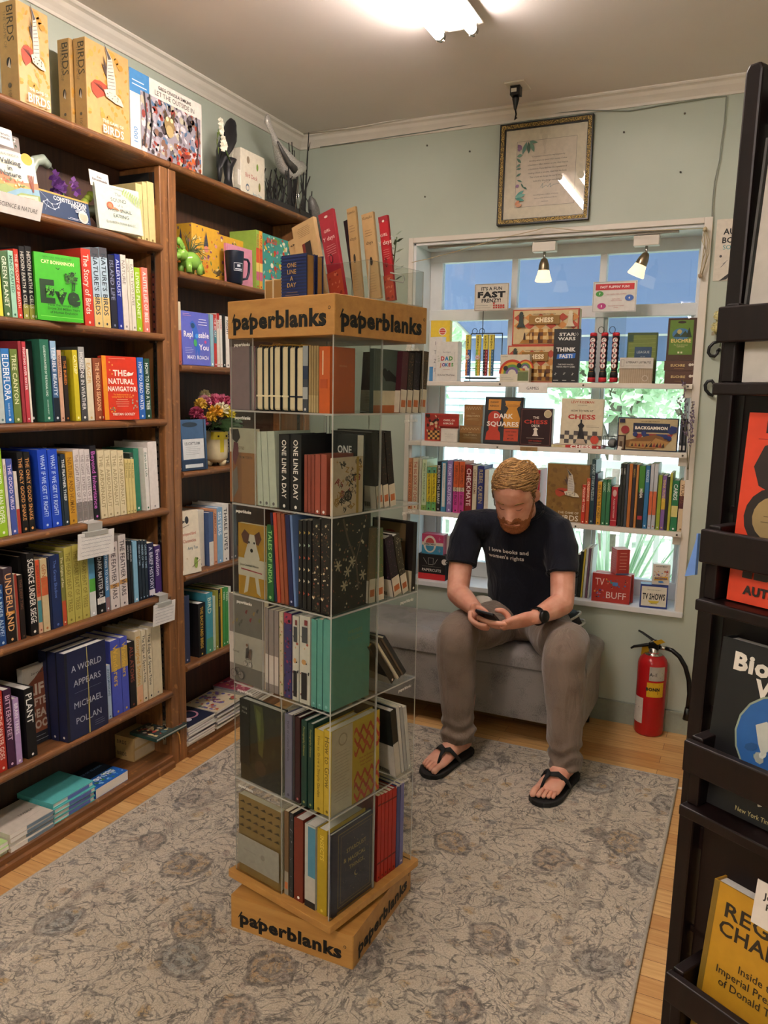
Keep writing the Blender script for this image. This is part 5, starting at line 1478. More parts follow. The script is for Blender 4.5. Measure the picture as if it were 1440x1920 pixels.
# shelf 4
ZB4 = .716
def f_bbc(c):
    c.ell(.38,.86,.1,'#2a2c30',.06); c.face([(.3,.84),(.1,.8),(.16,.86)],'#4a4a4a'); c.line([(.06,.74),(.5,.78)],.002,'#5a5248'); c.txt('Backyard Bird',.42,.64,.016,'#c07a6a','c',.01,.8); c.txt('Chronicles',.45,.53,.016,'#c07a6a','c',.01,.7); c.txt('Amy Tan',.6,.41,.015,'#6a8088','c',.01,.55); c.ell(.72,.16,.1,'#8aa04a',.09); c.ell(.8,.22,.05,'#4f6a2a'); c.line([(.5,.1),(.95,.2)],.002,'#6a5a44'); c.ell(.25,.25,.04,'#c9b89a')
face_out('cream bird journal faced out on the fourth shelf of the corner bookcase',(-1.872,2.2747,.0925,.2358),ZB4,'#ddd3bd',f_bbc,.02,8,4,gB)
rB4 = [
    (2.4033,2.4496,.223,'#ddd6c6','','#888','bone',{'fw': -.02}),
    (2.4529,2.4817,.2115,'#3f5580','','#ddd','slate blue',{'bands': [(.55,1,'#d8d4ca')]}),
    (2.4834,2.5041,.2208,'#cf9470','AMERICAN','#7a3a1a','apricot'),
    (2.5058,2.5408,.2234,'#7ea6c8','SISTERS','#e8eef4','powder blue'),
    (2.5425,2.5819,.2337,'#e0dcd4','THREE LIVES','#2a2a2a','tall white'),
    (2.5928,2.6074,.2292,'#5a4a44','','#ccc','brown'),
    (2.611,2.6369,.2197,'#3c4248','','#ccc','graphite'),
]
row(rB4,onA(ZB4),'fourth shelf, corner bookcase',gB,-.6)
# shelf 5
ZB5 = .366
rB5 = [
    (2.2929,2.326,.2626,'#2c3550','','#c8cce0','dusty navy',{'hard': True}),
    (2.3776,2.4208,.2143,'#121113','THE BACKYARD BIRDS','#c9a23a','thick black',{'hard': True}),
    (2.4275,2.4685,.2437,'#3f8fa0','BIRD','#d8e8d0','turquoise and green',{'bands': [(.75,1,'#4a8a6a')]}),
    (2.4702,2.4859,.2238,'#b9c9b4','','#777','sage'),
    (2.4876,2.5051,.2415,'#8f8f3a','','#fff','olive'),
    (2.5069,2.5193,.2443,'#1f241f','FIELD GUIDE','#d8cf4a','black yellow lettered'),
    (2.5211,2.5318,.2436,'#caa53a','','#fff','ochre'),
    (2.5354,2.5516,.2442,'#3f8f4a','TREES','#eaf2e4','leaf green'),
    (2.5534,2.5716,.24,'#3f8f4a','TREES','#eaf2e4','leaf green'),
    (2.5735,2.59,.2403,'#d8dccf','','#3f8f4a','white'),
]
row(rB5,onA(ZB5),'fifth shelf, corner bookcase',gB,0)
# base: magazine stacks
def mag(label,y0,y1,x1,z,col,topf,rz=.0,t=.007,grp='magazines stacked on the base of the corner bookcase'):
    return lying(label,y1 - y0,.165,t,col,(x1,y0,z),pi / 2 + rz,grp,top=topf,name='magazine',cat='magazine')
def f_m1(c): c.rect(0,0,1,1,'#1d2238'); c.ell(.6,.5,.25,'#c98a9a'); c.ell(.6,.5,.2,'#1d2238'); c.rect(0,.75,.6,.95,'#c98a9a'); c.ell(.35,.3,.1,'#d8d0d8')
def f_m2(c): c.rect(0,0,1,1,'#cfc0a2'); c.blobs(.05,.05,.95,.95,60,['#6a6aa8','#8a4a6a','#b04a3a','#4a6a4a','#c99a4a','#7a5a9a'],.005,.014,61)
def f_m3(c): c.rect(0,0,1,1,'#b04a62'); c.blobs(.05,.05,.95,.95,50,['#d87a8a','#8a2a4a','#d8a05a','#5a3a6a','#e0b0a8'],.005,.015,62); c.txt('papercuts',.5,.8,.016,'#e8c8c0','c',.02)
ym = [
    2.2784,
    2.4444,
    2.4548,
    2.6045,
]
def mstack(n,what,y0,y1,x1,f,seed):
    rnd = random.Random(seed); z = Z7
    for k in range(n):
        mag(f'{P(n,k)} {what}',y0 + rnd.uniform(-.003,.003),y1 + rnd.uniform(-.003,.003),x1 + rnd.uniform(-.006,.006),z,['#c9c0ae','#b8b2a6','#8f8a90'][k % 3],f if k == n - 1 else None,rnd.uniform(-.03,.03),.0085); z += .0095
pos[4:] = ['fifth','sixth','seventh','eighth','ninth']
mstack(8,'magazine of the navy and pink stack beside the oak upright',ym[0],ym[1],-1.868,f_m1,4)
mstack(8,'magazine of the cream floral stack in the corner bookcase base',ym[1] + .01,ym[1] + .2,-1.868,f_m2,5)
mstack(9,'magazine of the pink flowered stack behind the cream floral one',ym[1] + .215,ym[1] + .43,-1.872,f_m3,6)

# ================================================================== REVOLVING NOTEBOOK SPINNER
SA = radians(-13.1); SOX,SOY = -.960,1.727; SS = .335
def spw(x,y,z=.0): return (SOX + x * cos(SA) - y * sin(SA),SOY + x * sin(SA) + y * cos(SA),z)
TZ = [
    1.3528,
    1.1238,
    .893,
    .6595,
    .3978,
    .134,
]
TOPZ = 1.522
CX = [
    -.0903,
    -.0848,
    -.0535,
    -.0616,
    .0039,
    .0035,
]
spn = empty('book_spinner','tall revolving wooden and clear acrylic spinner full of notebooks on the rug','display stand',(SOX,SOY,.009))
def brand(c,size,x=.5,y=.5,w=.8):
    c.txt('paperblanks',x,y,size,'#0d0c0b','c',.045,w,fill=True)
    k = size / c.h; x0 = x - w / 2
    for q in (0,.19 * w): c.face([(x0 + q - .012,y - k * .05),(x0 + q + .016,y + k * .48),(x0 + q + .026,y + k * .40),(x0 + q - .008,y - k * .12)],'#0d0c0b')
    c.ell(x + w / 2 + .02,y + .2,.011,'#1a1815'); c.ell(x + w / 2 + .02,y + .2,.007,'#b5864a')
mb = MB(); hb2 = .18
mb.rbox((-hb2,-hb2,0),(hb2,hb2,.089),.004,BEECH)
for O,U in (((-hb2,-hb2),(1,0,0)),((hb2,-hb2),(0,1,0)),((hb2,hb2),(-1,0,0)),((-hb2,hb2),(0,-1,0))):
    n = Vector(U).cross(Vector((0,0,1))) * .0004
    brand(Cv(mb,(O[0] + n.x,O[1] + n.y,0),U,(0,0,1),.36,.089),.034,.5,.42,.84)
mb.build('base_block',spn)
MB().lathe([(.10,.089),(.10,.107)],mat('#1a1410',.6),32).build('turntable',spn)
Rz = Matrix.Rotation(SA,4,'Z')
MB().rbox((-.183,-.183,.106),(.183,.183,.125),.005,BEECH,Rz).build('tray',spn,.002)
h_ = SS / 2; th = .004
def pane(mb,a,b,thin):
    """clear sheet: two broad faces clear, the narrow edges frosted"""
    bf = {0: ('-x','+x'),1: ('-y','+y'),2: ('-z','+z')}[thin]
    allf = ('-x','+x','-y','+y','-z','+z')
    mb.box(a,b,ACRYL,Rz,[f for f in allf if f not in bf]); mb.box(a,b,ACRYLE,Rz,bf)
zt = [TOPZ] + TZ
for k in range(6):
    z0 = TZ[k] - .009; z1 = zt[k] - .009 - (th if k else 0)
    if k < 5:
        mb = MB(); pane(mb,(-h_,-h_,z0 - th),(h_,h_,z0),2); mb.build('acrylic_shelf',spn)
    c0 = .004; cx = CX[k]
    for a,b,t in (((h_ - th,-h_,z0),(h_,c0,z1),0),((-h_,-h_,z0),(cx,-h_ + th,z1),1),((-c0,h_ - th,z0),(h_,h_,z1),1),((-h_,-c0,z0),(-h_ + th,h_,z1),0),
                    ((cx - th,-h_ + th,z0),(cx,c0,z1),0),((c0,c0 - th,z0),(h_ - th,c0,z1),1),((-c0,-c0,z0),(-c0 + th,h_ - th,z1),0),((-h_ + th,-c0,z0),(-c0,-c0 + th,z1),1)):
        mb = MB(); pane(mb,a,b,t); mb.build('acrylic_panel',spn)
    mb = MB()
    w_ = Cv(mb,Rz @ Vector((-h_ + .012,-h_ - .0003,z1 - .022)),Rz @ Vector((1,0,0)),(0,0,1),.06,.016); w_.txt('paperblanks',.5,.5,.008,'#e8e6e0','c',.02,1)
    w_ = Cv(mb,Rz @ Vector((h_ + .0003,.09,z1 - .022)),Rz @ Vector((0,1,0)),(0,0,1),.06,.016); w_.txt('paperblanks',.5,.5,.008,'#e8e6e0','c',.02,1)
    mb.build('shelf_logo',spn)
mb = MB(); ht = .172; zb0,zb1 = TOPZ - .009,1.609 - .009
mb.rbox((-ht,-ht,zb0),(ht,ht,zb1),.003,BEECH,Rz)
for O,U in (((-ht,-ht),(1,0,0)),((ht,-ht),(0,1,0)),((ht,ht),(-1,0,0)),((-ht,ht),(0,-1,0))):
    n = Vector(U).cross(Vector((0,0,1))) * .0004
    brand(Cv(mb,Rz @ Vector((O[0] + n.x,O[1] + n.y,zb0)),Rz @ Vector(U),(0,0,1),2 * ht,zb1 - zb0),.037,.5,.46,.88)
mb.build('header_box',spn,.002)

TN = ['top tier','second tier','third tier','fourth tier','fifth tier','bottom tier']
def on1(k): return lambda c,fw: (spw(c,-h_ + .008 - fw,TZ[k]),SA)
def on2(k): return lambda c,fw: (spw(h_ - .008 + fw,c,TZ[k]),SA + pi / 2)
def nb4(k,label,x0,x1,h,col,front,w=.014,hard=False,dy=.0,**kw):
    return book(label,w,x1 - x0,h,col,spw(x0,-h_ + .006 + w / 2 + dy,TZ[k] + .0006),(0,0,SA - pi / 2),f'notebooks on the {TN[k]} of the spinner',front=front,name='notebook',cat='notebook',hard=hard,**kw)
def left(k,items,**kw): row(items,on1(k),f'left face of spinner, {TN[k]}',f'notebooks on the {TN[k]} of the spinner',name='notebook',cat='notebook',dmax=.145,**kw)
def right(k,items,**kw): row(items,on2(k),f'right face of spinner, {TN[k]}',f'notebooks on the {TN[k]} of the spinner',name='notebook',cat='notebook',dmax=.13,**kw)
def band(r,w,d,h,frac,col):
    MB().box((-w / 2 - .0006,-.0006,0),(w / 2 + .0006,d + .0006,h * frac),col).build('paper_band',r)
def bandf(frac,col='#cfc6b4',bc=True):
    def f(c):
        c.rect(0,0,1,frac,col)
        if bc:
            c.lines(.12,.8,frac * .86,7,.026,'#7a746a',.0007,seed=3)
            for i in range(14): c.line([(.6 + i * .02,.03),(.6 + i * .02,.09)],[.001,.002,.0014][i % 3],'#2a2826')
    return f
def sband(a,col='#cfc6b4',mark='#b5663a'):
    def f(c): c.rect(a,0,1,1,col); c.rect(a + (1 - a) * .45,.15,a + (1 - a) * .75,.85,mark)
    return f
def weave(cols,n,r0,r1,seed,extra=None):
    def f(c):
        c.blobs(.01,.01,.99,.99,n,cols,r0,r1,seed)
        if extra: extra(c)
    return f

# ---- tier 1
k = 0
a = [
    -.1811,
    -.0893,
]
def f_mauve(c): c.rect(.80,0,.87,1,'#4d4a52'); c.txt('NOTEBOOK',.38,.5,.006,'#8f747c','c',0,.6,rot=-pi / 2)
nb4(k,'mauve notebook with grey elastic band at the left corner of the top tier',a[0] + .004,a[1],.1508,'#8f757c',f_mauve,.02,True)
# cream fore-edge notebooks with gold spirals
T1 = [
    (-.0883,-.0662,.15),
    (-.0653,-.0462,.1483),
    (-.0444,-.03,.1504),
    (-.0291,-.007,.15),
    (-.0026,.0183,.1494),
    (.0209,.0415,.1478),
    (.0441,.066,.1473),
]
nm7 = ('leftmost','second','third','fourth','fifth','sixth','rightmost')
for i,(x0,x1,h) in enumerate(T1):
    r = empty('notebook',f'{nm7[i]} of seven cream paged ring notebooks, fore edges outwards, top spinner tier','notebook',spw((x0 + x1) / 2,-h_ + .012,TZ[k] + .0006),(0,0,SA),'notebooks on the top tier of the spinner')
    w = x1 - x0
    MB().rbox((-w / 2 + .002,.0,.002),(w / 2 - .002,.12,h - .002),.0055,mat('#cfc4a0',.7,.03,200),axis=0).build('pages',r)
    cc = ('#2a2a30','#3a4a44','#1d2430')[i % 3]
    for s in (-1,1): MB().rbox((s * (w / 2 - .0015) - .0008,-.001,0),(s * (w / 2 - .0015) + .0008,.121,h),.006,cc,axis=0).build('cover',r)
    mb = MB()
    for q in range(4):
        pts = [((w / 2 - .002) * cos(t) * .9,.006 + q * .008,h + .004 * sin(t)) for t in [2 * pi * j / 10 for j in range(11)]]
        mb.tube(pts,.0011,mat('#b08a3c',.3,metal=.8),5)
    mb.build('spiral_rings',r)
    MB().box((-w / 2 - .0005,-.0018,h * .22),(w / 2 + .0005,-.0005,h * .245),'#d8cfae' if i < 5 else '#151a2a').build('elastic_band',r)
left(k,[
    (.0669,.0835,.148,'#3a4048','','#ccc','blue wave patterned',{'bands': [(0,.3,'#8f979c'),(.3,.5,'#22304a'),(.62,.8,'#9aa2a4')]}),
    (.0852,.0926,.1478,'#8f7a52','','#222','slim kraft',{'bands': [(.74,1,'#a8956a')]}),
    (.0931,.1,.1476,'#8f7a52','','#222','slim kraft',{'bands': [(.74,1,'#a8956a')]}),
    (.1008,.1079,.1474,'#8f7a52','','#222','slim kraft',{'bands': [(.74,1,'#a8956a')]}),
    (.1085,.1155,.1473,'#8f7a52','','#222','slim kraft',{'bands': [(.74,1,'#a8956a')]}),
])
def f_orange(c): c.frame(.02,.015,.98,.985,.0008,'#9a4420'); c.txt('PERSONAL',.52,.72,.004,'#d89a6a','c',0,.4); c.ell(.88,.46,.12,'#b0501f',n=20); c.ell(.88,.46,.10,'#c05e2c',n=20)
ob = [
    (.1171,.1491,.1457),
][0]
def obparts(r): MB().box((-.0115,-.0012,.055),(.0085,-.0002,.075),'#a84a20').build('clasp_strap',r)
book('orange leather organiser with clasp flap at the front corner of the top tier',ob[1] - ob[0],.085,ob[2],'#b9561f',spw((ob[0] + ob[1]) / 2,-h_ + .008,TZ[k]),(0,0,SA),'notebooks on the top tier of the spinner',front=f_orange,spine=lambda c: c.line([(.06,.35),(.42,.35)],.003,'#e0cfae'),hard=True,name='notebook',cat='notebook',parts=obparts)
def f_crow(c): c.rect(0,0,1,.35,'#c9bfa8'); c.rect(0,0,1,.12,'#b5663a'); c.face([(.3,.6),(.5,.68),(.8,.55),(.98,.45),(.6,.5),(.4,.5)],'#15181a'); c.ell(.36,.64,.08,'#15181a')
cw2 = [
    -.0538,
    -.0186,
]
book('grey green notebook with crow drawing beside the orange organiser, top tier',.012,.115,.1503,'#4a5650',spw(h_ - .03,.0,TZ[k]),(0,0,SA),'notebooks on the top tier of the spinner',front=f_crow,hard=True,name='notebook',cat='notebook')
BRO = weave(['#6a5238','#7a6044','#3a2a20','#54402c'],60,.001,.003,71)
def sp_bro(cols=('#6a5238','#7a6044'),a=.62,n=40,seed=72):
    def f(c): c.blobs(.01,.05,a,.95,n,list(cols),.0008,.002,seed); sband(a)(c)
    return f
T1R = [
    (.0807,.1058,.1476),
    (.108,.1302,.1464),
    (.1324,.1586,.1477),
    (.162,.1911,.1531),
]
for (y0,y1,h),col,ds,sp_,bk in zip(T1R,('#471c26','#2b211c','#231d22','#3f3020'),('burgundy','brown brocade','plum brocade','golden brocade'),(sp_bro(('#6a2a38',),.62,4),sp_bro(),sp_bro(('#5a4a5a','#3a3040')),sp_bro(('#8a6a3a','#6a5030'))),(bandf(.36),bandf(.36),bandf(.36),bandf(.36))):
    book(f'{ds} notebook with pale paper band on right face of spinner, top tier',y1 - y0 - .001,.125,h,col,spw(h_ - .008,(y0 + y1) / 2,TZ[k]),(0,radians(4),SA + pi / 2),'notebooks on the top tier of the spinner',spine=sp_,back=bk,hard=True,name='notebook',cat='notebook')

# ---- tier 2
k = 1
a = [
    -.1849,
    -.0857,
]
def f_tokyo(c):
    c.rect(0,0,1,.68,'#8a5a38'); c.rect(.45,0,1,.68,'#9a6a40'); c.txt('NOTES',.42,.74,.007,'#6a5a44','c',.01,.3); c.txt('FROM TOKYO',.62,.62,.007,'#3a2414','c',.01,.5)
    c.face([(.05,.98),(.35,.99),(.42,.88),(.28,.8),(.1,.86)],'#2b2422'); c.face([(.18,.82),(.34,.8),(.36,.66),(.22,.5),(.12,.6)],'#6a3440'); c.face([(.1,.4),(.3,.5),(.34,.2),(.14,.05)],'#7a706a')
nb4(k,'brown and cream notebook with fashion sketch at the left, second tier',a[0] + .004,a[1],.1842,'#b9b3a0',f_tokyo,.012)
left(k,[
    (-.0819,-.0632,.1786,'#a4b0a0','','#555','pale sage',{'lean': -3}),
    (-.0623,-.0411,.1796,'#a4b0a0','','#555','pale sage',{'lean': -3}),
    (-.0402,-.0156,.1807,'#a4b0a0','','#555','pale sage',{'lean': -3,'spine': None}),
    (-.0102,.0253,.1761,'#0f0f10','ONE LINE A DAY','#e3e0d8','black lettered',{'size': .42,'logo': True,'hard': True}),
    (.0271,.0634,.1779,'#0f0f10','ONE LINE A DAY','#e3e0d8','black lettered',{'size': .42,'hard': True}),
    (.072,.0822,.1333,'#7a3a2c','','#ddd','rust'),
    (.083,.0931,.134,'#7a3a2c','','#ddd','rust'),
    (.0939,.1048,.1347,'#7a3a2c','','#ddd','rust'),
    (.1056,.1222,.1356,'#8a4434','','#ddd','thick terracotta',{'hard': True}),
    (.1238,.1418,.1368,'#8a4434','','#ddd','thick terracotta',{'hard': True}),
])
def f_one(c): c.txt('ONE',.5,.8,.02,'#d8d4cc','c',.02,.6); c.txt('LINE',.5,.68,.02,'#d8d4cc','c',.02,.6)
ox = [
    .0771,
    .1515,
]
book('tall black journal standing behind the terracotta notebooks, second tier',.03,ox[1] - ox[0],.1805,'#0f0f10',spw(ox[0],-h_ + .115,TZ[k]),(0,0,SA - pi / 2),'notebooks on the second tier of the spinner',front=f_one,hard=True,name='notebook',cat='notebook')
def f_math(c):
    rnd = random.Random(5); cols = ['#8a2f2c','#2a2624','#a5803f','#6a5a4a']
    for i in range(46): c.txt(rnd.choice('AHXSZMNQ&@%2357'),rnd.uniform(.08,.92),rnd.uniform(.05,.95),rnd.uniform(.006,.016),rnd.choice(cols),'c',.03,rot=rnd.uniform(-.8,.8)); c.k -= 1
    c.k += 1; c.txt('O',.5,.33,.026,'#221e1c','c',.02); c.line([(.5,.22),(.5,.44)],.003,'#221e1c'); c.line([(.62,.68),(.86,.69)],.004,'#221e1c'); c.line([(.68,.69),(.66,.58)],.004,'#221e1c'); c.line([(.78,.69),(.8,.58)],.004,'#221e1c'); c.rect(.76,0,.84,1,'#a88a3c')
mt_ = [
    (.1434,.1531,.1307),
][0]; my2 = [
    -.1709,
    -.0671,
]
book('cream notebook printed with letters and symbols on the front corner, second tier',.008,my2[1] - my2[0],mt_[2],'#c9b49c',spw(h_ - .0105,-h_ + .008,TZ[k]),(0,0,SA),'notebooks on the second tier of the spinner',front=f_math,hard=True,name='notebook',cat='notebook')
T2R = [
    (-.0005,.0253,.1855),
    (.0274,.0486,.1848),
    (.0507,.0755,.1841),
]
for (y0,y1,h),ds,sd_ in zip(T2R,('nearest dark brown','middle dark brown','farthest dark brown'),(1,2,3)):
    book(f'{ds} embossed notebook with paper band, leaning on right face, second tier',y1 - y0 - .001,.125,h,'#1d1512',spw(h_ - .008,(y0 + y1) / 2,TZ[k] + .002),(0,radians(-8),SA + pi / 2),'notebooks on the second tier of the spinner',spine=sp_bro(('#4a2f26','#5a3a2c'),.7,36,sd_),back=bandf(.3),hard=True,name='notebook',cat='notebook')

# ---- tier 3
k = 2
a = [
    -.1523,
    -.0534,
]
def f_dog(c):
    c.rect(0,.27,1,.52,'#cfc8ba'); c.face([(.2,.02),(.3,.3),(.22,.55),(.34,.72),(.42,.86),(.6,.86),(.66,.72),(.78,.55),(.72,.3),(.82,.02),(.68,.06),(.6,.3),(.42,.3),(.34,.06)],'#cfc8bc'); c.rect(0,.30,1,.50,'#cfc8ba')
    c.face([(.12,.84),(.24,.92),(.42,.86),(.36,.72),(.2,.74)],'#5a2c1c'); c.face([(.6,.86),(.78,.92),(.86,.82),(.74,.72),(.66,.74)],'#5a2c1c'); c.ell(.5,.64,.05,'#1c1614'); c.ell(.41,.75,.03,'#1c1614'); c.ell(.6,.75,.03,'#1c1614')
    c.txt('Jane Camball House',.42,.43,.006,'#3a342e','c',0,.7); c.line([(.12,.37),(.88,.345)],.0025,'#9c3040')
nb4(k,'yellow notebook with brown and white terrier picture, third tier',a[0],a[1],.1815,'#b5871f',f_dog,.012)
MUS = lambda c: [c.face([(x - .02,.3),(x,.72),(x + .02,.3)],cl) or c.ell(x + .018,.5,.016,cl2,.26) for x,cl,cl2 in ((.14,'#b59a4a','#c9b060'),(.28,'#9ab0a0','#6a8a7a'),(.42,'#a8503c','#c0705c'),(.55,'#d8c8a0','#c9a04a'),(.68,'#c9c0b0','#8a9a8a'),(.82,'#a8503c','#b5604a'))] and None
WOODL = ['#3a2c22','#54402e','#b5a68a','#6a4a34','#2a3a30','#8a6a4a','#cabd9f','#7a3a30']
def wsp(c): c.blobs(.01,.02,.99,.98,70,WOODL,.001,.0035,77)
def wfr(c):
    c.blobs(.02,.02,.98,.98,130,WOODL,.001,.004,78); c.line([(.3,.98),(.42,.75),(.62,.52),(.7,.2)],.006,'#5a4a3c'); c.line([(.62,.52),(.78,.8)],.003,'#6a5a4a')
    for x,y in ((.18,.5),(.4,.42),(.5,.52),(.3,.28),(.75,.35)):
        for j in range(6): c.line([(x,y),(x + .09 * cos(j),y + .06 * sin(j))],.004,'#b0a488')
T3 = [
    (-.0516,-.0292,.1874),
    (-.0255,-.0172,.2181),
    (-.0163,-.0044,.2193),
    (-.0026,.0092,.2195),
    (.011,.0227,.2197),
    (.0245,.0396,.2188),
    (.0405,.0484,.2189),
    (.0537,.0659,.2106),
    (.0677,.0807,.2122),
    (.0824,.0961,.2139),
    (.0987,.124,.2201),
    (.1257,.1539,.2233),
]
D3 = [('#1f5a2a','TALES OF INDIA','#8fbf7a','emerald',dict(hard=True)),('#16193a','','#ddd','slim navy',dict(lean=-4)),('#a8402c','','#f0d8c8','slim red orange',dict(lean=-4)),('#8a4a30','','#e0c8b4','slim rust',dict(lean=-4)),('#7f4028','','#e0c8b4','slim brick',dict(lean=-4)),('#1a2148','','#c8cce0','slim indigo',dict(lean=-4)),('#5f7aa8','','#dde','slim blue',dict(lean=-4)),('#101010','','#fff','black mushroom',dict(spine=MUS)),('#101010','','#fff','black mushroom',dict(spine=MUS)),('#101010','','#fff','black mushroom',dict(spine=MUS)),('#15120f','','#fff','dark woodland',dict(spine=wsp,hard=True)),('#15120f','','#fff','dark woodland',dict(spine=wsp,hard=True,front=wfr))]
left(k,[t + d for t,d in zip(T3,D3)])
T3R = [
    (-.0275,-.0029,.1832),
    (.0013,.0329,.1792),
    (.0742,.1055,.1592),
    (.11,.1352,.1605),
]
for (y0,y1,h),col,ds,ln,cols in zip(T3R,('#6a5a3c','#5a6a44','#241a22','#3a3428'),('tan floral','green floral','plum embossed','black and cream scrolled'),(2,-2,-15,-15),(('#8a7448','#4a5a3a'),('#8a9a5a','#b0603c'),('#5a3c52','#6a4a5e'),('#b5aa8a','#8a8068'))):
    book(f'{ds} notebook with paper band on right face of spinner, third tier',y1 - y0 - .001,.125,h,col,spw(h_ - .008,(y0 + y1) / 2,TZ[k] + .003),(0,radians(ln),SA + pi / 2),'notebooks on the third tier of the spinner',spine=sp_bro(cols,.68,40,9),back=lambda c: (c.blobs(.02,.3,.98,.98,60,list(cols),.001,.004,8),bandf(.3)(c)),hard=True,name='notebook',cat='notebook')
ly = [
    .1513,
    .1966,
]
def bk_kraft(c): c.rect(.04,.28,.82,.97,'#6a5638'); c.ell(.45,.82,.12,'#6a2c22',.04); c.blobs(.1,.35,.75,.75,16,['#4a3a26','#3a4a3a'],.002,.006,12); bandf(.30,'#b0a68c',False)(c)
book('large dark notebook with kraft label at the right corner, third tier',.016,.135,.1801,'#19120f',spw(h_ - .006,h_ - .012,TZ[k]),(0,radians(1),SA + pi / 2),'notebooks on the third tier of the spinner',back=bk_kraft,hard=True,name='notebook',cat='notebook')

# ---- tier 4
k = 3
a = [
    -.1925,
    -.0606,
]
def f_bike(c):
    c.rect(0,.2,1,.56,'#b4ada6')
    for i,(x,y,cl) in enumerate(((.12,.66,'#8a6a3a'),(.22,.7,'#8a7a4a'),(.3,.66,'#5a5a52'),(.36,.7,'#5a5a52'),(.5,.82,'#7a2a30'),(.62,.74,'#8a2a34'),(.72,.82,'#9a7a4a'),(.82,.86,'#4a4a4a'),(.88,.76,'#6a6a3a'))): c.face([(x - .03,y),(x,y + .03),(x + .05,y + .035),(x + .01,y - .02)],cl)
    for cx_,cy_,r_ in ((.48,.24,.055),(.62,.24,.055),(.14,.09,.085),(.36,.09,.085)):
        c.ell(cx_,cy_,r_,'#4a4644',n=16); c.ell(cx_,cy_,r_ * .86,'#b4ada6' if cy_ > .2 else '#77706c',n=16)
    c.line([(.14,.09),(.2,.16),(.32,.17),(.36,.09),(.25,.09),(.2,.16)],.0014,'#3a3634'); c.line([(.48,.24),(.53,.3),(.6,.3),(.62,.24)],.0012,'#3a3634'); c.face([(.5,.3),(.52,.42),(.58,.44),(.6,.32)],'#3a3432'); c.ell(.55,.46,.03,'#6a4a3a'); c.face([(.58,.32),(.62,.42),(.68,.43),(.66,.3)],'#5a4a44'); c.txt('Formal',.14,.36,.006,'#4a4644','l',.01)
nb4(k,'grey notebook with bicycle drawings and pale band at the left, fourth tier',a[0] + .003,a[1],.229,'#77706c',f_bike,.016)
T4 = [
    (-.0597,-.0482,.2134),
    (-.0463,-.0292,.211),
    (-.0274,-.0124,.2117),
    (-.0105,.0034,.2121),
    (.0062,.0327,.2138),
    (.0345,.0569,.2109),
    (.0587,.0931,.2167),
    (.0966,.1139,.2146),
    (.1156,.1327,.2183),
    (.1344,.1563,.2224),
]
def s_grey(c): c.rect(.55,0,.9,1,'#b4ada6')
def s_flow(c): c.blobs(.02,.05,.98,.95,30,['#8a3a34','#6a7a44','#a8804a'],.001,.003,14)
def s_purp(c): c.rect(0,0,.12,1,'#8a2f48'); c.blobs(.02,.05,.98,.95,40,['#7a2438','#14121c','#8a2f48','#2c2a50'],.0015,.005,15)
def s_stat(c): c.blobs(.02,.06,.98,.94,16,['#161616','#7a2a2c','#b5946a','#3f4448','#8a4a3a'],.002,.004,16); c.rect(.64,.2,.95,.75,'#1a1a1c'); c.ell(.52,.45,.03,'#b08a5a',.22); c.rect(.12,.25,.3,.8,'#3a3f42'); c.rect(.04,.5,.1,.8,'#6a2a2c')
D4 = [('#77706c','','#fff','ash grey',dict(spine=s_grey))] * 3 + [('#b0a58c','','#fff','cream floral',dict(spine=s_flow)),('#33305a','','#fff','purple and red floral',dict(spine=s_purp)),('#b3b5aa','','#fff','stationery patterned white',dict(spine=s_stat)),('#b3b5aa','','#fff','stationery patterned white',dict(spine=s_stat)),('#4d8a80','','#7aa','teal',{}),('#4d8a80','','#7aa','teal',{}),('#4d8a80','','#7aa','teal',dict(front=lambda c: (c.txt('WRITERS',.62,.8,.009,'#6f8f6a','c',.02,.6),c.txt('COLLECT',.62,.73,.009,'#6f8f6a','c',.02,.6))))]
left(k,[t + d for t,d in zip(T4,D4)])
# slanted pile on the right face
gy = [
    -.0046,
    .1623,
]
for i,(col,nm,t) in enumerate((('#1a1712','nearest leaning black notebook with gold edge pages',.016),('#c9bfa8','second leaning cream notebook of the slanted row',.006),('#2c2620','third leaning dark brown notebook of the slanted row',.008),('#5a4a3a','fourth leaning umber notebook of the slanted row',.006),('#22262c','farthest leaning slate notebook of the slanted row',.012))):
    off = sum((.016,.006,.008,.006,.012)[:i]) + i * .001
    book(nm + ', fourth tier',t,.13,.15,col,spw(h_ - .004,.075 + off * 1.25,TZ[k] + .012 + .002 * i),(0,radians(-38),SA + pi / 2),'notebooks on the fourth tier of the spinner',hard=True,name='notebook',cat='notebook',pages=mat('#b08a3c',.4) if i == 0 else PAGES,back=(lambda c: (c.blobs(.02,.3,.98,.98,30,['#2c2a20','#3a3422'],.004,.01,3),c.face([(0,0),(1,0),(1,.2),(.4,.32),(0,.22)],'#8a8478'))) if i == 0 else None)

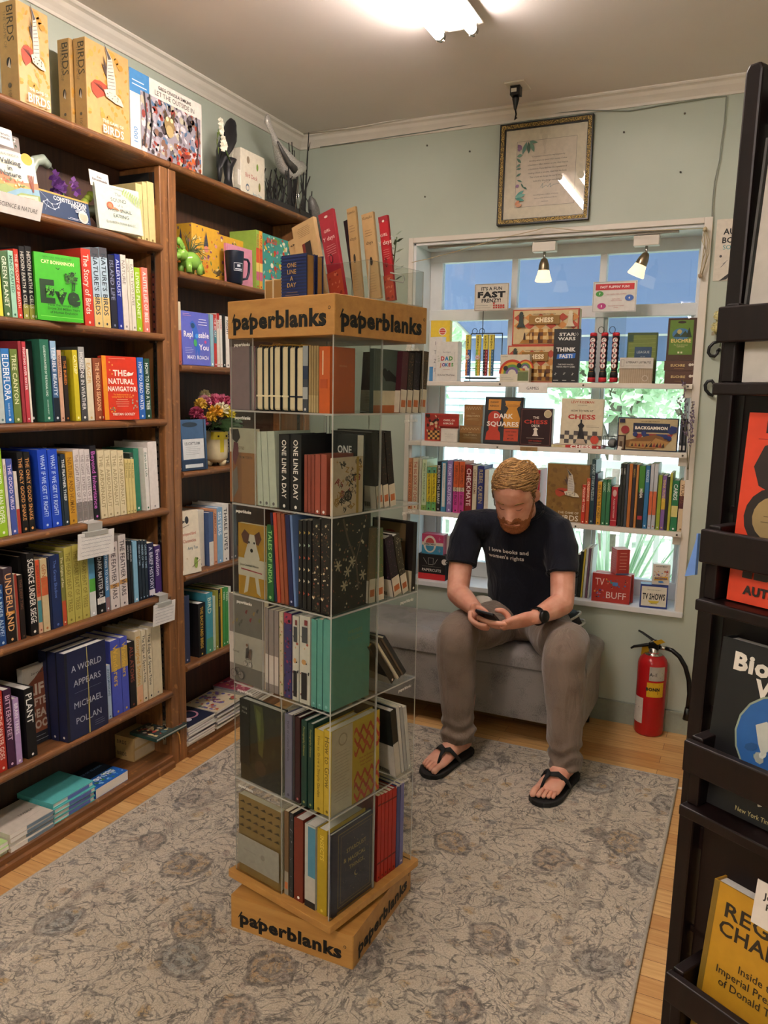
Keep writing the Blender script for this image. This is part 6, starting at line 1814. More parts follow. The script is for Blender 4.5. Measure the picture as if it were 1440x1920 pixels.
# ---- tier 5
k = 4
a = [
    -.1508,
    -.0008,
]
def f_plant(c):
    c.blobs(.02,.02,.98,.98,40,['#14140e','#1f1e14','#2c2b1c'],.006,.016,17); c.face([(.34,.98),(.42,.7),(.46,.4),(.56,.36),(.6,.7),(.56,.98)],'#4a4f24'); c.face([(.40,.95),(.46,.6),(.5,.55),(.52,.9)],'#5f6632'); c.ell(.5,.22,.14,'#3a2a22'); c.rect(0,.2,.24,1,'#0b0c0a'); c.txt('Wild',.12,.9,.007,'#8a8a80','c',.01); c.txt('Flora',.12,.85,.007,'#8a8a80','c',.01)
nb4(k,'dark botanical notebook with green stem picture, fifth tier',a[0],a[1],.219,'#15160f',f_plant,.022,True)
T5 = [
    (.0086,.0338,.2196),
    (.0365,.0421,.2232),
    (.0439,.0612,.2214),
    (.0649,.0838,.2194),
    (.0874,.1051,.2174),
    (.1086,.1383,.2092),
]
D5 = [('#5f6072','Walk of Curious Animals','#3a3a48','lilac grey',dict(hard=True,size=.3)),('#2a2a2e','','#fff','thin charcoal',{}),('#2c0f14','','#a66','dark maroon',dict(hard=True)),('#0f332a','Floriography Almanac','#8a8a50','bottle green',dict(hard=True,size=.34)),('#0f332a','Floriography Almanac','#8a8a50','bottle green',dict(hard=True,size=.34)),('#b0992f','How to Grow a Simple Garden','#6a5a18','mustard',dict(hard=True,size=.3))]
left(k,[t + d for t,d in zip(T5,D5)])
def f_wave(c):
    c.rect(0,0,.42,1,'#bcb5a4'); c.lines(.06,.38,.72,16,.038,'#8a8478',.0008); c.ell(.22,.86,.09,'#9a9484',n=12); c.ell(.22,.86,.07,'#bcb5a4',n=12)
    for j,y in enumerate((.88,.77,.66,.34,.22,.1)):
        p = [(.45 + .55 * i / 24,y + .045 * sin(i * .95 + j * 1.6)) for i in range(25)]
        c.face(p + [(x,yy - .055) for x,yy in p[::-1]],'#a8442c')
    for i,s in enumerate(('How to Grow a','Simple Garden','from Scratch')): c.txt(s,.70,.53 - i * .045,.006,'#8a4a2c','c',.01,.5)
y5 = [
    (.14,.1606,.2143),
][0]; fy5 = [
    -.1583,
    .0227,
]
for nm,dx in (('front',.0),):
    book('yellow garden journal with white band and red wave pattern, front corner, fifth tier',.026,fy5[1] - fy5[0],y5[2] * 1.0,'#b39c33',spw(h_ - .006 - .013,-h_ + .01,TZ[k]),(0,0,SA),'notebooks on the fifth tier of the spinner',front=f_wave,hard=True,name='notebook',cat='notebook',title='How to Grow',tcol='#6a5a18')
T5R = [
    (.0994,.1228,.1959),
    (.1251,.137,.1986),
    (.1394,.1514,.1942),
    (.1538,.1684,.1894),
]
for i,((y0,y1,h),col,ds) in enumerate(zip(T5R,('#10120f','#b8b8b4','#9a9c9c','#b8b8b4'),('black topped white','nearest pale grey','middle pale grey','farthest pale grey'))):
    book(f'{ds} notebook leaning in the right pocket of the spinner, fifth tier',y1 - y0 - .001,.13,h * .98,col,spw(h_ - .008,(y0 + y1) / 2,TZ[k] + .003),(0,radians(-9),SA + pi / 2),'notebooks on the fifth tier of the spinner',hard=i == 0,name='notebook',cat='notebook',spine=(lambda c: c.rect(.5,0,1,1,'#b4b0a6')) if i == 0 else None,back=bandf(.47,'#b4b0a6') if i == 0 else None)

# ---- tier 6
k = 5
a = [
    -.1607,
    -.0051,
]
def f_kraft(c):
    for j in range(4):
        for i in range(6): c.face([(.08 + i * .17,.93 - j * .1),(.05 + i * .17 - .03,.91 - j * .1),(.19 + i * .17 - .03,.91 - j * .1),(.13 + i * .17,.945 - j * .1)],'#4a3a22')
    c.rect(0,.12,1,.5,'#a39e94'); c.txt('Wild Mushroom',.3,.33,.005,'#8a857c','c',0,.45); c.ell(.62,.33,.05,'#8f8a80')
nb4(k,'kraft notebook with mushroom rows and grey white band, bottom tier',a[0],a[1],.2167,'#9a7c46',f_kraft,.02)
T6 = [
    (.0064,.0217,.2278),
    (.0245,.0378,.2283),
    (.0406,.0722,.2219),
    (.0777,.114,.2197),
    (.1194,.1513,.2235),
]
D6 = [('#6a5238','','#fff','tan banded',dict(spine=sband(.72,'#8f887a'))),('#2a2c2c','','#fff','black and grey speckled',dict(spine=lambda c: c.blobs(.02,.1,.98,.9,30,['#7a8084','#4a5054'],.001,.002,18))),('#6a2a1c','','#fff','russet',dict(hard=True)),('#b0b2ac','','#fff','white and sky blue',dict(spine=lambda c: (c.rect(.02,.3,.62,1,'#4a8098'),c.rect(.62,0,.92,1,'#b5b2a8'),c.rect(.92,0,1,1,'#1a1a1c')))),('#a88f1f','INSECTS','#d8c050','golden yellow',dict(hard=True,size=.4))]
left(k,[t + d for t,d in zip(T6,D6)])
def f_star(c):
    G = '#8f8052'
    c.frame(.16,.05,.97,.95,.0022,G); c.frame(.22,.09,.91,.91,.001,G); c.blobs(.24,.1,.9,.9,70,['#8f8052','#5a6080','#aaa078'],.0006,.0016,19)
    c.txt('STARDUST',.57,.70,.011,'#a89a62','c',.015,.56); c.txt('MAGICAL',.58,.58,.011,'#a89a62','c',.015,.52); c.txt('THINGS',.57,.48,.011,'#a89a62','c',.015,.42); c.txt('&',.3,.6,.012,'#a89a62','c',.01)
    c.ell(.57,.36,.05,'#a89a62',n=16); c.ell(.585,.368,.045,'#2a2e44',n=16); c.rect(0,0,.12,1,'#22263a')
y6 = [
    (.1539,.1617,.2238),
][0]; fy6 = [
    -.1552,
    .0078,
]
book('navy journal with gilt starry frame facing the right side, bottom tier',.012,fy6[1] - fy6[0],.2147,'#2a2e44',spw(h_ - .0125,-h_ + .012,TZ[k]),(0,0,SA),'notebooks on the bottom tier of the spinner',front=f_star,hard=True,name='notebook',cat='notebook')
T6R = [
    (.0256,.0402,.2402),
    (.0413,.055,.2383),
    (.0561,.071,.2364),
    (.0722,.0873,.2358),
    (.0884,.1061,.2347),
    (.1084,.1215,.2365),
    (.1239,.1396,.2359),
]
D6R = [('#9a1f18','','#5a0f0c','scarlet',dict(bands=[(.1,.12,'#5a120e'),(.78,.8,'#5a120e')]))] * 5 + [('#3f4a78','','#dde','blue',{}),('#6a6a9a','','#dde','lavender',{})]
right(k,[t + d for t,d in zip(T6R,D6R)])

# ---- on the spinner's top: line-a-day books, pen packs in an acrylic bin
ZS = 1.6095
gt = 'stationery on top of the spinner'
tp = [
    -.0264,
    .0538,
]
def f_day(c):
    for j in range(14): c.rect(0,j / 14,1,j / 14 + .035,'#1a2c66')
    for i,s in enumerate(('ONE','LINE','A','DAY')): c.txt(s,.45,.76 - i * .15,.010,'#b08a50','c',.015)
    c.lines(.2,.75,.14,2,.06,'#9a7a48',.0008,'c')
book('navy striped five year diary with gilt page edges on top of the spinner',.028,tp[1] - tp[0],1.7075 - ZS,'#16224c',spw(tp[0],-.12,ZS),(0,0,SA - pi / 2),gt,front=f_day,hard=True,name='diary',cat='book',pages=mat('#8f6f38',.4),spine=lambda c: None)
book('second navy striped diary standing behind the pen packs on the spinner top',.022,.075,1.7075 - ZS,'#16224c',spw(tp[0] + .004,-.088,ZS),(0,0,SA - pi / 2),gt,front=f_day,hard=True,name='diary',cat='book',pages=mat('#8f6f38',.4))
tq = [
    -.1599,
    -.1314,
    -.1295,
    -.0997,
]
for i,nm in ((0,'left'),(2,'right')):
    r = empty('diary',f'{nm} gilt edged book of the pair at the left end of the spinner top','book',spw((tq[i] + tq[i + 1]) / 2,-.06,ZS),(0,0,SA),gt)
    w = tq[i + 1] - tq[i]
    MB().rbox((-w / 2 + .0015,0,.001),(w / 2 - .0015,.09,.062),.004,mat('#8a6c3c',.45),axis=0).build('pages',r)
    mb = MB()
    for s in (-1,1): mb.box((s * (w / 2 - .0008) - .0008,-.001,0),(s * (w / 2 - .0008) + .0008,.092,.064),'#c9bda2')
    mb.build('cover',r)
bin_ = empty('acrylic_bin','clear acrylic bin holding leaning pen packs on top of the spinner','display bin',spw(.052,.055,ZS),(0,0,SA))
BW,BD,BH = .115,.105,.085
def pane2(mb,a,b,thin):
    bf = {0: ('-x','+x'),1: ('-y','+y'),2: ('-z','+z')}[thin]; al = ('-x','+x','-y','+y','-z','+z')
    mb.box(a,b,ACRYL,None,[f for f in al if f not in bf]); mb.box(a,b,ACRYLE,None,bf)
for a,b,t in (((-BW,-BD,0),(BW,-BD + .003,BH),1),((-BW,BD - .003,0),(BW,BD,BH),1),((-BW,-BD,0),(-BW + .003,BD,BH),0),((BW - .003,-BD,0),(BW,BD,BH),0),((-BW,-BD,0),(BW,BD,.003),2)):
    mb = MB(); pane2(mb,a,b,t); mb.build('acrylic_wall',bin_)
MB().tube([(BW + .001,-.03,.05),(BW + .001,.02,.05),(BW + .001,.025,.058),(BW + .001,.02,.066),(BW + .001,-.03,.066)],.0015,ACRYLE,6).build('hand_slot',bin_)
def pack(label,px,py_,w,t,h,col,front,lean,rz=.0,back=-2):
    r = carton(label,w,t,h,col,spw(px,py_,ZS + .006 + w / 2 * abs(sin(radians(lean)))),(radians(back),radians(lean),SA + rz),gt,front=front,name='pen_pack',cat='stationery')
    return r
KR = '#b8976a'
def f_pens(c):
    c.lines(.2,.8,.93,6,.022,'#6a543c',.0008,'c')
    for i in range(12): c.line([(.36 + i * .034,.72),(.36 + i * .034,.34)],.0026,'#6a2018' if i < 4 else '#241a16')
    c.lines(.3,.8,.25,5,.03,'#7a6448',.0007); c.ell(.2,.05,.06,'#5a4630')
def f_redp(c):
    c.rect(0,.93,1,1,'#8f1f2c'); c.ell(.5,.94,.12,'#d8c8c0',.014); c.txt('GIRL',.45,.78,.007,'#e8c8c0','c',.01); c.txt('Y days',.5,.69,.010,'#f0d8d0','c',.0); c.lines(.2,.9,.6,5,.026,'#d89a94',.0008,'c'); c.ell(.45,.45,.11,'#3a1014',.055); c.ell(.45,.45,.07,'#a8283a',.04); c.rect(0,0,1,.3,'#b8442c'); c.blobs(.1,.02,.9,.28,14,['#d87a5a','#8a2a20'],.002,.005,3)
def f_tanp(c): c.txt('Kaweko',.5,.95,.008,'#4a3a26','c',0,.8); c.lines(.2,.8,.8,3,.03,'#6a543c',.001); c.txt('days',.5,.66,.008,'#4a3a26','c',0); c.ell(.5,.44,.12,'#2a221c',.05); c.lines(.2,.8,.3,8,.03,'#8a7450',.0007)
pk = [
    (.0071,),
]
pack('slim kraft pencil pack hanging at the left of the acrylic bin',-.060,-.03,.028,.006,.155,KR,lambda c: (c.ell(.5,.9,.25,'#3a2c1c',.015),c.ell(.5,.90,.12,'#b8976a',.008),c.lines(.2,.8,.6,4,.03,'#6a543c',.0007,'c')),-16)
pack('wide kraft box of pencils leaning in the acrylic bin, striped front',-.014,-.036,.075,.012,.185,KR,f_pens,-15)
pack('front crimson pen pack leaning in the acrylic bin',.060,-.034,.046,.010,.205,'#981f30',f_redp,-14)
pack('narrow tan pen pack in the acrylic bin, left of the rear pair',.105,-.014,.028,.008,.21,'#a8895c',f_tanp,-9)
pack('wider tan pen pack in the acrylic bin beside the rear red pack',.128,.02,.034,.009,.20,'#b5966a',f_tanp,-9,.1)
pack('rear crimson pen pack at the right of the acrylic bin',.142,.062,.026,.009,.20,'#a81f2c',f_redp,-9,.1)
pack('thin black pen case between the crimson and tan packs in the bin',.088,.0,.016,.012,.19,'#16171c',None,-13)

lf_ = empty('leafy_sprig','dark green leafy sprig standing behind the rear red pen pack','plant',spw(.12,.088,ZS),(0,0,SA),gt)
MB().tube([(0,0,0),(.004,.004,.09),(.012,.006,.16)],.0018,'#4a5a38',5).build('stem',lf_)
mb = MB(); rnd = random.Random(15)
for i in range(14):
    z = .06 + .008 * i; a = i * 2.4; d = Vector((cos(a),sin(a) * .6,.35)).normalized(); q = d.orthogonal().normalized(); c0 = Vector((.008,.005,z))
    mb.add([c0,c0 + d * .012 + q * .005,c0 + d * .026,c0 + d * .012 - q * .005],[(0,1,2,3)],'#33442a')
mb.build('leaves',lf_)

# ================================================================== GAMES AND BOOKS IN THE WINDOW
gw1,gw2,gw3,gw4 = 'games on the top window shelf','books and games on the middle window shelf','books on the lowest window shelf','games on the window sill'
def wbox(label,b,z,d,col,front=None,y=3.40,rz=.0,g=gw1,rx=.0,**kw):
    """b = (x centre, width, height)"""
    return carton(label,b[1],d,b[2],col,(b[0],y,z + .0006),(radians(-rx),0,radians(rz)),g,front=front,**kw)
def wface(label,b,z,w,col,front,y=3.40,back=4,g=gw2,**kw):
    return book(label,w,b[1],b[2],col,(b[0] - b[1] / 2,y + w / 2,z + .001),(0,radians(-back),-pi / 2),g,front=front,**kw)
z1,z2,z3,z4 = SHZ[0],SHZ[1],SHZ[2],.525
# ---------------- top shelf
def f_itz(c):
    c.rect(.0,.0,1,1,'#d8d6d0'); c.rect(0,0,.3,.33,'#4a86b8')
    for i,s in enumerate('ITZI'): c.txt(s,.45,.86 - i * .2,.018,'#4a4a4c','c',-.01)
    c.blobs(.4,.05,.95,.3,10,['#c03a3a','#3a6a9a','#2a2a2a'],.001,.003,3)
wbox('white tall tuck box with letters down its front, leftmost on the top window shelf',(-1.3453,.0684,.1995),z1,.03,'#d8d6d0',f_itz,3.43,-14)
def f_yel(c): c.face([(0,0),(0,.55),(1,1),(1,0)],'#d8b82c'); c.ell(.62,.82,.2,'#d8d2c0'); c.ell(.62,.82,.16,'#c03a2c'); c.lines(.45,.8,.84,2,.04,'#f0e8d8',.002,'c')
wbox('yellow box with round red badge behind the white letter box',(-1.3502,.0907,.2785),z1,.05,'#d9b92f',f_yel,3.49,8)
def f_dad(c):
    c.txt('Bob Hope\'s',.5,.74,.006,'#6a6a6a','c',0,.6)
    for i,(s,cl) in enumerate(zip('DAD',('#b8342c','#2f7fb0','#4a8a3a'))): c.txt(s,.32 + i * .19,.58,.018,cl,'c',.05)
    for i,(s,cl) in enumerate(zip('JOKES',('#c8742c','#7a3a8a','#2f7fb0','#b8342c','#4a8a3a'))): c.txt(s,.24 + i * .135,.42,.015,cl,'c',.04)
    c.lines(.3,.7,.3,1,.03,'#b8443a',.001,'c'); c.txt('Oh No Dad! "Word" Jokes',.5,.16,.006,'#2a2a2a','c',.01,.8)
    for a in range(8): c.line([(.1 + .03 * (a % 3),.5 + .06 * (a // 3)),(.14 + .03 * (a % 3),.53 + .06 * (a // 3))],.001,'#7a9a6a'); c.line([(.85,.5 + .03 * a),(.9,.52 + .03 * a)],.001,'#8a8a8a')
for i,lb in enumerate(('front','rear')):
    wbox(f'{lb} of two white joke card boxes with rainbow lettering on the top window shelf',(-1.2806,.1108,.1755),z1,.022,'#d8d5cc',f_dad if i == 0 else None,3.40 + .024 * i,-8,name='card_box',cat='card game')
# wire rack of tubes
rk = empty('wire_rack','black wire display rack holding four colourful dice tubes and a printed sign','display rack',(-1.1171,3.44,z1))
rw = .075
mb = MB()
for x in (-rw,rw * .95): mb.tube([(x,.03,0),(x,.03,.215)],.0022,BLACKM,6)
mb.tube([(-rw,.03,.215),(rw * .95,.03,.215)],.0022,BLACKM,6); mb.tube([(-rw,.03,.06),(rw * .95,.03,.06)],.0018,BLACKM,6)
mb.tube([(-rw,.03,.003),(-rw - .005,-.035,.003),(rw,-.035,.003),(rw * .95,.03,.003)],.0022,BLACKM,6); mb.box((-rw,-.034,.012),(rw * .85,-.01,.02),BLACKM)
for x in (-.045,-.012): mb.tube([(x + .012 * cos(t),-.01,.222 + .012 * sin(t)) for t in [pi * 2 * j / 12 for j in range(13)]],.0015,BLACKM,5)
mb.build('wire_frame',rk)
def f_fun(c):
    c.frame(.02,.02,.98,.98,.0025,'#8a8478'); c.txt("IT'S A FUN",.5,.82,.014,'#1c1c1c','c',.03,.84); c.txt('FAST',.5,.60,.024,'#141414','c',.06,.82,fill=True); c.txt('FRENZY!',.5,.38,.016,'#1c1c1c','c',.03,.84); c.lines(.06,.5,.2,2,.09,'#5a5a5a',.0012)
    for i in range(11): c.rect(.56 + .07 * (i % 5),.08 + .08 * (i // 5),.61 + .07 * (i % 5),.14 + .08 * (i // 5),'#b8382c')
sb_ = (-1.0987,.1575,.4294); sz = 1.7693
def sign(name,label,b,zlo,y,col,front,rz=.0):
    mb = MB(); mb.box((-b[1] / 2,0,0),(b[1] / 2,.003,b[2]),col); front(Cv(mb,(-b[1] / 2,-.0003,0),(1,0,0),(0,0,1),b[1],b[2])); o = mb.build(name); o.location = (b[0],y,zlo); o.rotation_euler = (0,0,radians(rz)); return tag(o,label,'sign')
sign('display_sign','cream sign with bold black lettering above the dice tube rack',(sb_[0],sb_[1],sb_[2] + z1 - sz),sz,3.455,'#cfc8b8',f_fun)
mb = MB(); mb.tube([(-1.1377,3.468,z1 + .2),(-1.1377,3.464,sz + .03)],.002,BLACKM,6); mb.build('sign_stem').parent = rk; bpy.data.objects['sign_stem'].matrix_parent_inverse = Matrix.Translation(rk.location).inverted()
tubes = [
    -1.1859,
    -1.1383,
    -1.1037,
    -1.0766,
]
for i,(x,cs,nm) in enumerate(zip(tubes,(('#c9762c','#2c4a86'),('#7fa83a','#d0a83a'),('#2a2a2c','#8f1f28'),('#d0b83c','#3c6a8a')),('orange and blue','green and gold','black and dark red','yellow and blue'))):
    r = empty('dice_tube',f'{nm} dice tube hanging on the wire rack, {("leftmost", "second", "third", "rightmost")[i]} of four','game',(x,3.418,z1 + .026),group='dice tubes on the wire rack')
    mb = MB()
    for s,cl in ((-1,cs[0]),(1,cs[1])):
        mb.box((-.0095 + (s > 0) * .0095,-.007,0),(.0 + (s > 0) * .0095,.007,.115),cl)
        for j in range(8): mb.ball((s * .0047,-.007,.008 + j * .0138),.0016,'#e8e2d0',6,k=4)
    mb.build('dice_column',r)
    mb = MB(); mb.box((-.0105,-.008,.115),(.0105,.008,.18),'#cfc04a'); c = Cv(mb,(-.0105,-.0083,.115),(1,0,0),(0,0,1),.021,.065)
    for j,s in enumerate('TENZI'): c.txt(s,.5,.85 - j * .175,.0085,'#1c1c1c','c',.03,rot=-.0)
    mb.build('hang_card',r)
    if i < 2:
        mb = MB(); c = Cv(mb,(-.0105,-.0095,.07),(1,0,0),(0,0,1),.021,.021); c.ell(.5,.5,.5,'#d8d2c8'); c.ell(.5,.5,.4,'#b8382c'); c.ell(.5,.5,.33,'#d8d2c8'); c.line([(.25,.5),(.75,.5)],.002,'#b8382c'); mb.build('sticker',r)
# chess boxes
def f_chess(c):
    c.rect(.02,.03,.98,.97,'#cdb78a')
    for i in range(6):
        for j in range(2): c.face([(.02 + i * .165,.55 + j * .22),(.10 + i * .165,.66 + j * .22),(.18 + i * .165,.55 + j * .22),(.10 + i * .165,.44 + j * .22)],'#b04a34' if (i + j) % 2 else '#c98a4a')
    c.face([(.12,.05),(.9,.05),(.75,.45),(.3,.45)],'#a8752f')
    for i in range(9):
        for j in range(4):
            if (i + j) % 2: c.rect(.2 + i * .07,.06 + j * .1,.27 + i * .07,.16 + j * .1,'#5a3418' if i % 2 else '#e0c48a')
    for x,cl in ((.2,'#3a2418'),(.3,'#d8b878'),(.42,'#3a2418'),(.55,'#d8b878'),(.68,'#3a2418'),(.78,'#d8b878')): c.face([(x - .02,.15),(x - .01,.32),(x,.36),(x + .01,.32),(x + .02,.15)],cl)
    c.rect(.26,.58,.72,.82,'#8f6a2f'); c.txt('CHESS',.49,.70,.019,'#f0e2c0','c',.05,.40); c.txt('WOODEN GAMES WORKSHOP',.49,.86,.005,'#5a3a1c','c',.01,.34)
    for x,cl in ((.14,'#2f3a34'),(.88,'#d8cdb0')): c.face([(x - .07,.5),(x - .035,.62),(x - .03,.8),(x - .05,.84),(x + .05,.84),(x + .03,.8),(x + .035,.62),(x + .07,.5)],cl); c.ell(x,.88,.03,cl)
cb = (-.9006,.2248,.16); cb2 = (-.8565,.2913,.3141)
wbox('lower box of the two red and cream chess sets standing on edge',(cb[0] + .01,cb[1] + .03,cb[2]),z1,.05,'#b5432f',f_chess,3.47)
wbox('upper box of the two red and cream chess sets, resting on the other',(cb2[0],cb2[1],cb2[2] - cb[2] - .001),z1 + cb[2] + .001,.05,'#b5432f',f_chess,3.47,right=lambda c: c.rect(.1,0,.9,1,'#c9b48a'))
def f_rain(c):
    c.rect(0,0,1,1,'#d0c9b4')
    for r_,cl in ((.46,'#b8402c'),(.38,'#d0a03a'),(.30,'#5a8a4a'),(.22,'#6a5a8a'),(.14,'#d0c9b4')): c.ell(.42,.3,r_,cl,a0=0,a1=pi); c.ell(.86,.5,r_ * .6,cl,a0=0,a1=pi)
    c.rect(.0,.0,1,.3,'#d0c9b4'); c.ell(.2,.5,.08,'#2a2a2c'); c.ell(.66,.6,.08,'#2a2a2c'); c.rect(.62,.05,.98,.42,'#5f6a44'); c.rect(.62,.36,.98,.42,'#8a8a5a'); c.txt('Carmouflage',.04,.93,.004,'#3a3a3a','l',.01,.5); c.lines(.05,.5,.16,2,.06,'#5a5a5a',.001)
wbox('small cream box with rainbow cables in front of the chess sets',(-.9672,.1342,.1182),z1,.03,'#cfc8b2',f_rain,3.41,-4)
def f_sw(c):
    c.txt('STAR',.5,.90,.013,'#e0ddd6','c',.03,.6,fill=True); c.txt('WARS',.5,.82,.013,'#e0ddd6','c',.03,.66,fill=True); c.txt('THINK',.48,.62,.016,'#e4e2dc','c',.05,.72,fill=True)
    c.face([(.14,.44),(.84,.46),(.86,.55),(.16,.53)],'#2c6ac0'); c.txt('FAST!',.5,.495,.015,'#f0eee8','c',.04,.6); c.txt('THE FAST-PACED',.5,.34,.006,'#d8d5ce','c',.01,.66); c.txt('TRIVIA PARTY GAME',.5,.295,.006,'#d8d5ce','c',.01,.76)
    for x,y in ((.12,.16),(.46,.17),(.78,.16)): c.line([(x - .04,y - .02),(x,y),(x + .05,y + .015)],.0015,'#c8c5be'); c.line([(x,y - .025),(x,y + .025)],.0012,'#c8c5be')
    for x in (.8,.88): c.line([(x,.93),(x + .05,.9),(x,.87)],.0012,'#c8c5be')
    c.lines(.05,.3,.04,1,.03,'#c8c5be',.002); c.lines(.4,.6,.04,1,.03,'#c8c5be',.002); c.lines(.75,.92,.04,1,.03,'#c8c5be',.002)
wbox('tall black game box with white lettering and blue band on the top window shelf',(-.7432,.1087,.2227),z1,.05,'#121215',f_sw,3.40,6,right=lambda c: c.lines(.2,.8,.9,18,.045,'#8f8d8a',.002,'c'))
# red capped tubes
def f_flip(c):
    c.frame(.02,.02,.98,.98,.002,'#9aa0a0'); c.rect(.06,.72,.94,.92,'#b8242c'); c.txt('FAST FLIPPIN\' FUN!',.5,.82,.0095,'#f0e8e4','c',.03,.8)
    c.ell(.16,.6,.09,'#3f8a3a',.09); c.txt('7',.16,.6,.009,'#f0f0e8','c',.03); c.ell(.84,.45,.1,'#3a62b0',.1); c.txt('4',.84,.45,.009,'#f0f0e8','c',.03); c.ell(.22,.2,.1,'#b03a7a',.1); c.txt('5',.22,.2,.009,'#f0f0e8','c',.03)
    for y,s in ((.58,'FLIP A HAND, TURN A NUMBER!'),(.42,'FLIP A CARD,'),(.37,'TURN A NUMBER!'),(.2,'AND NEVER PLAY BORED'),(.14,'AGAIN!')): c.txt(s,.55,y,.004,'#a8343c','c',0,.5)
fb = (-.5673,.1777,.4176); fz = 1.7503
sign('display_sign','white sign with red banner above the three black and red tubes',(fb[0],fb[1],fb[2] + z1 - fz),fz,3.452,'#d6d4ce',f_flip)
ct = empty('tube_stand','clear stand behind the three black and red number tubes','display rack',(fb[0],3.456,z1))
mb = MB(); mb.box((-fb[1] * .42,0,0),(fb[1] * .30,.003,fz - z1),ACRYL); mb.box((-fb[1] * .42,-.05,0),(fb[1] * .30,0,.003),ACRYL); mb.build('acrylic_back',ct)
for i,(x,nm) in enumerate(zip([
    -.6384,
    -.5924,
    -.5468,
],('left','middle','right'))):
    r = empty('number_tube',f'{nm} of three black tubes with red caps and white lettered dots','game',(x,3.43,z1 + .004),group='black and red number tubes')
    mb = MB(); mb.lathe([(.0165,.02),(.0165,.034),(.012,.05),(.0135,.06)] + [(.0145 + .0012 * cos(j * pi),.062 + .0095 * j) for j in range(13)] + [(.0145,.19)],'#1a1718',20)
    c = Cv(mb,(-.0165,-.0166,0),(1,0,0),(0,0,1),.033,.20,.0001)
    for j,s in enumerate('CHIPZI'): zz = .86 - j * .105; c.ell(.5,zz,.34,'#b02430'); c.ell(.5,zz,.29,'#e4dfd6'); c.txt(s,.5,zz,.0125,'#1a1a1a','c',.03)
    c.lines(.2,.8,.27,2,.05,'#b5803a',.0012,'c')
    mb.build('tube_body',r)
    MB().lathe([(.017,0),(.017,.014),(.016,.02)],'#b8242e',18).lathe([(.0145,.188),(.015,.2),(.011,.204)],'#b8242e',18).build('cap',r)
    if i: MB().tube([(-.016 + .012 * cos(t),-.004,.214 + .014 * sin(t)) for t in [2 * pi * j / 12 for j in range(13)]],.0014,BLACKM,5).build('hook_ring',r)
def f_lex(c):
    c.rect(.04,.05,.96,.95,'#6f7f3f')
    for j in range(10): c.line([(.06,.1 + j * .085),(.94,.12 + j * .085)],.0016,'#8f9c5a')
    c.rect(.26,.22,.82,.72,'#2f4a66'); c.txt('LEAGUE',.54,.62,.010,'#c9cfd0','c',.01,.46); c.txt('OF THE',.54,.53,.004,'#c9cfd0','c',0); c.txt('LEXICON',.54,.44,.010,'#c9cfd0','c',.01,.46); c.ell(.56,.3,.04,'#8fa0a8'); c.rect(.03,.82,.2,.96,'#2f4a3a')
wbox('green word game box with blue panel behind the beige book box',(-.4439,.1194,.2073),z1,.06,'#3f5230',f_lex,3.455,5,right=lambda c: c.lines(.2,.8,.8,4,.12,'#7f8f5a',.003,'c'))
def f_lit(c):
    c.rect(0,0,1,.58,'#a8957c')
    for j in range(16): c.rect(j / 16,0,j / 16 + .03,.58,'#b5a48c')
    c.rect(0,.58,1,1,'#c9c4ba'); c.txt('LITERARY LISTBLITZ',.56,.82,.008,'#3a3632','c',.02,.74); c.lines(.2,.9,.68,1,.03,'#8a8478',.001); c.frame(.04,.66,.13,.92,.001,'#5a564e'); c.ell(.78,.2,.09,'#d8d0c0'); c.ell(.78,.2,.075,'#a8957c')
wbox('beige striped word game box in front of the green one, top window shelf',(-.4553,.1305,.1031),z1,.045,'#a8957c',f_lit,3.40,6,right=lambda c: c.rect(.1,.1,.9,.9,'#9a8a70'))
def f_euc(c):
    c.rect(.07,.14,.86,.95,'#5a7a2c'); c.ell(.46,.62,.3,'#3f6f9a',.14); c.face([(.2,.56),(.34,.68),(.44,.58),(.6,.7),(.74,.55)],'#2a3a24'); c.ell(.4,.68,.08,'#b8a868'); c.face([(.62,.55),(.72,.78),(.82,.55)],'#1f2c18'); c.txt('EUCHRE',.47,.47,.014,'#e0c87a','c',.03,.78); c.txt('The Great American',.47,.37,.0045,'#d8cc9a','c',0,.6); c.txt('Card Game',.47,.33,.0045,'#d8cc9a','c',0,.4); c.ell(.47,.9,.14,'#2a1c12',.03); c.rect(.38,.17,.44,.21,'#d8d0b0'); c.rect(.48,.17,.54,.21,'#d8d0b0')
def s_euc(c): c.txt('EUCHRE',.45,.55,.010,'#c9b078','c',.03,.5); c.ell(.85,.6,.05,'#d8d0c0'); c.ell(.93,.62,.04,'#d8d0c0'); c.lines(.3,.7,.2,1,.1,'#9a8050',.001,'c')
e1 = (-.2894,.1149,.0503); e2 = (-.2904,.1129,.0902); e3 = (-.2866,.1112,.2576)
wbox('lower of two brown card game boxes lying under the green lake box',(e1[0] + .004,e1[1],e1[2]),z1,.10,'#4a2a1a',s_euc,3.395)
wbox('upper of two brown card game boxes lying under the green lake box',(e1[0],e1[1],e2[2] - e1[2] - .001),z1 + e1[2] + .001,.10,'#4a2a1a',s_euc,3.395)
wbox('brown card game box with green lake scene standing on two lying ones',(e3[0],e3[1],e3[2] - e2[2] - .001),z1 + e2[2] + .001,.05,'#3f2616',f_euc,3.40,3,right=lambda c: c.blobs(.1,.05,.9,.95,12,['#5a3a22','#8a6a44'],.002,.004,5))

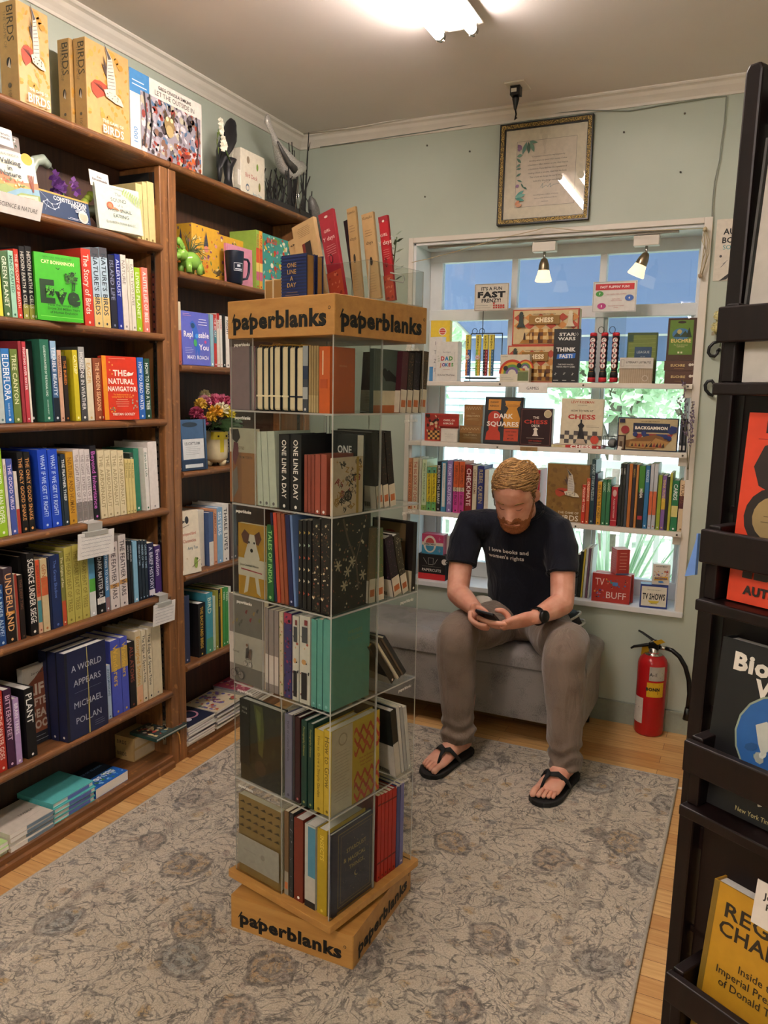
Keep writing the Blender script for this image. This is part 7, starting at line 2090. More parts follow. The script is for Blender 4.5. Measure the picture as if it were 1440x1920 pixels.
# ---------------- middle shelf
def f_ccb(c):
    c.rect(.0,0,1,1,'#a83a2a'); c.rect(.04,.04,.96,.96,'#8f2c22'); c.blobs(.06,.3,.5,.94,26,['#2a1c18','#c9b48a','#b8503a'],.004,.01,6)
    for i in range(5):
        for j in range(4): c.rect(.1 + i * .07,.06 + j * .08,.17 + i * .07,.14 + j * .08,'#3a2416' if (i + j) % 2 else '#c99a54')
    c.rect(.42,.55,1,.86,'#a02c22'); c.txt('CHESS, CH',.72,.77,.008,'#efe4d2','c',.03,.52); c.txt('& BACKG',.7,.66,.008,'#efe4d2','c',.03,.46); c.rect(.03,.88,.16,.98,'#3a2420')
wbox('red three game box at the left end of the middle window shelf',(-1.3098,.1694,.1268),z2,.05,'#a03a2a',f_ccb,3.44,0,g=gw2)
def f_wc(c): c.frame(.03,.03,.97,.97,.0008,'#a8a49a'); c.txt('BACK IN STOCK',.5,.6,.004,'#6a6660','c',0,.6); c.lines(.25,.75,.5,3,.1,'#8a867e',.0006,'c')
wbox('small cream card box in front of the red three game box',(-1.2587,.0805,.0611),z2,.03,'#d8d3c6',f_wc,3.40,0,g=gw2,name='card_box',cat='card game')
def f_tt(c):
    for j in range(6): c.line([(.08 + j * .14,.76),(.15 + j * .14,.9),(.22 + j * .14,.76)],.0012,'#d8c49a')
    c.txt('SOMM',.5,.6,.004,'#d8c49a','c',0); c.txt('TABLETOPICS',.5,.47,.0075,'#ddcaa4','c',0,.8); c.lines(.15,.85,.35,2,.06,'#c9b084',.0008,'c')
t1_ = (-1.1609,.1017,.0763); t2_ = (-1.1498,.0866,.172)
hd_ = empty('acrylic_holder','clear acrylic holder around the two brown question cubes','display bin',(t1_[0],3.41,z2),group=gw2)
mb = MB(); hw_ = t1_[1] / 2 + .002
for a,b in (((-hw_,-.004,0),(hw_,-.002,t1_[2] * .6)),((-hw_ - .002,-.004,0),(-hw_,.05,t2_[2])),((hw_,.0,0),(hw_ + .002,.05,t1_[2]))): mb.box(a,b,ACRYL)
mb.build('acrylic_wall',hd_)
wbox('lower brown question cube in the clear holder on the middle window shelf',t1_,z2,.045,'#8a6236',f_tt,3.41,0,g=gw2)
wbox('upper brown question cube in the clear holder on the middle window shelf',(t2_[0],t2_[1],t2_[2] - t1_[2] - .001),z2 + t1_[2] + .001,.04,'#8a6236',f_tt,3.412,0,g=gw2)
def f_dark(c):
    c.rect(.04,.03,.96,.97,'#262a2c'); c.rect(.09,.72,.42,.95,'#c98a3a'); c.txt('DANNY',.25,.89,.0075,'#1c1a18','c',.02,.28); c.txt('RENSCH',.25,.81,.0075,'#1c1a18','c',.02,.28)
    c.face([(.06,.08),(.46,.08),(.44,.24),(.38,.3),(.4,.5),(.34,.66),(.14,.64),(.1,.5),(.14,.3),(.08,.24)],'#b53a26'); c.ell(.27,.56,.17,'#b53a26'); c.face([(.52,.92),(.94,.92),(.9,.82),(.84,.76),(.94,.55),(.92,.35),(.54,.35),(.5,.55),(.62,.76),(.56,.82)],'#c9892c'); c.ell(.73,.82,.2,'#b5792a',.03)
    c.txt('DARK',.5,.60,.020,'#efe6d8','c',.03,.5,fill=True); c.txt('SQUARES',.5,.43,.020,'#efe6d8','c',.03,.84,fill=True); c.rect(.54,.07,.92,.33,'#b8452c')
    for i,s in enumerate(('HOW CHESS','SAVED','MY LIFE')): c.txt(s,.73,.27 - i * .075,.006,'#2a1c18','c',.02,.34)
wface('black framed book with red and gold chess pieces on the middle window shelf',(-1.0099,.1738,.2079),z2,.024,'#1b1e20',f_dark,hard=True,back=6)
def f_deck(c):
    c.frame(.05,.035,.95,.965,.0012,'#8a5a50'); c.txt('THE',.5,.76,.010,'#e4d8ca','c',.02); c.txt('CHESS',.5,.645,.016,'#b83a2c','c',.03,.74,fill=True); c.txt('DECK',.5,.54,.010,'#e4d8ca','c',.02)
    c.face([(.4,.27),(.44,.32),(.46,.42),(.42,.45),(.5,.5),(.58,.45),(.54,.42),(.56,.32),(.6,.27)],'#e0d6c8'); c.ell(.86,.86,.12,'#cfc0a0'); c.ell(.86,.86,.1,'#b8a884'); c.lines(.15,.85,.21,1,.03,'#c9b8a8',.0012,'c'); c.txt('LEVY ROZMAN',.5,.14,.006,'#b83a2c','c',.02,.6); c.lines(.25,.75,.08,1,.03,'#c9b8a8',.001,'c')
wbox('dark maroon card deck box with white chess king on the middle window shelf',(-.858,.1415,.1627),z2,.04,'#2b1316',f_deck,3.395,0,g=gw2,rx=0,right=lambda c: c.rect(.05,.02,.95,.98,'#cfc8be'))
def f_win(c):
    c.txt('LEVY ROZMAN',.5,.93,.010,'#a8402c','c',.02,.76); c.txt('GOTHAMCHESS',.5,.86,.004,'#4a4440','c',0,.3); c.txt('HOW TO WIN AT',.5,.74,.008,'#3a3632','c',.02,.6); c.txt('CHESS',.5,.61,.019,'#b0342a','c',.04,.66,fill=True)
    for i in range(9):
        for j in range(3):
            if (i + j) % 2: c.face([(i / 9,.03 + j * .09),((i + 1) / 9,.03 + j * .09),((i + 1) / 9,.12 + j * .09),(i / 9,.12 + j * .09)],'#4a4644')
    c.face([(.36,.05),(.42,.12),(.46,.36),(.42,.42),(.5,.50),(.58,.42),(.54,.36),(.6,.12),(.66,.05)],'#1d1b1c'); c.rect(.48,.48,.52,.55,'#1d1b1c'); c.face([(.38,.02),(.64,.02),(.58,.13),(.42,.13)],'#b5a08a'); c.ell(.84,.12,.1,'#b8402c'); c.lines(.62,.94,.42,2,.03,'#6a665e',.001)
wl = (-.6845,.2127,.0111)
lb_ = wbox('red and cream book lying flat under the cream chess book',wl,z2,.13,'#a8302a',lambda c: (c.rect(0,0,.3,1,'#c9bc94'),c.txt('ROZMAN',.15,.5,.006,'#a88a50','c',.02,.24),c.txt('CHESS',.62,.5,.014,'#f0e4d8','c',.05,.44,fill=True),c.ell(.94,.5,.02,'#e0cfc0')),3.40,0,g=gw2,name='book',cat='book')
ww_ = (-.6657,.1761,.2076)
wface('cream chess book with black king standing on a lying red book',(ww_[0],ww_[1],ww_[2] - wl[2] - .002),z2 + wl[2] + .001,.022,'#cfc4a8',f_win,3.405,3,hard=True)
# little stand with globe, dark wood card frame, price tag
gs = empty('globe_stand','small black wire stand cradling a grey stone ball on the middle window shelf','ornament',(-.5353,3.43,z2))
MB().ball((0,0,.026),.021,mat('#6e6e6a',.4,.3,60),18,k=12).build('ball',gs)
mb = MB()
for x in (-.034,.012):
    mb.tube([(x,-.02,0),(x,-.02,.055),(x,.02,.055),(x,.02,0)],.0016,BLACKM,6)
mb.tube([(-.034,-.02,.055),(.012,-.02,.055)],.0016,BLACKM,6); mb.tube([(-.034,-.02,.012),(.012,-.02,.012)],.0016,BLACKM,6); mb.build('wire_frame',gs)
wbox('small dark wooden framed card box between the stone ball and the backgammon set',(-.4964,.0324,.0615),z2,.03,'#3a241a',lambda c: (c.rect(.15,.08,.85,.92,'#8a7a64'),c.rect(.3,.2,.7,.6,'#4a3626')),3.40,-12,g=gw2,name='card_box',cat='box')
mb = MB(); mb.box((0,0,0),(.016,.001,.026),WHITE); o = mb.build('price_tag'); o.location = (-.5102,3.384,z2 - .008); o.rotation_euler = (0,radians(12),0); tag(o,'small white price tag hanging over the shelf edge below the stone ball','price tag')
def f_back(c):
    c.rect(.02,.03,.98,.97,'#b8a67e'); c.rect(.26,.56,.86,.84,'#1f2c44'); c.txt('BACKGAMMON',.56,.70,.012,'#efe6d4','c',.05,.54,fill=True); c.txt('WOODEN GAMES WORKSHOP',.54,.89,.004,'#4a3a2a','c',.01,.3)
    for i in range(5): c.face([(.28 + i * .12,.52),(.36 + i * .12,.3),(.44 + i * .12,.52)],['#8f2f34','#2c3a66'][i % 2])
    c.face([(.16,.08),(.62,.04),(.88,.3),(.9,.36),(.62,.5),(.14,.3)],'#7a542c'); c.face([(.2,.12),(.46,.08),(.58,.3),(.22,.28)],'#a57c46'); c.face([(.48,.08),(.78,.1),(.86,.28),(.64,.4)],'#a57c46')
    for i in range(5): c.face([(.24 + i * .06,.13),(.26 + i * .06,.24),(.28 + i * .06,.13)],['#2a1c18','#8f2f2a'][i % 2]); c.face([(.54 + i * .05,.12),(.58 + i * .05,.26),(.59 + i * .05,.12)],['#2a1c18','#8f2f2a'][i % 2])
    c.ell(.13,.63,.07,'#8f2c30'); c.face([(.82,.6),(.88,.78),(.98,.74),(.97,.58),(.88,.52)],'#24346a'); c.rect(.03,.84,.12,.96,'#2c2a44')
    for x,y in ((.3,.5),(.44,.54),(.8,.45),(.86,.4)): c.ell(x,y,.04,'#24346a')
bk_ = (-.395,.2383,.1349)
wbox('navy and cream backgammon box with wooden board picture, middle window shelf',bk_,z2,.035,'#1c2238',f_back,3.41,3,g=gw2)
for k in (0,1): wbox(('nearer','farther')[k] + ' black game box standing behind the backgammon box at the right end',(bk_[0] + bk_[1] / 2 + .010 + k * .014,.0125,bk_[2] * .99),z2,.12,'#17181c',lambda c: (c.rect(.2,.06,.8,.2,'#b8b4ac'),c.line([(.5,.3),(.5,.9)],.002,'#5a5a60')),3.425 + .004 * k,0,g=gw2)
# dried lavender at the right edge
lv = empty('dried_lavender','sprig of dried purple lavender tied at the right window edge','dried flowers',(-.2338,3.362,1.0))
mb = MB(); rnd = random.Random(2)
LVP = [(-.2184,3.36,.97)]
stems = [
    [(.0077,-.0,.0771),(-.0004,.0,.2472),(-.0192,.0,.373),(-.0342,.0,.473)],
    [(.0117,.0,.0774),(.0086,.0,.2053),(.007,.0,.3108),(.0073,.0,.3903)],
    [(.0067,.0,.1199),(-.0063,.0,.247),(-.0282,.0,.3307),(-.0472,.0,.4039)],
    [(.0086,.0,.1201),(.013,.0,.2266),(.0144,.0,.29),(.006,.0,.3527)],
]
for q in stems: mb.tube(q,.0013,'#7a7458',5)
mb.build('stems',lv)
mb = MB()
for q in stems:
    for i in range(44):
        t = .35 + .65 * rnd.random(); j = min(int(t * 3),2); f = t * 3 - j; p = Vector(q[j]).lerp(Vector(q[j + 1]),f)
        mb.ball(p + Vector((rnd.uniform(-.008,.008),rnd.uniform(-.006,.004),rnd.uniform(-.004,.004))),(.0026,.0026,.004),['#6a5a72','#7f7086','#574a5e'][i % 3],5,k=4)
mb.build('florets',lv)

# ---------------- lowest shelf of upright books
def onW(z,ys=3.40): return lambda c,fw: ((c,ys - fw,z),.0)
W3a = [
    (-1.4584,-1.4363,.2413,'#c9885e','THE BIG BOOK OF RIDDLES','#7a3a20','apricot'),
    (-1.4336,-1.4061,.2427,'#d3c3a6','THE BIG BOOK OF CHESS','#a8402c','cream red lettered'),
    (-1.4006,-1.3897,.2339,'#c9c9b4','','#777','thin pale'),
    (-1.387,-1.3625,.2375,'#b9c9a0','AROUND THE WORLD IN 80 CARD GAMES','#4a6a3a','pale green',{'bands': [(.9,1,'#7a9a4a')]}),
    (-1.3611,-1.3381,.2038,'#d0bc2c','MORE NONTRIVIAL TRIVIA','#2a2c20','yellow',{'bands': [(0,.14,'#5a9a78'),(.8,1,'#5a9a5a')],'size': .5}),
    (-1.3368,-1.3139,.2051,'#d0bc2c','MORE NONTRIVIAL TRIVIA','#2a2c20','yellow',{'bands': [(0,.14,'#5a9a78'),(.8,1,'#5a9a5a')],'size': .5}),
    (-1.3113,-1.2925,.2313,'#1c1c20','MURDER IN THE LIBRARY','#e0dcd4','black',{'size': .7}),
    (-1.2899,-1.2646,.2301,'#3f7fa0','','#3a5a70','blue edged white',{'spine': 'S1'}),
    (-1.2619,-1.2355,.239,'#8672a4','FROM THE OUTSIDE','#d8cce4','lavender'),
    (-1.2302,-1.204,.2358,'#c0572c','SUPER DOTTED    NEXT ENCORE','#3a1c14','orange and magenta',{'bands': [(.5,.58,'#d8d0b0'),(.58,1,'#b83c86')],'size': .5}),
    (-1.2027,-1.1766,.2372,'#c0572c','SUPER DOTTED    NEXT ENCORE','#3a1c14','orange and magenta',{'bands': [(.5,.58,'#d8d0b0'),(.58,1,'#b83c86')],'size': .5}),
    (-1.1714,-1.1403,.2243,'#7a1c22','CHECKMATE','#f0e2dc','dark red',{'size': .7,'hard': True}),
    (-1.1378,-1.1172,.221,'#cfc4a8','CHESS DREAMS','#7a4a2a','cream'),
    (-1.1146,-1.084,.2226,'#232c66','REBEL QUEEN','#b8a878','royal blue',{'hard': True}),
    (-1.0814,-1.0611,.2071,'#cfc6b4','','#888','ivory'),
]
for it in W3a:
    if len(it) > 7 and it[7].get('spine') == 'S1': it[7]['spine'] = lambda c: (c.rect(.02,.2,.9,.8,'#d3cfc2'),c.txt('The Complete Book of Wordsearch',.06,.5,.005,'#3a5a70','l',.01,.75))
row(W3a,onW(z3),'lowest window shelf',gw3,dmax=.13)
W3c = [
    (-.8583,-.8294,.2201,'#a8242c','MIND MAZES','#f0dcd4','red'),
]
book('red paperback between the seated man and the tan bird box, lowest window shelf',W3c[0][1] - W3c[0][0],.13,W3c[0][2],W3c[0][3],((W3c[0][0] + W3c[0][1]) / 2,3.40,z3),(0,0,0),gw3,'PUZZLES','#f0dcd4')
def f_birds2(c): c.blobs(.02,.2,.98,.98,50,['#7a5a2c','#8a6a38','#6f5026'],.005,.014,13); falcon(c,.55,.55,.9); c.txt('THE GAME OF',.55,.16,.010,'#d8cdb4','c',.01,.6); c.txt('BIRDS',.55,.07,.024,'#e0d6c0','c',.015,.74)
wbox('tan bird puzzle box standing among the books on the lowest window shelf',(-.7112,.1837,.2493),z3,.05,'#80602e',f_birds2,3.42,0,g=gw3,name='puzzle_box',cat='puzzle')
W3b = [
    (-.6441,-.6281,.1674,'#b8321f','PUZZLE ME TWICE','#f0dcc4','red orange'),
    (-.627,-.611,.1962,'#b5502c','CROSSWORDS','#f0d8b8','rust'),
    (-.6099,-.5917,.2774,'#1f3a40','SHORT STORY PUZZLES','#b8c8c4','tall dark teal',{'hard': True}),
    (-.5906,-.5815,.2188,'#241c38','','#bbb','thin dark purple'),
    (-.5804,-.5624,.1854,'#c9942c','IN OR ON THE WORD?','#2a1c10','amber',{'size': .7}),
    (-.5601,-.5433,.1958,'#2f6a44','LOGIC','#d0e0c8','green'),
    (-.5422,-.5254,.1969,'#2f6a44','LOGIC','#d0e0c8','green'),
    (-.5221,-.4955,.1666,'#9c1c28','FLAMING BURNING PUZZLES','#f0d4cc','crimson dotted',{'spine': 'CR'}),
    (-.4911,-.48,.2653,'#22241f','GAMES','#c9c6b8','black and white'),
    (-.4789,-.4679,.266,'#22241f','GAMES','#c9c6b8','black and white'),
    (-.4668,-.4559,.2644,'#3f444c','','#ccc','grey'),
    (-.4548,-.4416,.2674,'#b56a2c','','#3a2414','tan orange'),
    (-.4406,-.4275,.2659,'#2a2024','NIGHTS','#c9a04a','brown black'),
    (-.4264,-.4166,.2643,'#b5783c','','#3a2414','ochre'),
    (-.4145,-.3907,.2609,'#3f7a2c','MEGA','#eee','green topped black',{'spine': 'MG'}),
    (-.3896,-.3724,.2643,'#2a6a9a','RIDDLES','#dce8f0','blue'),
    (-.3703,-.3564,.2719,'#b4b8be','','#a84a2c','silver white',{'bands': [(.42,.78,'#c0603a')]}),
    (-.3553,-.3404,.2728,'#b4b8be','','#a84a2c','silver white',{'bands': [(.42,.78,'#c0603a')]}),
    (-.3372,-.3223,.2273,'#8a9a2c','','#eee','olive green'),
    (-.3213,-.3054,.2261,'#7a5a94','THINK OUTSIDE','#e8d05a','purple yellow banded',{'bands': [(.42,.62,'#c9a83a')]}),
    (-.3044,-.2938,.2225,'#17181a','','#c9c6b8','thin black'),
    (-.2928,-.2823,.2386,'#a8a83a','','#fff','lime'),
    (-.2812,-.2551,.209,'#1c6a40','CARDS','#eee','deep green',{'hard': True,'bands': [(.5,.72,'#cfc47a')]}),
    (-.2531,-.2261,.2108,'#cfb894','WORDS','#6a4a2a','beige maroon banded',{'hard': True,'bands': [(.3,.55,'#4a1c22')]}),
]
for it in W3b:
    if len(it) > 7 and it[7].get('spine') == 'CR': it[7]['spine'] = lambda c: (c.ell(.16,.5,.09,'#c9a8a0',.32),c.txt('PUZZLE DICTIONARY',.3,.5,.006,'#f0d4cc','l',.01,.5),c.rect(.85,0,.87,1,'#d8a098'))
    if len(it) > 7 and it[7].get('spine') == 'MG': it[7]['spine'] = lambda c: (c.rect(.42,0,1,1,'#1a1414'),c.txt('MEGA',.36,.5,.010,'#efece4','l',.05,.3,mn=.5),c.rect(.8,.1,.86,.9,'#a8323a'))
row(W3b,onW(z3),'lowest window shelf',gw3,dmax=.13)

# ---------------- sill
def f_deb(c):
    c.rect(0,0,1,.5,'#3a86a4'); c.rect(0,.5,1,1,'#a8345c'); c.rect(0,.44,1,.6,'#cfc4b0'); c.ell(.38,.5,.3,'#d4cab8',.44); c.ell(.38,.56,.2,'#a8403c',.26,a0=0,a1=pi); c.ell(.38,.42,.2,'#3a7f9c',.28,a0=pi,a1=2 * pi); c.txt('DEBATABLE',.38,.5,.008,'#2a2826','c',.03,.54)
    for y in (.8,.2): c.line([(.76,y),(.9,y)],.0015,'#c9a0b0'); c.line([(.83,y - .1),(.83,y + .1)],.0015,'#c9a0b0')
d1 = (-1.3343,.1119,.1215); d2 = (-1.3341,.0984,.2175)
def f_pap(c):
    c.rect(0,0,1,.24,'#b8242a'); c.txt('PAPERCUTS',.5,.38,.013,'#cfc8be','c',.02,.9); c.lines(.06,.94,.52,1,.03,'#8a857c',.001,'c'); c.ell(.96,.75,.1,'#cfc8be'); c.frame(.38,.6,.56,.86,.0018,'#a8a49c'); c.line([(.2,.85),(.34,.62)],.002,'#a8a49c'); c.line([(.72,.85),(.6,.62)],.002,'#a8a49c')
wbox('black and red game box lying on the sill left of the seated man',(d1[0],d1[1] * 1.25,d1[2]),z4,.10,'#151314',f_pap,3.42,0,g=gw4)
wbox('magenta and blue game box standing on the black box at the sill',(d2[0],d2[1] * 1.1,d2[2] - d1[2] - .001),z4 + d1[2] + .001,.06,'#b0506c',f_deb,3.425,0,g=gw4)
s5_ = [
    (-1.2865,-1.262,.2091,'#d8d6d0','','#888','white'),
    (-1.2593,-1.235,.2245,'#2a2a2e','','#ccc','charcoal'),
]
for it,lb in zip(s5_,('white boxed game behind the seated man at the left of the sill','dark boxed game behind the seated man at the left of the sill')):
    wbox(lb,((it[0] + it[1]) / 2,it[1] - it[0],it[2]),z4,.10,it[3],None,3.47,0,g=gw4)
S4b = [
    (-.6631,-.6491,.1902,'#3a3e3c','','#aaa','charcoal',{'lean': 2}),
    (-.6479,-.6351,.206,'#20241f','','#aaa','black',{'lean': 2}),
    (-.6339,-.6258,.2166,'#b8a83a','','#555','yellow edged',{'lean': 2}),
    (-.6246,-.6142,.2224,'#c9ccc8','','#555','white',{'lean': 2}),
    (-.613,-.6049,.2235,'#6a4a5a','','#aaa','mauve',{'lean': 2}),
    (-.6038,-.5945,.2268,'#b9c4c0','','#555','pale green',{'lean': 2}),
]
row(S4b,onW(z4,3.43),'window sill beside the man',gw4,dmax=.11,name='picture_book')
def f_tvb(c):
    c.txt('TV',.2,.72,.032,'#e8dcd2','c',-.005,.24,fill=True); c.txt('BUFF',.64,.27,.030,'#e8dcd2','c',-.005,.54,fill=True); c.blobs(.36,.5,.95,.85,22,['#4a5a8a','#d0a04a','#3f7a6a','#c06a5a','#2a2a3a'],.002,.006,14); c.blobs(.06,.15,.34,.45,18,['#4a5a8a','#d0a04a','#c06a8a','#2a2a3a'],.002,.005,15); c.rect(.54,.62,.68,.74,'#4a7ab0')
tv = (-.5015,.1588,.1233)
wbox('front red trivia box with white lettering on the right of the sill',tv,z4,.03,'#a3322a',f_tvb,3.405,2,g=gw4)
wbox('second red trivia box standing just behind the first on the sill',(tv[0] + .008,tv[1],tv[2]),z4,.03,'#a3322a',None,3.442,2,g=gw4)
ot = (-.4583,.0801,.2357)
wbox('red trivia box standing askew on top of the two red boxes',(ot[0],ot[1] * .72,ot[2] - tv[2] - .004),z4 + tv[2] + .003,.07,'#b8504a',lambda c: (c.rect(.06,.0,.94,1,'#9c2f28'),c.lines(.2,.8,.85,6,.13,'#d8a890',.0018,'c'),c.rect(0,0,1,.05,'#3f4f70')),3.412,28,g=gw4,side=lambda c: c.lines(.1,.9,.92,9,.09,'#d89088',.001))
def f_tvs(c): c.rect(.045,.08,.955,.92,'#d8d2c0'); c.txt('TV SHOWS',.5,.5,.026,'#1c1c1e','c',.035,.82,fill=True); c.txt('TRIVIA QUESTIONS ABOUT',.5,.78,.005,'#5a5a5a','c',.01,.5); c.ell(.5,.32,.2,'#d0b83a',.12,a0=pi,a1=2 * pi); c.txt('& MOVIES',.5,.2,.005,'#7a6a20','c',.01,.3)
ts = (-.3239,.1092,.1003)
wbox('blue white and yellow trivia box on the right end of the sill',ts,z4,.045,'#24387a',f_tvs,3.40,8,g=gw4,right=lambda c: (c.rect(.1,.08,.9,.92,'#c9b83c'),c.lines(.25,.75,.75,4,.16,'#7a7430',.002,'c')))
kd = (-.3012,.0685,.188)
def f_kad(c): c.rect(.03,.03,.97,.97,'#cfc8bc'); c.txt('ASSORTMENT',.5,.9,.005,'#3a3a3a','c',.02,.8); c.blobs(.1,.42,.9,.75,22,['#a8403c','#3a5a9a','#d0a05a','#2a2a3a','#c87a5a'],.002,.005,20); c.face([(.1,.2),(.9,.26),(.88,.42),(.12,.36)],'#d0a02c'); c.txt('BADZINGA',.5,.31,.009,'#2a3a7a','c',.04,.7); c.ell(.5,.14,.16,'#3f7ab8',.05)
wbox('small pale card box with colourful crowd standing on the blue trivia box',(kd[0],kd[1],kd[2] - ts[2] - .002),z4 + ts[2] + .002,.035,'#d0cec8',f_kad,3.408,10,g=gw4,name='card_box',cat='card game',right=lambda c: c.rect(.05,.03,.95,.97,'#c4d2da'))

# ================================================================== OTTOMAN, EXTINGUISHER
OTF = fabric('grey_upholstery','#55504d','#86807b',420,.5)
OTL = fabric('grey_ottoman_lid','#5c5754','#8a8480',420,.35,.6)
ox0,ox1,oy0,oy1 = -1.66,-.512,2.995,3.392
oc = Vector(((ox0 + ox1) / 2,(oy0 + oy1) / 2,0)); ohw,ohd = (ox1 - ox0) / 2,(oy1 - oy0) / 2
ott = empty('ottoman','long grey tufted storage ottoman below the window','ottoman',oc)
MB().rbox((-ohw + .008,-ohd + .008,.095),(ohw - .008,ohd - .008,.315),.012,OTF).build('body',ott,.006)
mb = MB(); NX,NY = 96,36
bt = [(-ohw + 2 * ohw * (i + .5) / 6,-ohd + 2 * ohd * (j + .5) / 2) for i in range(6) for j in range(2)]
def lidz(x,y):
    u,v = abs(x) / ohw,abs(y) / ohd
    e = max(0,1 - u ** 10) ** .35 * max(0,1 - v ** 6) ** .35
    z = .345 + .058 * e
    for bx_,by_ in bt: z -= .016 * math.exp(-((x - bx_) ** 2 + (y - by_) ** 2) / .0006) * e
    fx = abs(((x + ohw) / (2 * ohw) * 6) % 1); z -= .006 * math.exp(-((fx - .5) * .19) ** 2 / .00003) * e + .005 * math.exp(-((abs(y) - ohd / 2)) ** 2 / .00004) * e
    return z
G = [[(-ohw + 2 * ohw * (.5 - .5 * cos(pi * i / NX)),-ohd + 2 * ohd * (.5 - .5 * cos(pi * j / NY))) for j in range(NY + 1)] for i in range(NX + 1)]
vs = [(x,y,lidz(x,y)) for r_ in G for x,y in r_]
mb.add(vs,[(i * (NY + 1) + j,(i + 1) * (NY + 1) + j,(i + 1) * (NY + 1) + j + 1,i * (NY + 1) + j + 1) for i in range(NX) for j in range(NY)],OTL,True)
mb.box((-ohw,-ohd,.318),(ohw,ohd,.346),OTL,None,('+z',)); mb.build('lid',ott)
mb = MB()
for x,y in bt: mb.ball((x,y,lidz(x,y) + .001),(.010,.010,.005),OTL,10,k=6)
mb.build('buttons',ott)
for x in (-ohw + .05,ohw - .05):
    for y in (-ohd + .05,ohd - .05): MB().lathe([(.014,0),(.02,.097)],BLACKM,12,Matrix.Translation((x,y,0))).build('leg',ott)

ex = empty('fire_extinguisher','red fire extinguisher standing on the oak floor below the window corner','fire extinguisher',(-.3042,3.3526,.0),(0,0,radians(-12)))
RED = mat('#a3161a',.22,.03)
MB().lathe([(0,.004),(.052,.0),(.058,.006),(.060,.012),(.060,.300),(.0585,.312),(.053,.326),(.043,.337),(.030,.343),(.022,.346),(.021,.352),(0,.352)],RED,40).build('cylinder',ex)
MB().lathe([(.020,.343),(.034,.341),(.036,.344),(.022,.349),(.0205,.352),(.0205,.366),(.014,.372),(0,.372)],STEEL,28).build('valve_collar',ex)
mb = MB(); mb.box((-.02,-.014,.366),(.022,.014,.392),BLACKM); mb.tube([(.018,0,.385),(-.03,-.004,.378),(-.08,-.012,.362),(-.092,-.014,.352)],[.011,.010,.008,.006],BLACKM,8,flat=.7); mb.build('carry_handle',ex,.002)
mb = MB(); mb.tube([(.018,0,.394),(-.01,-.002,.405),(-.05,-.008,.428),(-.066,-.010,.434)],[.010,.009,.007,.006],BLACKM,8,flat=.6); mb.build('squeeze_lever',ex)
MB().tube([(-.012,-.016,.398),(-.012,.016,.398),(.0,.026,.398),(.008,.018,.398)],.0018,STEEL,6).build('safety_pin',ex)
mb = MB(); mb.tube([(.02,0,.376),(.05,-.004,.379)],.0085,STEEL,12); mb.build('hose_fitting',ex)
MB().tube([(.048,-.004,.379),(.075,-.004,.376),(.105,.0,.355),(.130,.006,.315),(.146,.012,.26),(.152,.016,.20),(.150,.016,.14)],[.0085,.009,.0095,.0095,.0095,.0095,.010],BLACKM,12).build('hose',ex)
MB().tube([(.150,.016,.14),(.147,.014,.09)],[.012,.015],BLACKM,12).build('nozzle',ex)
def wrap(name,a0,a1,z0,z1,col,draw=None):
    mb = MB(); n = 16; R = .0604
    for i in range(n):
        t0,t1 = a0 + (a1 - a0) * i / n,a0 + (a1 - a0) * (i + 1) / n
        mb.add([(R * cos(t0),R * sin(t0),z0),(R * cos(t1),R * sin(t1),z0),(R * cos(t1),R * sin(t1),z1),(R * cos(t0),R * sin(t0),z1)],[(0,1,2,3)],col,True)
    if draw:
        b = MB(); w = R * (a1 - a0); draw(Cv(b,(0,0,0),(1,0,0),(0,1,0),w,z1 - z0,.0001))
        k = len(mb.v)
        for x,y,z in b.v: t = a0 + x / R; r_ = R + .0003 + z; mb.v.append((r_ * cos(t),r_ * sin(t),z0 + y))
        for f,m_ in zip(b.f,b.mi): mb.f.append(tuple(i + k for i in f)); mb.mi.append(mb.m(b.mats[m_])); mb.sm.append(False)
    mb.build(name,ex)
def d_a1(c): c.txt('A-1',.25,.45,.014,'#2a2826','c',.03); c.lines(.08,.95,.88,3,.09,'#6a6660',.0016); c.lines(.45,.95,.55,4,.08,'#5a5650',.0014); c.lines(.08,.9,.2,2,.1,'#6a6660',.002)
def d_boss(c): c.txt('BONN',.36,.55,.013,'#1c1a14','c',.06); c.lines(.1,.9,.85,2,.1,'#6a5a1c',.0016); c.lines(.12,.9,.3,3,.1,'#6a5a1c',.0018); c.rect(.62,.2,.64,.5,'#3a3010')
wrap('maker_label',-1.45,-.35,.245,.305,'#a9a49a',d_a1); wrap('inspection_label',-1.56,-.40,.175,.237,'#c9a01c',d_boss)
wrap('instruction_label',-2.75,-1.75,.055,.165,'#c9c2b6',lambda c: (c.lines(.1,.92,.92,10,.085,'#6a6660',.0012),c.rect(.3,.58,.7,.62,'#3a3834')))
TAGY = mat('#b58f14',.6)
for nm,p,rx in (('hang_tag',[(.0,-.018,.402),(.034,-.02,.418),(.05,-.018,.408),(.018,-.016,.39)],0),('service_tag',[(-.05,.004,.374),(-.02,.002,.374),(-.034,.01,.25),(-.062,.012,.255)],0)):
    mb = MB(); q = [Vector(v) for v in p]; n_ = (q[1] - q[0]).cross(q[2] - q[0]).normalized() * .0008
    mb.add([v + n_ for v in q] + [v - n_ for v in q],[(0,1,2,3),(7,6,5,4),(0,4,5,1),(1,5,6,2),(2,6,7,3),(3,7,4,0)],TAGY); mb.build(nm,ex)
MB().tube([(-.012,-.016,.396),(.0,-.02,.404),(.006,-.022,.41)],.001,WHITE,5).build('tag_string',ex)

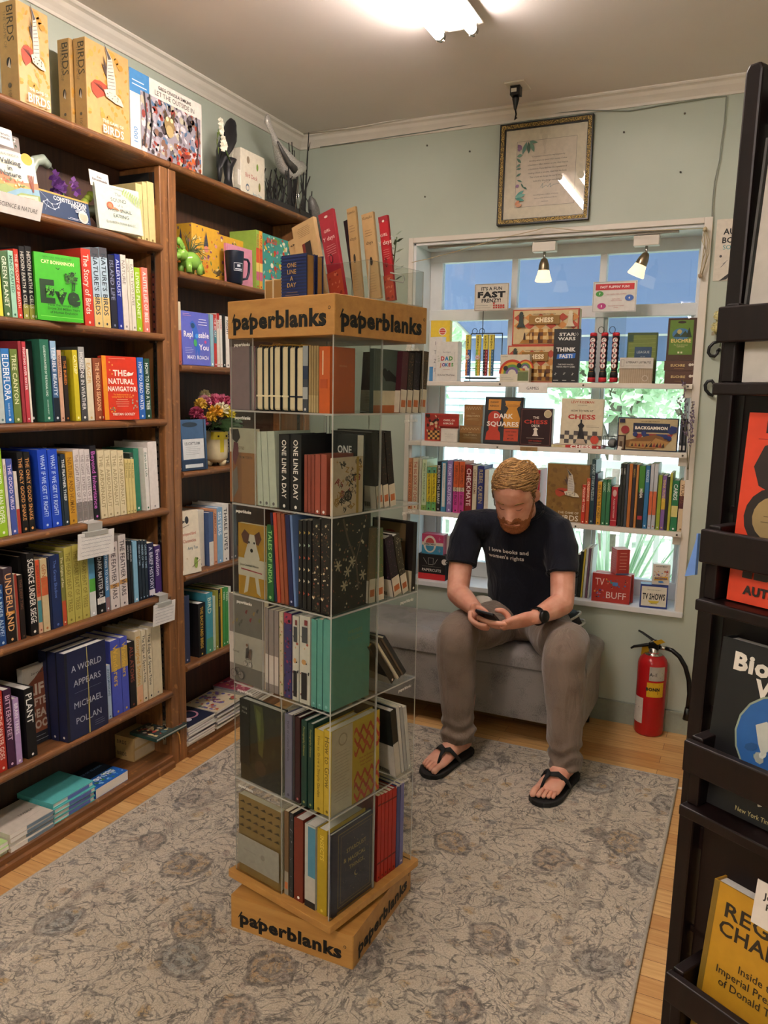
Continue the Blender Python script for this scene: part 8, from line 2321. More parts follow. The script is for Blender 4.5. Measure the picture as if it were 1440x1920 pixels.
# patterned bags on the ottoman behind the seated man
bg = empty('tote_bag','black and white striped cloth bag on the ottoman beside his hip','bag',(-.617,3.16,.402))
mb = MB()
rings = []
for z,rx,ry in ((0,.045,.07),(.03,.055,.08),(.08,.045,.07),(.125,.022,.05)): rings.append([(rx * cos(2 * pi * k / 14),ry * sin(2 * pi * k / 14),z) for k in range(14)])
mb.loft(rings,mat('#1a1a1c',.7)); mb.build('bag_body',bg)
for k,z in enumerate((.03,.07,.105)):
    MB().tube([(.057 * cos(t) * (1.0 - .35 * (z > .08)),.083 * sin(t) * (1 - .15 * (z > .08)),z + .02 * cos(t)) for t in [2 * pi * j / 16 for j in range(17)]],.005,mat('#cfcac2',.7),6).build('stripe',bg)
bg2 = empty('patterned_pouch','patterned cloth pouch lying on the ottoman by his left elbow side','bag',(-.9467,3.02,.405))
bg2['label'] = 'patterned cloth pouch with red and green print behind his hand holding the phone'
rings = []
for z,rx,ry in ((0,.06,.035),(.04,.072,.045),(.10,.062,.04),(.16,.045,.025),(.185,.03,.008)): rings.append([(rx * cos(2 * pi * k / 16),ry * sin(2 * pi * k / 16),z) for k in range(16)])
mb = MB(); mb.loft(rings,mat('#c5c0b4',.8)); mb.build('pouch_body',bg2,0,1)
mb = MB(); c = Cv(mb,(-.05,-.0465,.02),(1,0,0),(0,.12,.99),.10,.13); c.blobs(.0,.0,1,1,40,['#2a4a3a','#8f2a2c','#24282c','#b58a3a','#6a7a80'],.003,.010,44); mb.build('print',bg2)

# ================================================================== DARK DISPLAY RACK ON THE RIGHT
RKR = radians(-30.7)
rack = empty('display_rack','tall dark mahogany tiered display rack at the right edge of the view','bookcase',(-.07,1.17,0),(0,0,RKR))
UR = .60
for a,k in ((.058,.019),(UR - .022,0)): MB().prism([(a,0),(a + .022,0),(a + .022 + k,1.776),(a + .018 + k,1.784),(a + .004 + k,1.784),(a + k,1.776)],-.075,-.045,MAHOG,1).build('post',rack,.003)
mb = MB(); n = 14
mb.prism([(.0845,.06),(UR - .0265,.06),(UR - .0265,1.74)] + [(.1035 + (UR - .130) * i / n,1.752 + .05 * sin(pi * i / n)) for i in range(n,-1,-1)] + [(.1035,1.74)],-.058,-.048,MAHOG,1); mb.build('back_board',rack,.002)
mb = MB()
for z in (.1,.45,.8,1.15,1.5,1.72): mb.box((.070 + .0107 * z,-.056,z),(.090 + .0107 * z,-.05,z + .03),MAHOG); mb.box((UR - .028,-.056,z),(UR - .02,-.05,z + .03),MAHOG)
mb.build('cross_cleats',rack)
RZ = [1.5036,1.2476,.9834,.6656,.36]
for z in RZ:
    mb = MB(); mb.box((.109,-.14,z - .040),(UR - .05,-.128,z),MAHOG); mb.build('front_rail',rack,.002)
    for a in (.111,UR - .066): MB().box((a,-.128,z - .085),(a + .016,-.058,z + .004),MAHOG).build('side_block',rack,.002)
    MB().box((.109,-.14,z - .099),(UR - .05,-.058,z - .085),MAHOG).build('tray_board',rack,.002)
    MB().box((.0845,-.058,z + .012),(UR - .03,-.053,z + .02),MAHOG).build('back_lip',rack)
def onR(u,v,z):
    return (-.07 + u * cos(RKR) - v * sin(RKR),1.17 + u * sin(RKR) + v * cos(RKR),z)
gR = 'hardcovers faced out on the dark rack'
def rbook(label,u,z,w,d,h,col,front,spine,back=7,off=-.098,**kw):
    p = onR(u,off,z); T = RKR - pi / 2
    return book(label,w,d,h,col,p,(0,radians(-back),T),gR,front=front,spine=spine,hard=True,**kw)
def f_reg(c):
    c.rect(.0,0,.05,1,'#6a5212'); c.txt('REGIME',.12,.86,.019,'#231b10','l',.02,.76,fill=True); c.txt('CHANGE',.10,.745,.019,'#231b10','l',.02,.80,fill=True)
    for i,s in enumerate(('Inside the','Imperial Presidency','of Donald Trump')): c.txt(s,.5,.555 - i * .068,.0098,'#2c2212','c',.01,.76)
    c.txt('MAGGIE HABERMAN',.5,.22,.012,'#231b10','c',.02,.8); c.txt('JONATHAN SWAN',.5,.12,.012,'#231b10','c',.02,.8)
hR = .7877 - RZ[3] + .085
rbook('mustard yellow hardcover with serif style title on the lowest visible rack tier',.131,RZ[3] - .0845,.034,.152,hR,'#a87c1c',f_reg,lambda c: c.rect(0,0,1,1,'#6a5a2a'),8,-.094)
def f_bio(c):
    c.txt('Biological',.11,.885,.021,'#c9c3b8','l',.045,.86,fill=True); c.txt('War',.5,.765,.021,'#c9c3b8','c',.045,.4)
    c.ell(.56,.49,.36,'#7f8a78'); c.ell(.56,.49,.345,'#1d4f8a'); c.blobs(.3,.35,.82,.64,26,['#2f6aa8','#174070','#8a8f88','#b5b8b0','#6a7a70'],.004,.013,33); c.face([(.36,.56),(.44,.6),(.52,.55),(.5,.46),(.44,.4),(.40,.46)],'#a8aaa2'); c.face([(.48,.62),(.6,.61),(.58,.57),(.5,.58)],'#8f8a74')
    c.txt('Annie Jacobsen',.10,.20,.020,'#c9c3b8','l',.045,.88,mn=.7); c.txt('New York Times bestselling author',.3,.055,.0065,'#a89a6a','l',.0,.64)
def s_bio(c): c.txt('Biological',.18,.5,.011,'#d6d0c6','l',.05,.28); c.txt('Annie',.62,.5,.010,'#d6d0c6','l',.05,.2); c.ell(.5,.5,.03,'#3f6a4a',.3)
hB = 1.1087 - RZ[2] + .085
rbook('black hardcover with blue globe emblem on the middle rack tier',.118,RZ[2] - .0845,.036,.16,hB,'#0c0c0f',f_bio,s_bio,6,-.092)
def f_idea(c):
    c.txt('IBRAM X.',.15,.93,.013,'#1c120e','l',.05,.8); c.line([(.1,.865),(.9,.865)],.0008,'#7a2014')
    c.txt('C',.12,.73,.052,'#1c120e','l',.1); c.txt('HAIN',.62,.73,.042,'#1c120e','c',.1,.5); c.ell(.30,.46,.24,'#1c120e'); c.ell(.30,.46,.17,'#8a744c'); c.lines(.2,.4,.47,2,.03,'#4a3a20',.0008,'c'); c.txt('OF',.7,.46,.03,'#1c120e','c',.08); c.txt('IDEAS',.12,.235,.042,'#1c120e','l',.1,.84); c.txt('AUTHOR OF',.14,.075,.010,'#1c120e','l',.05,.7)
def s_idea(c): c.txt('CHAIN',.22,.5,.012,'#2a120c','l',.06,.24); c.txt('IBRAM X. KENDI',.5,.5,.011,'#2a120c','l',.06,.4)
hI = 1.3841 - RZ[1] + .085
rbook('bright orange red hardcover with heavy black lettering on the upper rack tier',.134,RZ[1] - .0845,.038,.15,hI,'#c23a1e',f_idea,s_idea,4,-.096)
# sheet in a clear frame on the top tier, stack of bookmarks underneath
sg = empty('notice_frame','printed notice in a clear upright frame on the topmost rack tier','sign',onR(.121,-.108,RZ[0] - .0845),(radians(-5),0,RKR))
sH = 1.6917 - RZ[0] + .085
mb = MB(); mb.box((0,.002,0),(.20,.003,sH),'#cdc6bd'); c = Cv(mb,(0,.0018,0),(1,0,0),(0,0,1),.20,sH)
for s,y in (('A gift card is',.63),('At home with a book',.585),('Take one, pass it',.475),("hello to",.44),("That's all we ask",.365)): c.txt(s,.27 if len(s) < 14 else .5,y,.007,'#5a5650','c',.015)
c.txt('READ',.13,.275,.021,'#3a3632','l',.06); c.txt('REPEAT',.13,.175,.021,'#3a3632','l',.06)
mb.build('paper_sheet',sg); MB().box((-.003,0,-.001),(.205,.0012,sH + .003),clear('frame_front','#fafafa',.9,.02,1.4)).build('frame_front',sg); MB().box((-.005,-.001,0),(-.002,.004,sH + .002),'#3a3a3a').build('frame_edge',sg)
mb = MB(); mb.box((0,0,0),(.12,.012,.05),'#b5b0a8'); o = mb.build('leaflet_stack'); o.location = onR(.132,-.118,RZ[0] - .084); o.rotation_euler = (0,0,RKR); tag(o,'small stack of pale leaflets under the clear notice frame on the rack','leaflets')
mb = MB(); mb.box((0,0,0),(.05,.0012,.055),'#d0c9c0'); c = Cv(mb,(0,-.0002,0),(1,0,0),(0,0,1),.05,.055); c.txt("Josh's",.5,.72,.008,'#2a2622','c',.03); c.txt('Pick',.5,.5,.008,'#2a2622','c',.03)
o = mb.build('staff_pick_tag'); o.location = onR(.185,-.087,RZ[3] - .09 + hR - .02); o.rotation_euler = (radians(-8),0,RKR); tag(o,'white staff tag sticking out of the mustard yellow hardcover','label')
mb = MB(); mb.add([(0,0,0),(.0,.001,-.05),(-.014,.001,-.055)],[(0,1,2)],mat('#5f84c4',.5)); mb.box((-.001,-.001,-.05),(.001,.004,0),mat('#5f84c4',.5)); o = mb.build('paper_pennant'); o.location = onR(.107,-.1415,RZ[1] - .006); o.rotation_euler = (0,0,RKR); tag(o,'small blue paper flag hanging from the left end of the upper rack rail','paper flag')

# ================================================================== SEATED MAN
man = empty('person','bearded man in navy t-shirt sitting on the grey ottoman looking down at a phone','person',(-.785,3.12,.405))
def skinm():
    m,t,b,N,L = nt('skin')
    tc = N('TexCoord'); n = N('TexNoise'); n.inputs['Scale'].default_value = 18; n.inputs['Detail'].default_value = 5; L(tc.outputs['Object'],n.inputs['Vector'])
    r = N('ValToRGB'); r.color_ramp.elements[0].position = .35; r.color_ramp.elements[1].position = .65; r.color_ramp.elements[0].color = lin('#cc8c74'); r.color_ramp.elements[1].color = lin('#e0a992')
    L(n.outputs[0],r.inputs[0]); L(r.outputs[0],b.inputs['Base Color']); b.inputs['Roughness'].default_value = .48; b.inputs['Subsurface Weight'].default_value = .12; b.inputs['Subsurface Radius'].default_value = (.012,.005,.003)
    n2 = N('TexNoise'); n2.inputs['Scale'].default_value = 160; L(tc.outputs['Object'],n2.inputs['Vector']); bp = N('Bump'); bp.inputs['Strength'].default_value = .12; bp.inputs['Distance'].default_value = .001; L(n2.outputs[0],bp.inputs['Height']); L(bp.outputs[0],b.inputs['Normal'])
    return m
SKIN = skinm()
MO = Matrix.Translation(-man.location)
def fuse(mb,name,vox,smooth,extra=None,disp=None,m=None):
    """one continuous surface from overlapping closed shapes"""
    o = mb.build('tmp'); r = o.modifiers.new('r','REMESH'); r.mode = 'VOXEL'; r.voxel_size = vox
    s_ = o.modifiers.new('s','SMOOTH'); s_.iterations = smooth; s_.factor = .5
    dg = bpy.context.evaluated_depsgraph_get(); me = bpy.data.meshes.new_from_object(o.evaluated_get(dg)); bpy.data.objects.remove(o)
    vs = [v.co.copy() for v in me.vertices]
    if disp: vs = [v + n_.vector * disp(v,n_.vector) for v,n_ in zip(vs,me.vertex_normals)]
    b = MB(); b.add(vs,[tuple(p.vertices) for p in me.polygons],m,True)
    bpy.data.meshes.remove(me)
    if extra: extra(b)
    b.v = [tuple(MO @ Vector(v)) for v in b.v]
    return b.build(name,man)
def chain(mb,pts,rs,m,n=14,flat=1.0,up=None):
    P = [Vector(p) for p in pts]; q = []; rr = []
    for i in range(len(P) - 1):
        for k in range(6):
            f = k / 6; p0 = P[max(i - 1,0)]; p3 = P[min(i + 2,len(P) - 1)]
            q.append(.5 * ((2 * P[i]) + (P[i + 1] - p0) * f + (2 * p0 - 5 * P[i] + 4 * P[i + 1] - p3) * f * f + (3 * P[i] - p0 - 3 * P[i + 1] + p3) * f ** 3)); rr.append(rs[i] + (rs[i + 1] - rs[i]) * f)
    q.append(P[-1]); rr.append(rs[-1])
    for e,sg in ((0,1),(-1,-1)):
        d = (q[e] - q[e + sg]).normalized(); r0 = rr[e]
        cap = [(q[e] + d * r0 * sin(a),r0 * cos(a)) for a in (.5,1.0,1.35)]
        if e == 0: q = [c for c,_ in cap[::-1]] + q; rr = [x for _,x in cap[::-1]] + rr
        else: q += [c for c,_ in cap]; rr += [x for _,x in cap]
    return mb.tube(q,rr,m,n,None,True,flat,up)
shR,slR,elR,wrR = [
    (-1.0159,3.0,.8762),
    (-1.0248,2.955,.736),
    (-1.0134,2.89,.6196),
    (-.8921,2.755,.6015),
]
shL,slL,elL,wrL = [
    (-.6441,3.0,.8776),
    (-.6169,2.955,.7425),
    (-.5977,2.885,.6319),
    (-.6621,2.745,.6071),
]
# ---- head, local frame: face looks along -Y
HC = Vector((-.79,2.862,1.036)); HR = Matrix.Translation(HC) @ Matrix.Rotation(radians(3),4,'Z') @ Matrix.Rotation(radians(33),4,'X')
LV = [(-.125,.020,-.055,-.005),(-.118,.040,-.078,.005),(-.104,.052,-.090,.018),(-.085,.060,-.092,.034),(-.065,.066,-.089,.055),(-.045,.069,-.090,.072),(-.02,.072,-.090,.086),(.0,.074,-.086,.095),(.02,.0755,-.092,.100),(.045,.077,-.093,.102),(.065,.0755,-.090,.100),(.082,.0675,-.081,.092),(.098,.055,-.064,.074),(.110,.041,-.045,.053),(.119,.024,-.022,.030),(.1235,.004,-.002,.006)]
def lvl(z):
    for a,b in zip(LV[:-1],LV[1:]):
        if z <= b[0] or b is LV[-1]:
            f = max(0,min(1,(z - a[0]) / (b[0] - a[0]))); return [a[i] + (b[i] - a[i]) * f for i in (1,2,3)]
def ga(x,s): return math.exp(-x * x / (2 * s * s))
def headpt(a,z,off=.0):
    """a = 0 at the nose, positive towards +x"""
    w,yf,yb = lvl(z); cy = (yf + yb) / 2; hy = (yb - yf) / 2
    sx_,cx_ = sin(a),cos(a); e = .86 + .14 * max(0,min(1,(z - .01) / .07))
    x = (w + off) * math.copysign(abs(sx_) ** e,sx_); y = cy - (hy + off) * math.copysign(abs(cx_) ** e,cx_)
    if cx_ > 0:
        d = .0
        for s in (-1,1):
            d -= .010 * ga(x - s * .033,.013) * ga(z - .004,.011); d += .0055 * ga(x - s * .032,.011) * ga(z + .002,.008); d += .004 * ga(x - s * .045,.016) * ga(z + .028,.014); d += .0035 * ga(x - s * .030,.016) * ga(z - .024,.006)
        nz = max(0,min(1,(.012 - z) / .052)) if z > -.048 else max(0,1 - (-.048 - z) / .010)
        d += nz * .030 * ga(x,.0085 + .004 * nz) + .006 * ga(x,.016) * ga(z + .044,.006)
        d += .004 * ga(x,.02) * ga(z + .070,.006) - .003 * ga(x,.022) * ga(z + .0765,.002) + .004 * ga(x,.018) * ga(z + .084,.005) + .005 * ga(x,.016) * ga(z + .108,.01)
        y -= d
    return Vector((x,y,z))
mb = MB()
NA,NZ = 72,64
rings = [[HR @ headpt(2 * pi * k / NA,-.125 + .249 * j / NZ) for k in range(NA)] for j in range(NZ + 1)]
mb.loft(rings,SKIN)
for s in (-1,1):
    T = HR @ Matrix.Translation((s * .0745,.012,-.012)) @ Matrix.Rotation(s * -.35,4,'Z') @ Matrix.Rotation(.15,4,'X')
    mb.ball((0,0,0),(.009,.019,.032),SKIN,12,T,10); mb.tube([T @ Vector((s * .008,.015 * cos(t) - .001,.027 * sin(t))) for t in [-1.3 + 3.6 * i / 12 for i in range(13)]],.0042,SKIN,6)
chain(mb,[(-.788,2.985,.905),(-.788,2.945,.965),HR @ Vector((0,.035,-.05))],[.056,.058,.058],SKIN)
# torso and limbs under the clothes, arms, palms, feet
chain(mb,[(-.785,3.12,.50),(-.785,3.10,.70),(-.787,3.03,.86)],[.09,.095,.075],SKIN)
chain(mb,[shR,(-.79,3.02,.885),shL],[.036,.045,.036],SKIN)
chain(mb,[shR,slR,elR],[.052,.049,.043],SKIN); chain(mb,[shL,slL,elL],[.052,.049,.044],SKIN)
def lp(a,b,f): return tuple(Vector(a).lerp(Vector(b),f))
for e,w in ((elR,wrR),(elL,wrL)): chain(mb,[e,lp(e,w,.3),lp(e,w,.7),w],[.043,.044,.035,.028],SKIN)
# phone frame: ux across, ul towards the viewer and up, un out of the screen
PC = Vector((-.8244,2.7,.596)); ux = Vector((1,0,-.12)).normalized(); ul = Vector((0,-.88,.47)); ul = (ul - ux * ul.dot(ux)).normalized(); un = ul.cross(ux) * -1
if un.z < 0: un = -un
def ph(a,b,c): return PC + ux * a + ul * b + un * c
def palm(wr,kn,side):
    w = Vector(wr); R_ = []
    for f,hw,ht in ((0,.027,.022),(.3,.036,.021),(.7,.043,.018),(1.0,.042,.013)):
        c0 = w.lerp(kn,f); ax = (ul * f + (1 - f) * Vector((0,-.5,.85))).normalized(); d = (kn - w).normalized(); ax = (ax - d * ax.dot(d)).normalized(); az = d.cross(ax)
        R_.append([c0 + ax * hw * cos(2 * pi * k / 16) + az * ht * sin(2 * pi * k / 16) for k in range(16)])
    mb.loft(R_,SKIN); mb.ball(kn,(.016,.03,.02),SKIN,10,k=8)
kL = ph(.066,.005,-.014); kR = ph(-.060,-.004,-.010)
palm(wrL,kL,1); palm(wrR,kR,-1)
# feet: heel, direction, sign of the big toe side (+1 = +x)
FEET = ((Vector((-.928,2.775,0)),Vector((-.972,2.60,0)),1),(Vector((-.515,2.765,0)),Vector((-.548,2.60,0)),-1))
ZF = .030
toes = []
for heel,ball_,sg in FEET:
    d = (ball_ - heel).normalized(); r_ = Vector((-d.y,d.x,0)) * (1 if -d.y * sg > 0 else -1)
    R_ = []
    for t,hw,ht in ((-.03,.02,.02),(0,.031,.03),(.05,.033,.036),(.10,.039,.032),(.15,.046,.022),(.185,.047,.015),(.20,.044,.011)):
        c0 = heel + d * t + Vector((0,0,ZF + ht)); R_.append([c0 + r_ * hw * cos(2 * pi * k / 16) + Vector((0,0,ht * sin(2 * pi * k / 16))) for k in range(16)])
    mb.loft(R_,SKIN); chain(mb,[heel + Vector((0,0,.07)) + d * .02,heel + Vector((0,0,.25))],[.036,.04],SKIN)
    for i,(o_,l,rr) in enumerate(((.034,.052,.0125),(.012,.050,.0085),(-.006,.044,.008),(-.023,.037,.0075),(-.038,.029,.007))):
        b0 = heel + d * .185 + r_ * o_ * .9 + Vector((0,0,ZF + .014)); toes.append(([b0,b0 + d * l * .55 + r_ * (.0 if i else .002) + Vector((0,0,.002)),b0 + d * l + Vector((0,0,-.005))],[rr * .95,rr * .9,rr]))
def fingers(b):
    for pts,rs in toes: chain(b,pts,rs,SKIN,10)
    for i,(t,l) in enumerate(((.036,1.0),(.0145,1.08),(-.007,1.0),(-.027,.82))):
        # left hand under the phone
        chain(b,[ph(.072,t * .92,-.014),ph(.036,t,-.022),ph(.002 + .036 * (1 - l),t + .002,-.022),ph(-.026 + .05 * (1 - l),t + .004,-.016)],[.0095,.0092,.0082,.0072],SKIN,10)
        # right hand wrapped from the other side, below the left fingers
        chain(b,[ph(-.062,t * .9 - .006,-.008),ph(-.052,t - .004,-.030),ph(-.022,t - .004,-.040),ph(.006 - .03 * (1 - l),t - .002,-.038)],[.0098,.0092,.0085,.0074],SKIN,10)
    chain(b,[ph(.075,-.028,-.006),ph(.066,-.012,.022),ph(.046,.004,.034),ph(.026,.012,.030)],[.014,.012,.0105,.0085],SKIN,10)
    chain(b,[ph(-.070,-.030,.0),ph(-.056,-.012,.020),ph(-.034,.004,.022),ph(-.010,.012,.0135)],[.014,.012,.0105,.0085],SKIN,10)
body = fuse(mb,'body',.0042,3,fingers,None,SKIN)

# ---- hair, eyebrows, lashes, beard follow the head surface
HAIR = mat('#b98f58',.5,.35,260); HAIR2 = mat('#8a663e',.55,.35,260); BEARD = mat('#8f5530',.65,.35,320)
def hairline(a):
    a = abs(a)
    if a < .55: return .092 - .010 * (a / .55)
    if a < 1.15: return .082 - .034 * (a - .55) / .6
    if a < 1.45: return .048 - .081 * (a - 1.15) / .3
    if a < 1.75: return -.033 + .045 * (a - 1.45) / .3
    return .012 - .09 * min(1,(a - 1.75) / .6)
def patch(name,ok,off,m,nz=90,na=120,rough=.0022,z0=-.122,z1=.1234):
    b = MB(); idx = {}
    for j in range(nz + 1):
        z = z0 + (z1 - z0) * j / nz
        for k in range(na):
            a = -pi + 2 * pi * k / na
            if ok(a,z) > -.006:
                e = ok(a,z); o_ = off(a,z) * min(1,max(.0,(e + .006) / .016)); p = headpt(a,z,0); c = Vector((0,p.y * .0,0)); nrm = Vector((p.x,p.y - .005,p.z * .6)).normalized()
                o_ += rough * noise.noise(Vector((p.x * 130,p.y * 60,p.z * 150)))
                idx[(j,k)] = len(b.v); b.v.append(tuple(MO @ (HR @ (p + nrm * (o_ - .0012)))))
    km = b.m(m)
    for (j,k) in list(idx):
        q = [(j,k),(j,(k + 1) % na),(j + 1,(k + 1) % na),(j + 1,k)]
        if all(t in idx for t in q): b.f.append(tuple(idx[t] for t in q)); b.mi.append(km); b.sm.append(True)
    return b
hb_ = patch('hair',lambda a,z: z - hairline(a),lambda a,z: .003 + .006 * max(0,min(1,(z - .05) / .06)),HAIR2)
rnd = random.Random(12)
for i in range(2600):
    a = rnd.uniform(-2.6,2.6); z = rnd.uniform(-.03,.122)
    if z < hairline(a) + .001: continue
    top = z > .045
    # swept from his right side across to the left and back
    L_ = rnd.uniform(.022,.042) if top else rnd.uniform(.010,.018); off0 = .0015 + .006 * max(0,min(1,(z - .04) / .06)); P = []
    p = headpt(a,z)
    d = Vector((.85,.45 + rnd.uniform(-.25,.25),-.05)) if top else Vector((0,.35,-1))
    for s in range(4):
        f = s / 3; q = p + d.normalized() * L_ * f; nn = Vector((q.x,q.y - .005,q.z * .6)).normalized()
        # keep the strand on the skull
        aa = math.atan2(q.x,-(q.y - .004)); zz = max(-.06,min(.122,q.z)); base = headpt(aa,zz); q = base if not top else base.lerp(q,.35)
        P.append(MO @ (HR @ (q + nn * (off0 + .0045 * sin(pi * f) + (.002 if top else .0005)))))
    hb_.tube(P,[.0011,.0012,.001,.0003],HAIR if top and rnd.random() < .75 else HAIR2,3)
hb_.build('hair',man)
def bz(a,z):
    a = abs(a)
    top = -.040 if a < .35 else (-.040 - .026 * min(1,(a - .35) / .3) if a < .65 else -.066 + .05 * min(1,max(0,(a - .95) / .45)))
    e = top - z
    if a > 1.5: e = min(e,(1.62 - a) * .06)
    if a < .42 and -.0835 < z < -.0685: e = min(e,(abs(z + .076) - .0075 + a * .012) )
    if a < .12 and z > -.053: e = min(e,-.004)
    return e
patch('beard',bz,lambda a,z: .0035 + .007 * max(0,min(1,(-.085 - z) / .03)),BEARD,110,140,.0028,-.1249,.02).build('beard',man)
for s in (-1,1):
    MB().tube([MO @ (HR @ (headpt(s * aa,zz) + Vector((0,-.001,0)))) for aa,zz in ((.22,.021),(.38,.0255),(.55,.024),(.68,.018))],[.0015,.0032,.003,.001],HAIR2,6).build('eyebrow',man)
    MB().tube([MO @ (HR @ (headpt(s * aa,zz) + Vector((0,-.0006,0)))) for aa,zz in ((.24,-.006),(.34,-.0095),(.45,-.0095),(.56,-.005))],[.0006,.0011,.0011,.0006],mat('#4a2c1e',.6),5).build('eyelashes',man)
MB().tube([MO @ (HR @ (headpt(a_,-.0765) + Vector((0,-.0008,0)))) for a_ in (-.26,-.12,0,.12,.26)],[.0008,.002,.0022,.002,.0008],mat('#9a5648',.5),6).build('lips',man)

# ---- t-shirt
NAVY = fabric('navy_jersey','#080a13','#10131f',700,.2,.85,.5,.1)
mb = MB(); R_ = []
for y,z,rx,ry,t in ((3.125,.485,.166,.118,0),(3.12,.56,.170,.124,.03),(3.105,.65,.170,.126,.10),(3.085,.74,.176,.124,.16),(3.055,.82,.186,.116,.25),(3.03,.875,.186,.104,.32),(3.005,.918,.158,.088,.42),(2.985,.945,.110,.078,.5),(2.972,.962,.078,.072,.55)):
    R_.append([(-.785 + rx * math.copysign(abs(cos(q)) ** .85,cos(q)),y + ry * sin(q) * cos(t),z + ry * sin(q) * sin(t)) for q in [2 * pi * k / 40 for k in range(40)]])
mb.loft(R_,NAVY)
for sh,sl,el in ((shR,slR,elR),(shL,slL,elL)):
    e = lp(sl,el,.10); sx_ = 1 if sh[0] < -.78 else -1
    mb.tube([(sh[0] + sx_ * .14,sh[1] + .0,sh[2] + .016),(sh[0] + sx_ * .07,sh[1],sh[2] + .012),(sh[0] + sx_ * .012,sh[1],sh[2] + .006),lp(sh,sl,.4),lp(sh,sl,.75),e],[.055,.062,.067,.067,.065,.063],NAVY,24)
def fold(v,n_):
    a = noise.noise(Vector((v.x * 9,v.y * 9,v.z * 5))) ; b_ = noise.noise(Vector((v.x * 16 + v.z * 22,v.y * 14,v.z * 9 - v.x * 12)))
    return .0035 * a + .0035 * b_ * (1 if v.z < .9 else .4)
shirt = fuse(mb,'tshirt',.006,6,None,fold,NAVY)
MB().tube([MO @ Vector((-.785 + .080 * cos(q),2.968 + .070 * sin(q) * .85,.964 + .070 * sin(q) * .55)) for q in [2 * pi * k / 28 for k in range(29)]],.0045,NAVY,6).build('collar',shirt); bpy.data.objects['collar'].parent = shirt
for nm_,sl,el in (('sleeve_hem',slR,elR),('sleeve_hem',slL,elL)):
    e = Vector(lp(sl,el,.10)); d = (Vector(el) - Vector(sl)).normalized(); a = d.orthogonal().normalized(); b_ = d.cross(a)
    MB().tube([MO @ (e + (a * cos(q) + b_ * sin(q)) * .0612) for q in [2 * pi * k / 24 for k in range(25)]],.0026,NAVY,6).build(nm_,shirt)
# printed lettering laid onto the cloth
bv = BVHTree.FromPolygons([v.co for v in shirt.data.vertices],[p.vertices for p in shirt.data.polygons])
mb = MB(); tp_ = MB(); tc_ = Cv(tp_,(0,0,0),(1,0,0),(0,0,1),.17,.06)
tc_.txt('I love books and',.5,.72,.0155,'#e6e4de','c',.025,1.0,sx=1.25); tc_.txt("women's rights",.44,.30,.0155,'#e6e4de','c',.025,.9,sx=1.25)
ctr = MO @ Vector((-.8313,2.93,.7847))
ok_ = True; vs = []
for x,y,z in tp_.v:
    o_ = Vector((ctr.x + x - .085,ctr.y - .4,ctr.z + z - .03 + .012 * (x - .085))); h,n_,_,_ = bv.ray_cast(o_,Vector((0,1,0)))
    vs.append(tuple(h + n_ * .0014) if h is not None else tuple(o_))
mb.add(vs,tp_.f,'#d6d3cc'); mb.build('shirt_print',shirt)

# ---- trousers
TAUPE = fabric('taupe_twill','#5a4c41','#75665a',800,.25,.9,.55,.25)
mb = MB()
mb.ball((-.785,3.14,.495),(.178,.135,.105),TAUPE,24,k=14)
kneeR,kneeL = Vector((-.962,2.745,.492)),Vector((-.553,2.745,.495))
for hip,kn,an,rr in ((Vector((-.87,3.10,.482)),kneeR,Vector((-.936,2.735,.085)),(.094,.088,.076,.080,.070,.062,.064,.068)),(Vector((-.70,3.10,.482)),kneeL,Vector((-.522,2.725,.07)),(.094,.088,.074,.078,.068,.060,.058,.060))):
    up_ = kn + Vector((0,.10,.005)); chain(mb,[hip,hip.lerp(kn,.55),up_],rr[:3],TAUPE,24)
    chain(mb,[up_,kn + Vector((0,.012,-.008)),kn + Vector((0,.002,-.07)),kn.lerp(an,.45),kn.lerp(an,.8)],[rr[2],rr[3],rr[3] * .97,rr[4],rr[5]],TAUPE,24)
    mb.tube([kn.lerp(an,.7),kn.lerp(an,.88),an],[rr[5],rr[6],rr[7]],TAUPE,24)
def fold2(v,n_):
    legs = 1 if v.z < .43 else .6
    f = noise.noise(Vector((v.x * 26,v.y * 20,v.z * 5 + v.x * 6))) * .005 + noise.noise(Vector((v.x * 10,v.y * 10,v.z * 14))) * .004
    hem = .007 * sin(v.z * 120 + 5 * noise.noise(Vector((v.x * 12,v.y * 12,0)))) * max(0,1 - abs(v.z - .13) / .07)
    return (f + hem) * legs
fuse(mb,'trousers',.0065,5,None,fold2,TAUPE)

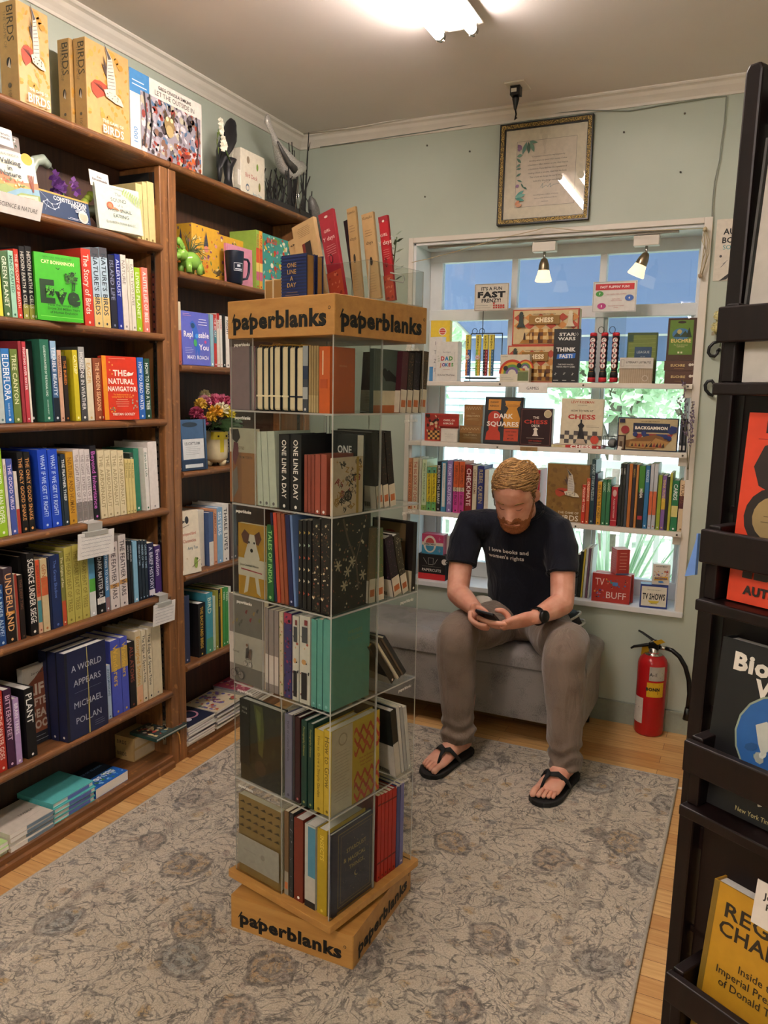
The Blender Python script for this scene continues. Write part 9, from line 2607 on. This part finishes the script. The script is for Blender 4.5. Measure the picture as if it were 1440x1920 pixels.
# ---- flip-flops, watch
RUB = mat('#141414',.75,.1)
for (heel,ball_,sg),nm_ in zip(FEET,('r','l')):
    d = (ball_ - heel).normalized(); r_ = Vector((-d.y,d.x,0)) * (1 if -d.y * sg > 0 else -1)
    so = MB(); rings = []
    out = []
    for t,a_,b_ in ((-.045,.0,.0),(-.042,.02,.02),(-.03,.033,.033),(0,.040,.040),(.06,.040,.041),(.12,.046,.050),(.18,.054,.056),(.215,.054,.050),(.24,.045,.036),(.255,.026,.016),(.26,.008,.0)): out.append((t,a_,b_))
    poly = [heel + d * t + r_ * a_ for t,a_,b_ in out] + [heel + d * t - r_ * b_ for t,a_,b_ in out[::-1]]
    so.prism([(p.x,p.y) for p in poly],.0095,.0285,RUB); so.v = [tuple(MO @ Vector(v)) for v in so.v]; sole = so.build('sandal',man,.004)
    post = heel + d * .215 + r_ * .021 + Vector((0,0,ZF)); top = heel + d * .155 + r_ * .012 + Vector((0,0,ZF + .056))
    for s in (1,-1):
        e = heel + d * .085 + r_ * s * .043 + Vector((0,0,ZF - .004)); m_ = heel + d * .120 + r_ * s * .046 + Vector((0,0,ZF + .028))
        MB().tube([MO @ p for p in (post,post.lerp(top,.6) + Vector((0,0,.010)),top,top.lerp(m_,.5) + Vector((0,0,.014)),m_,e)],[.004,.006,.010,.012,.012,.011],RUB,8,None,True,.35).build('strap',sole)
wa = Vector(lp(elL,wrL,.93)); d = (Vector(wrL) - Vector(elL)).normalized(); a = Vector((0,-.6,.5)); a = (a - d * a.dot(d)).normalized(); b_ = d.cross(a)
wt = MB(); wt.tube([MO @ (wa + (a * cos(q) + b_ * sin(q)) * .0325) for q in [2 * pi * k / 24 for k in range(25)]],.011,BLACKM,8,None,True,.22,up=tuple(a)); w_o = wt.build('wristwatch',man)
fd = (a * .75 - Vector((0,.2,.65))).normalized(); fd = (fd - d * fd.dot(d)).normalized(); fx = d; fy = fd.cross(fx)
mt2 = Matrix((fx,fy,fd)).transposed().to_4x4(); mt2.translation = MO @ (wa + fd * .031)
MB().lathe([(.0215,-.004),(.0225,.002),(.0215,.008),(.0185,.0095)],BLACKM,24,mt2).build('watch_case',w_o); MB().lathe([(.0,.0088),(.0185,.0092)],mat('#08090b',.05),24,mt2).build('watch_glass',w_o)

# ---- phone held in both hands
pr = empty('phone','black smartphone held flat between both of his hands','phone',PC)
mp = Matrix((ux,ul,un)).transposed().to_4x4()
MB().rbox((-.0365,-.076,-.0045),(.0365,.076,.0045),.009,mat('#0d0d0f',.3),mp).build('phone_body',pr,.0015)
MB().rbox((-.0345,-.074,.0046),(.0345,.074,.0049),.008,mat('#101216',.05),mp).build('screen',pr)
MB().rbox((-.032,.040,-.0065),(-.004,.070,-.0044),.006,mat('#0a0a0b',.2),mp).build('camera_bump',pr)
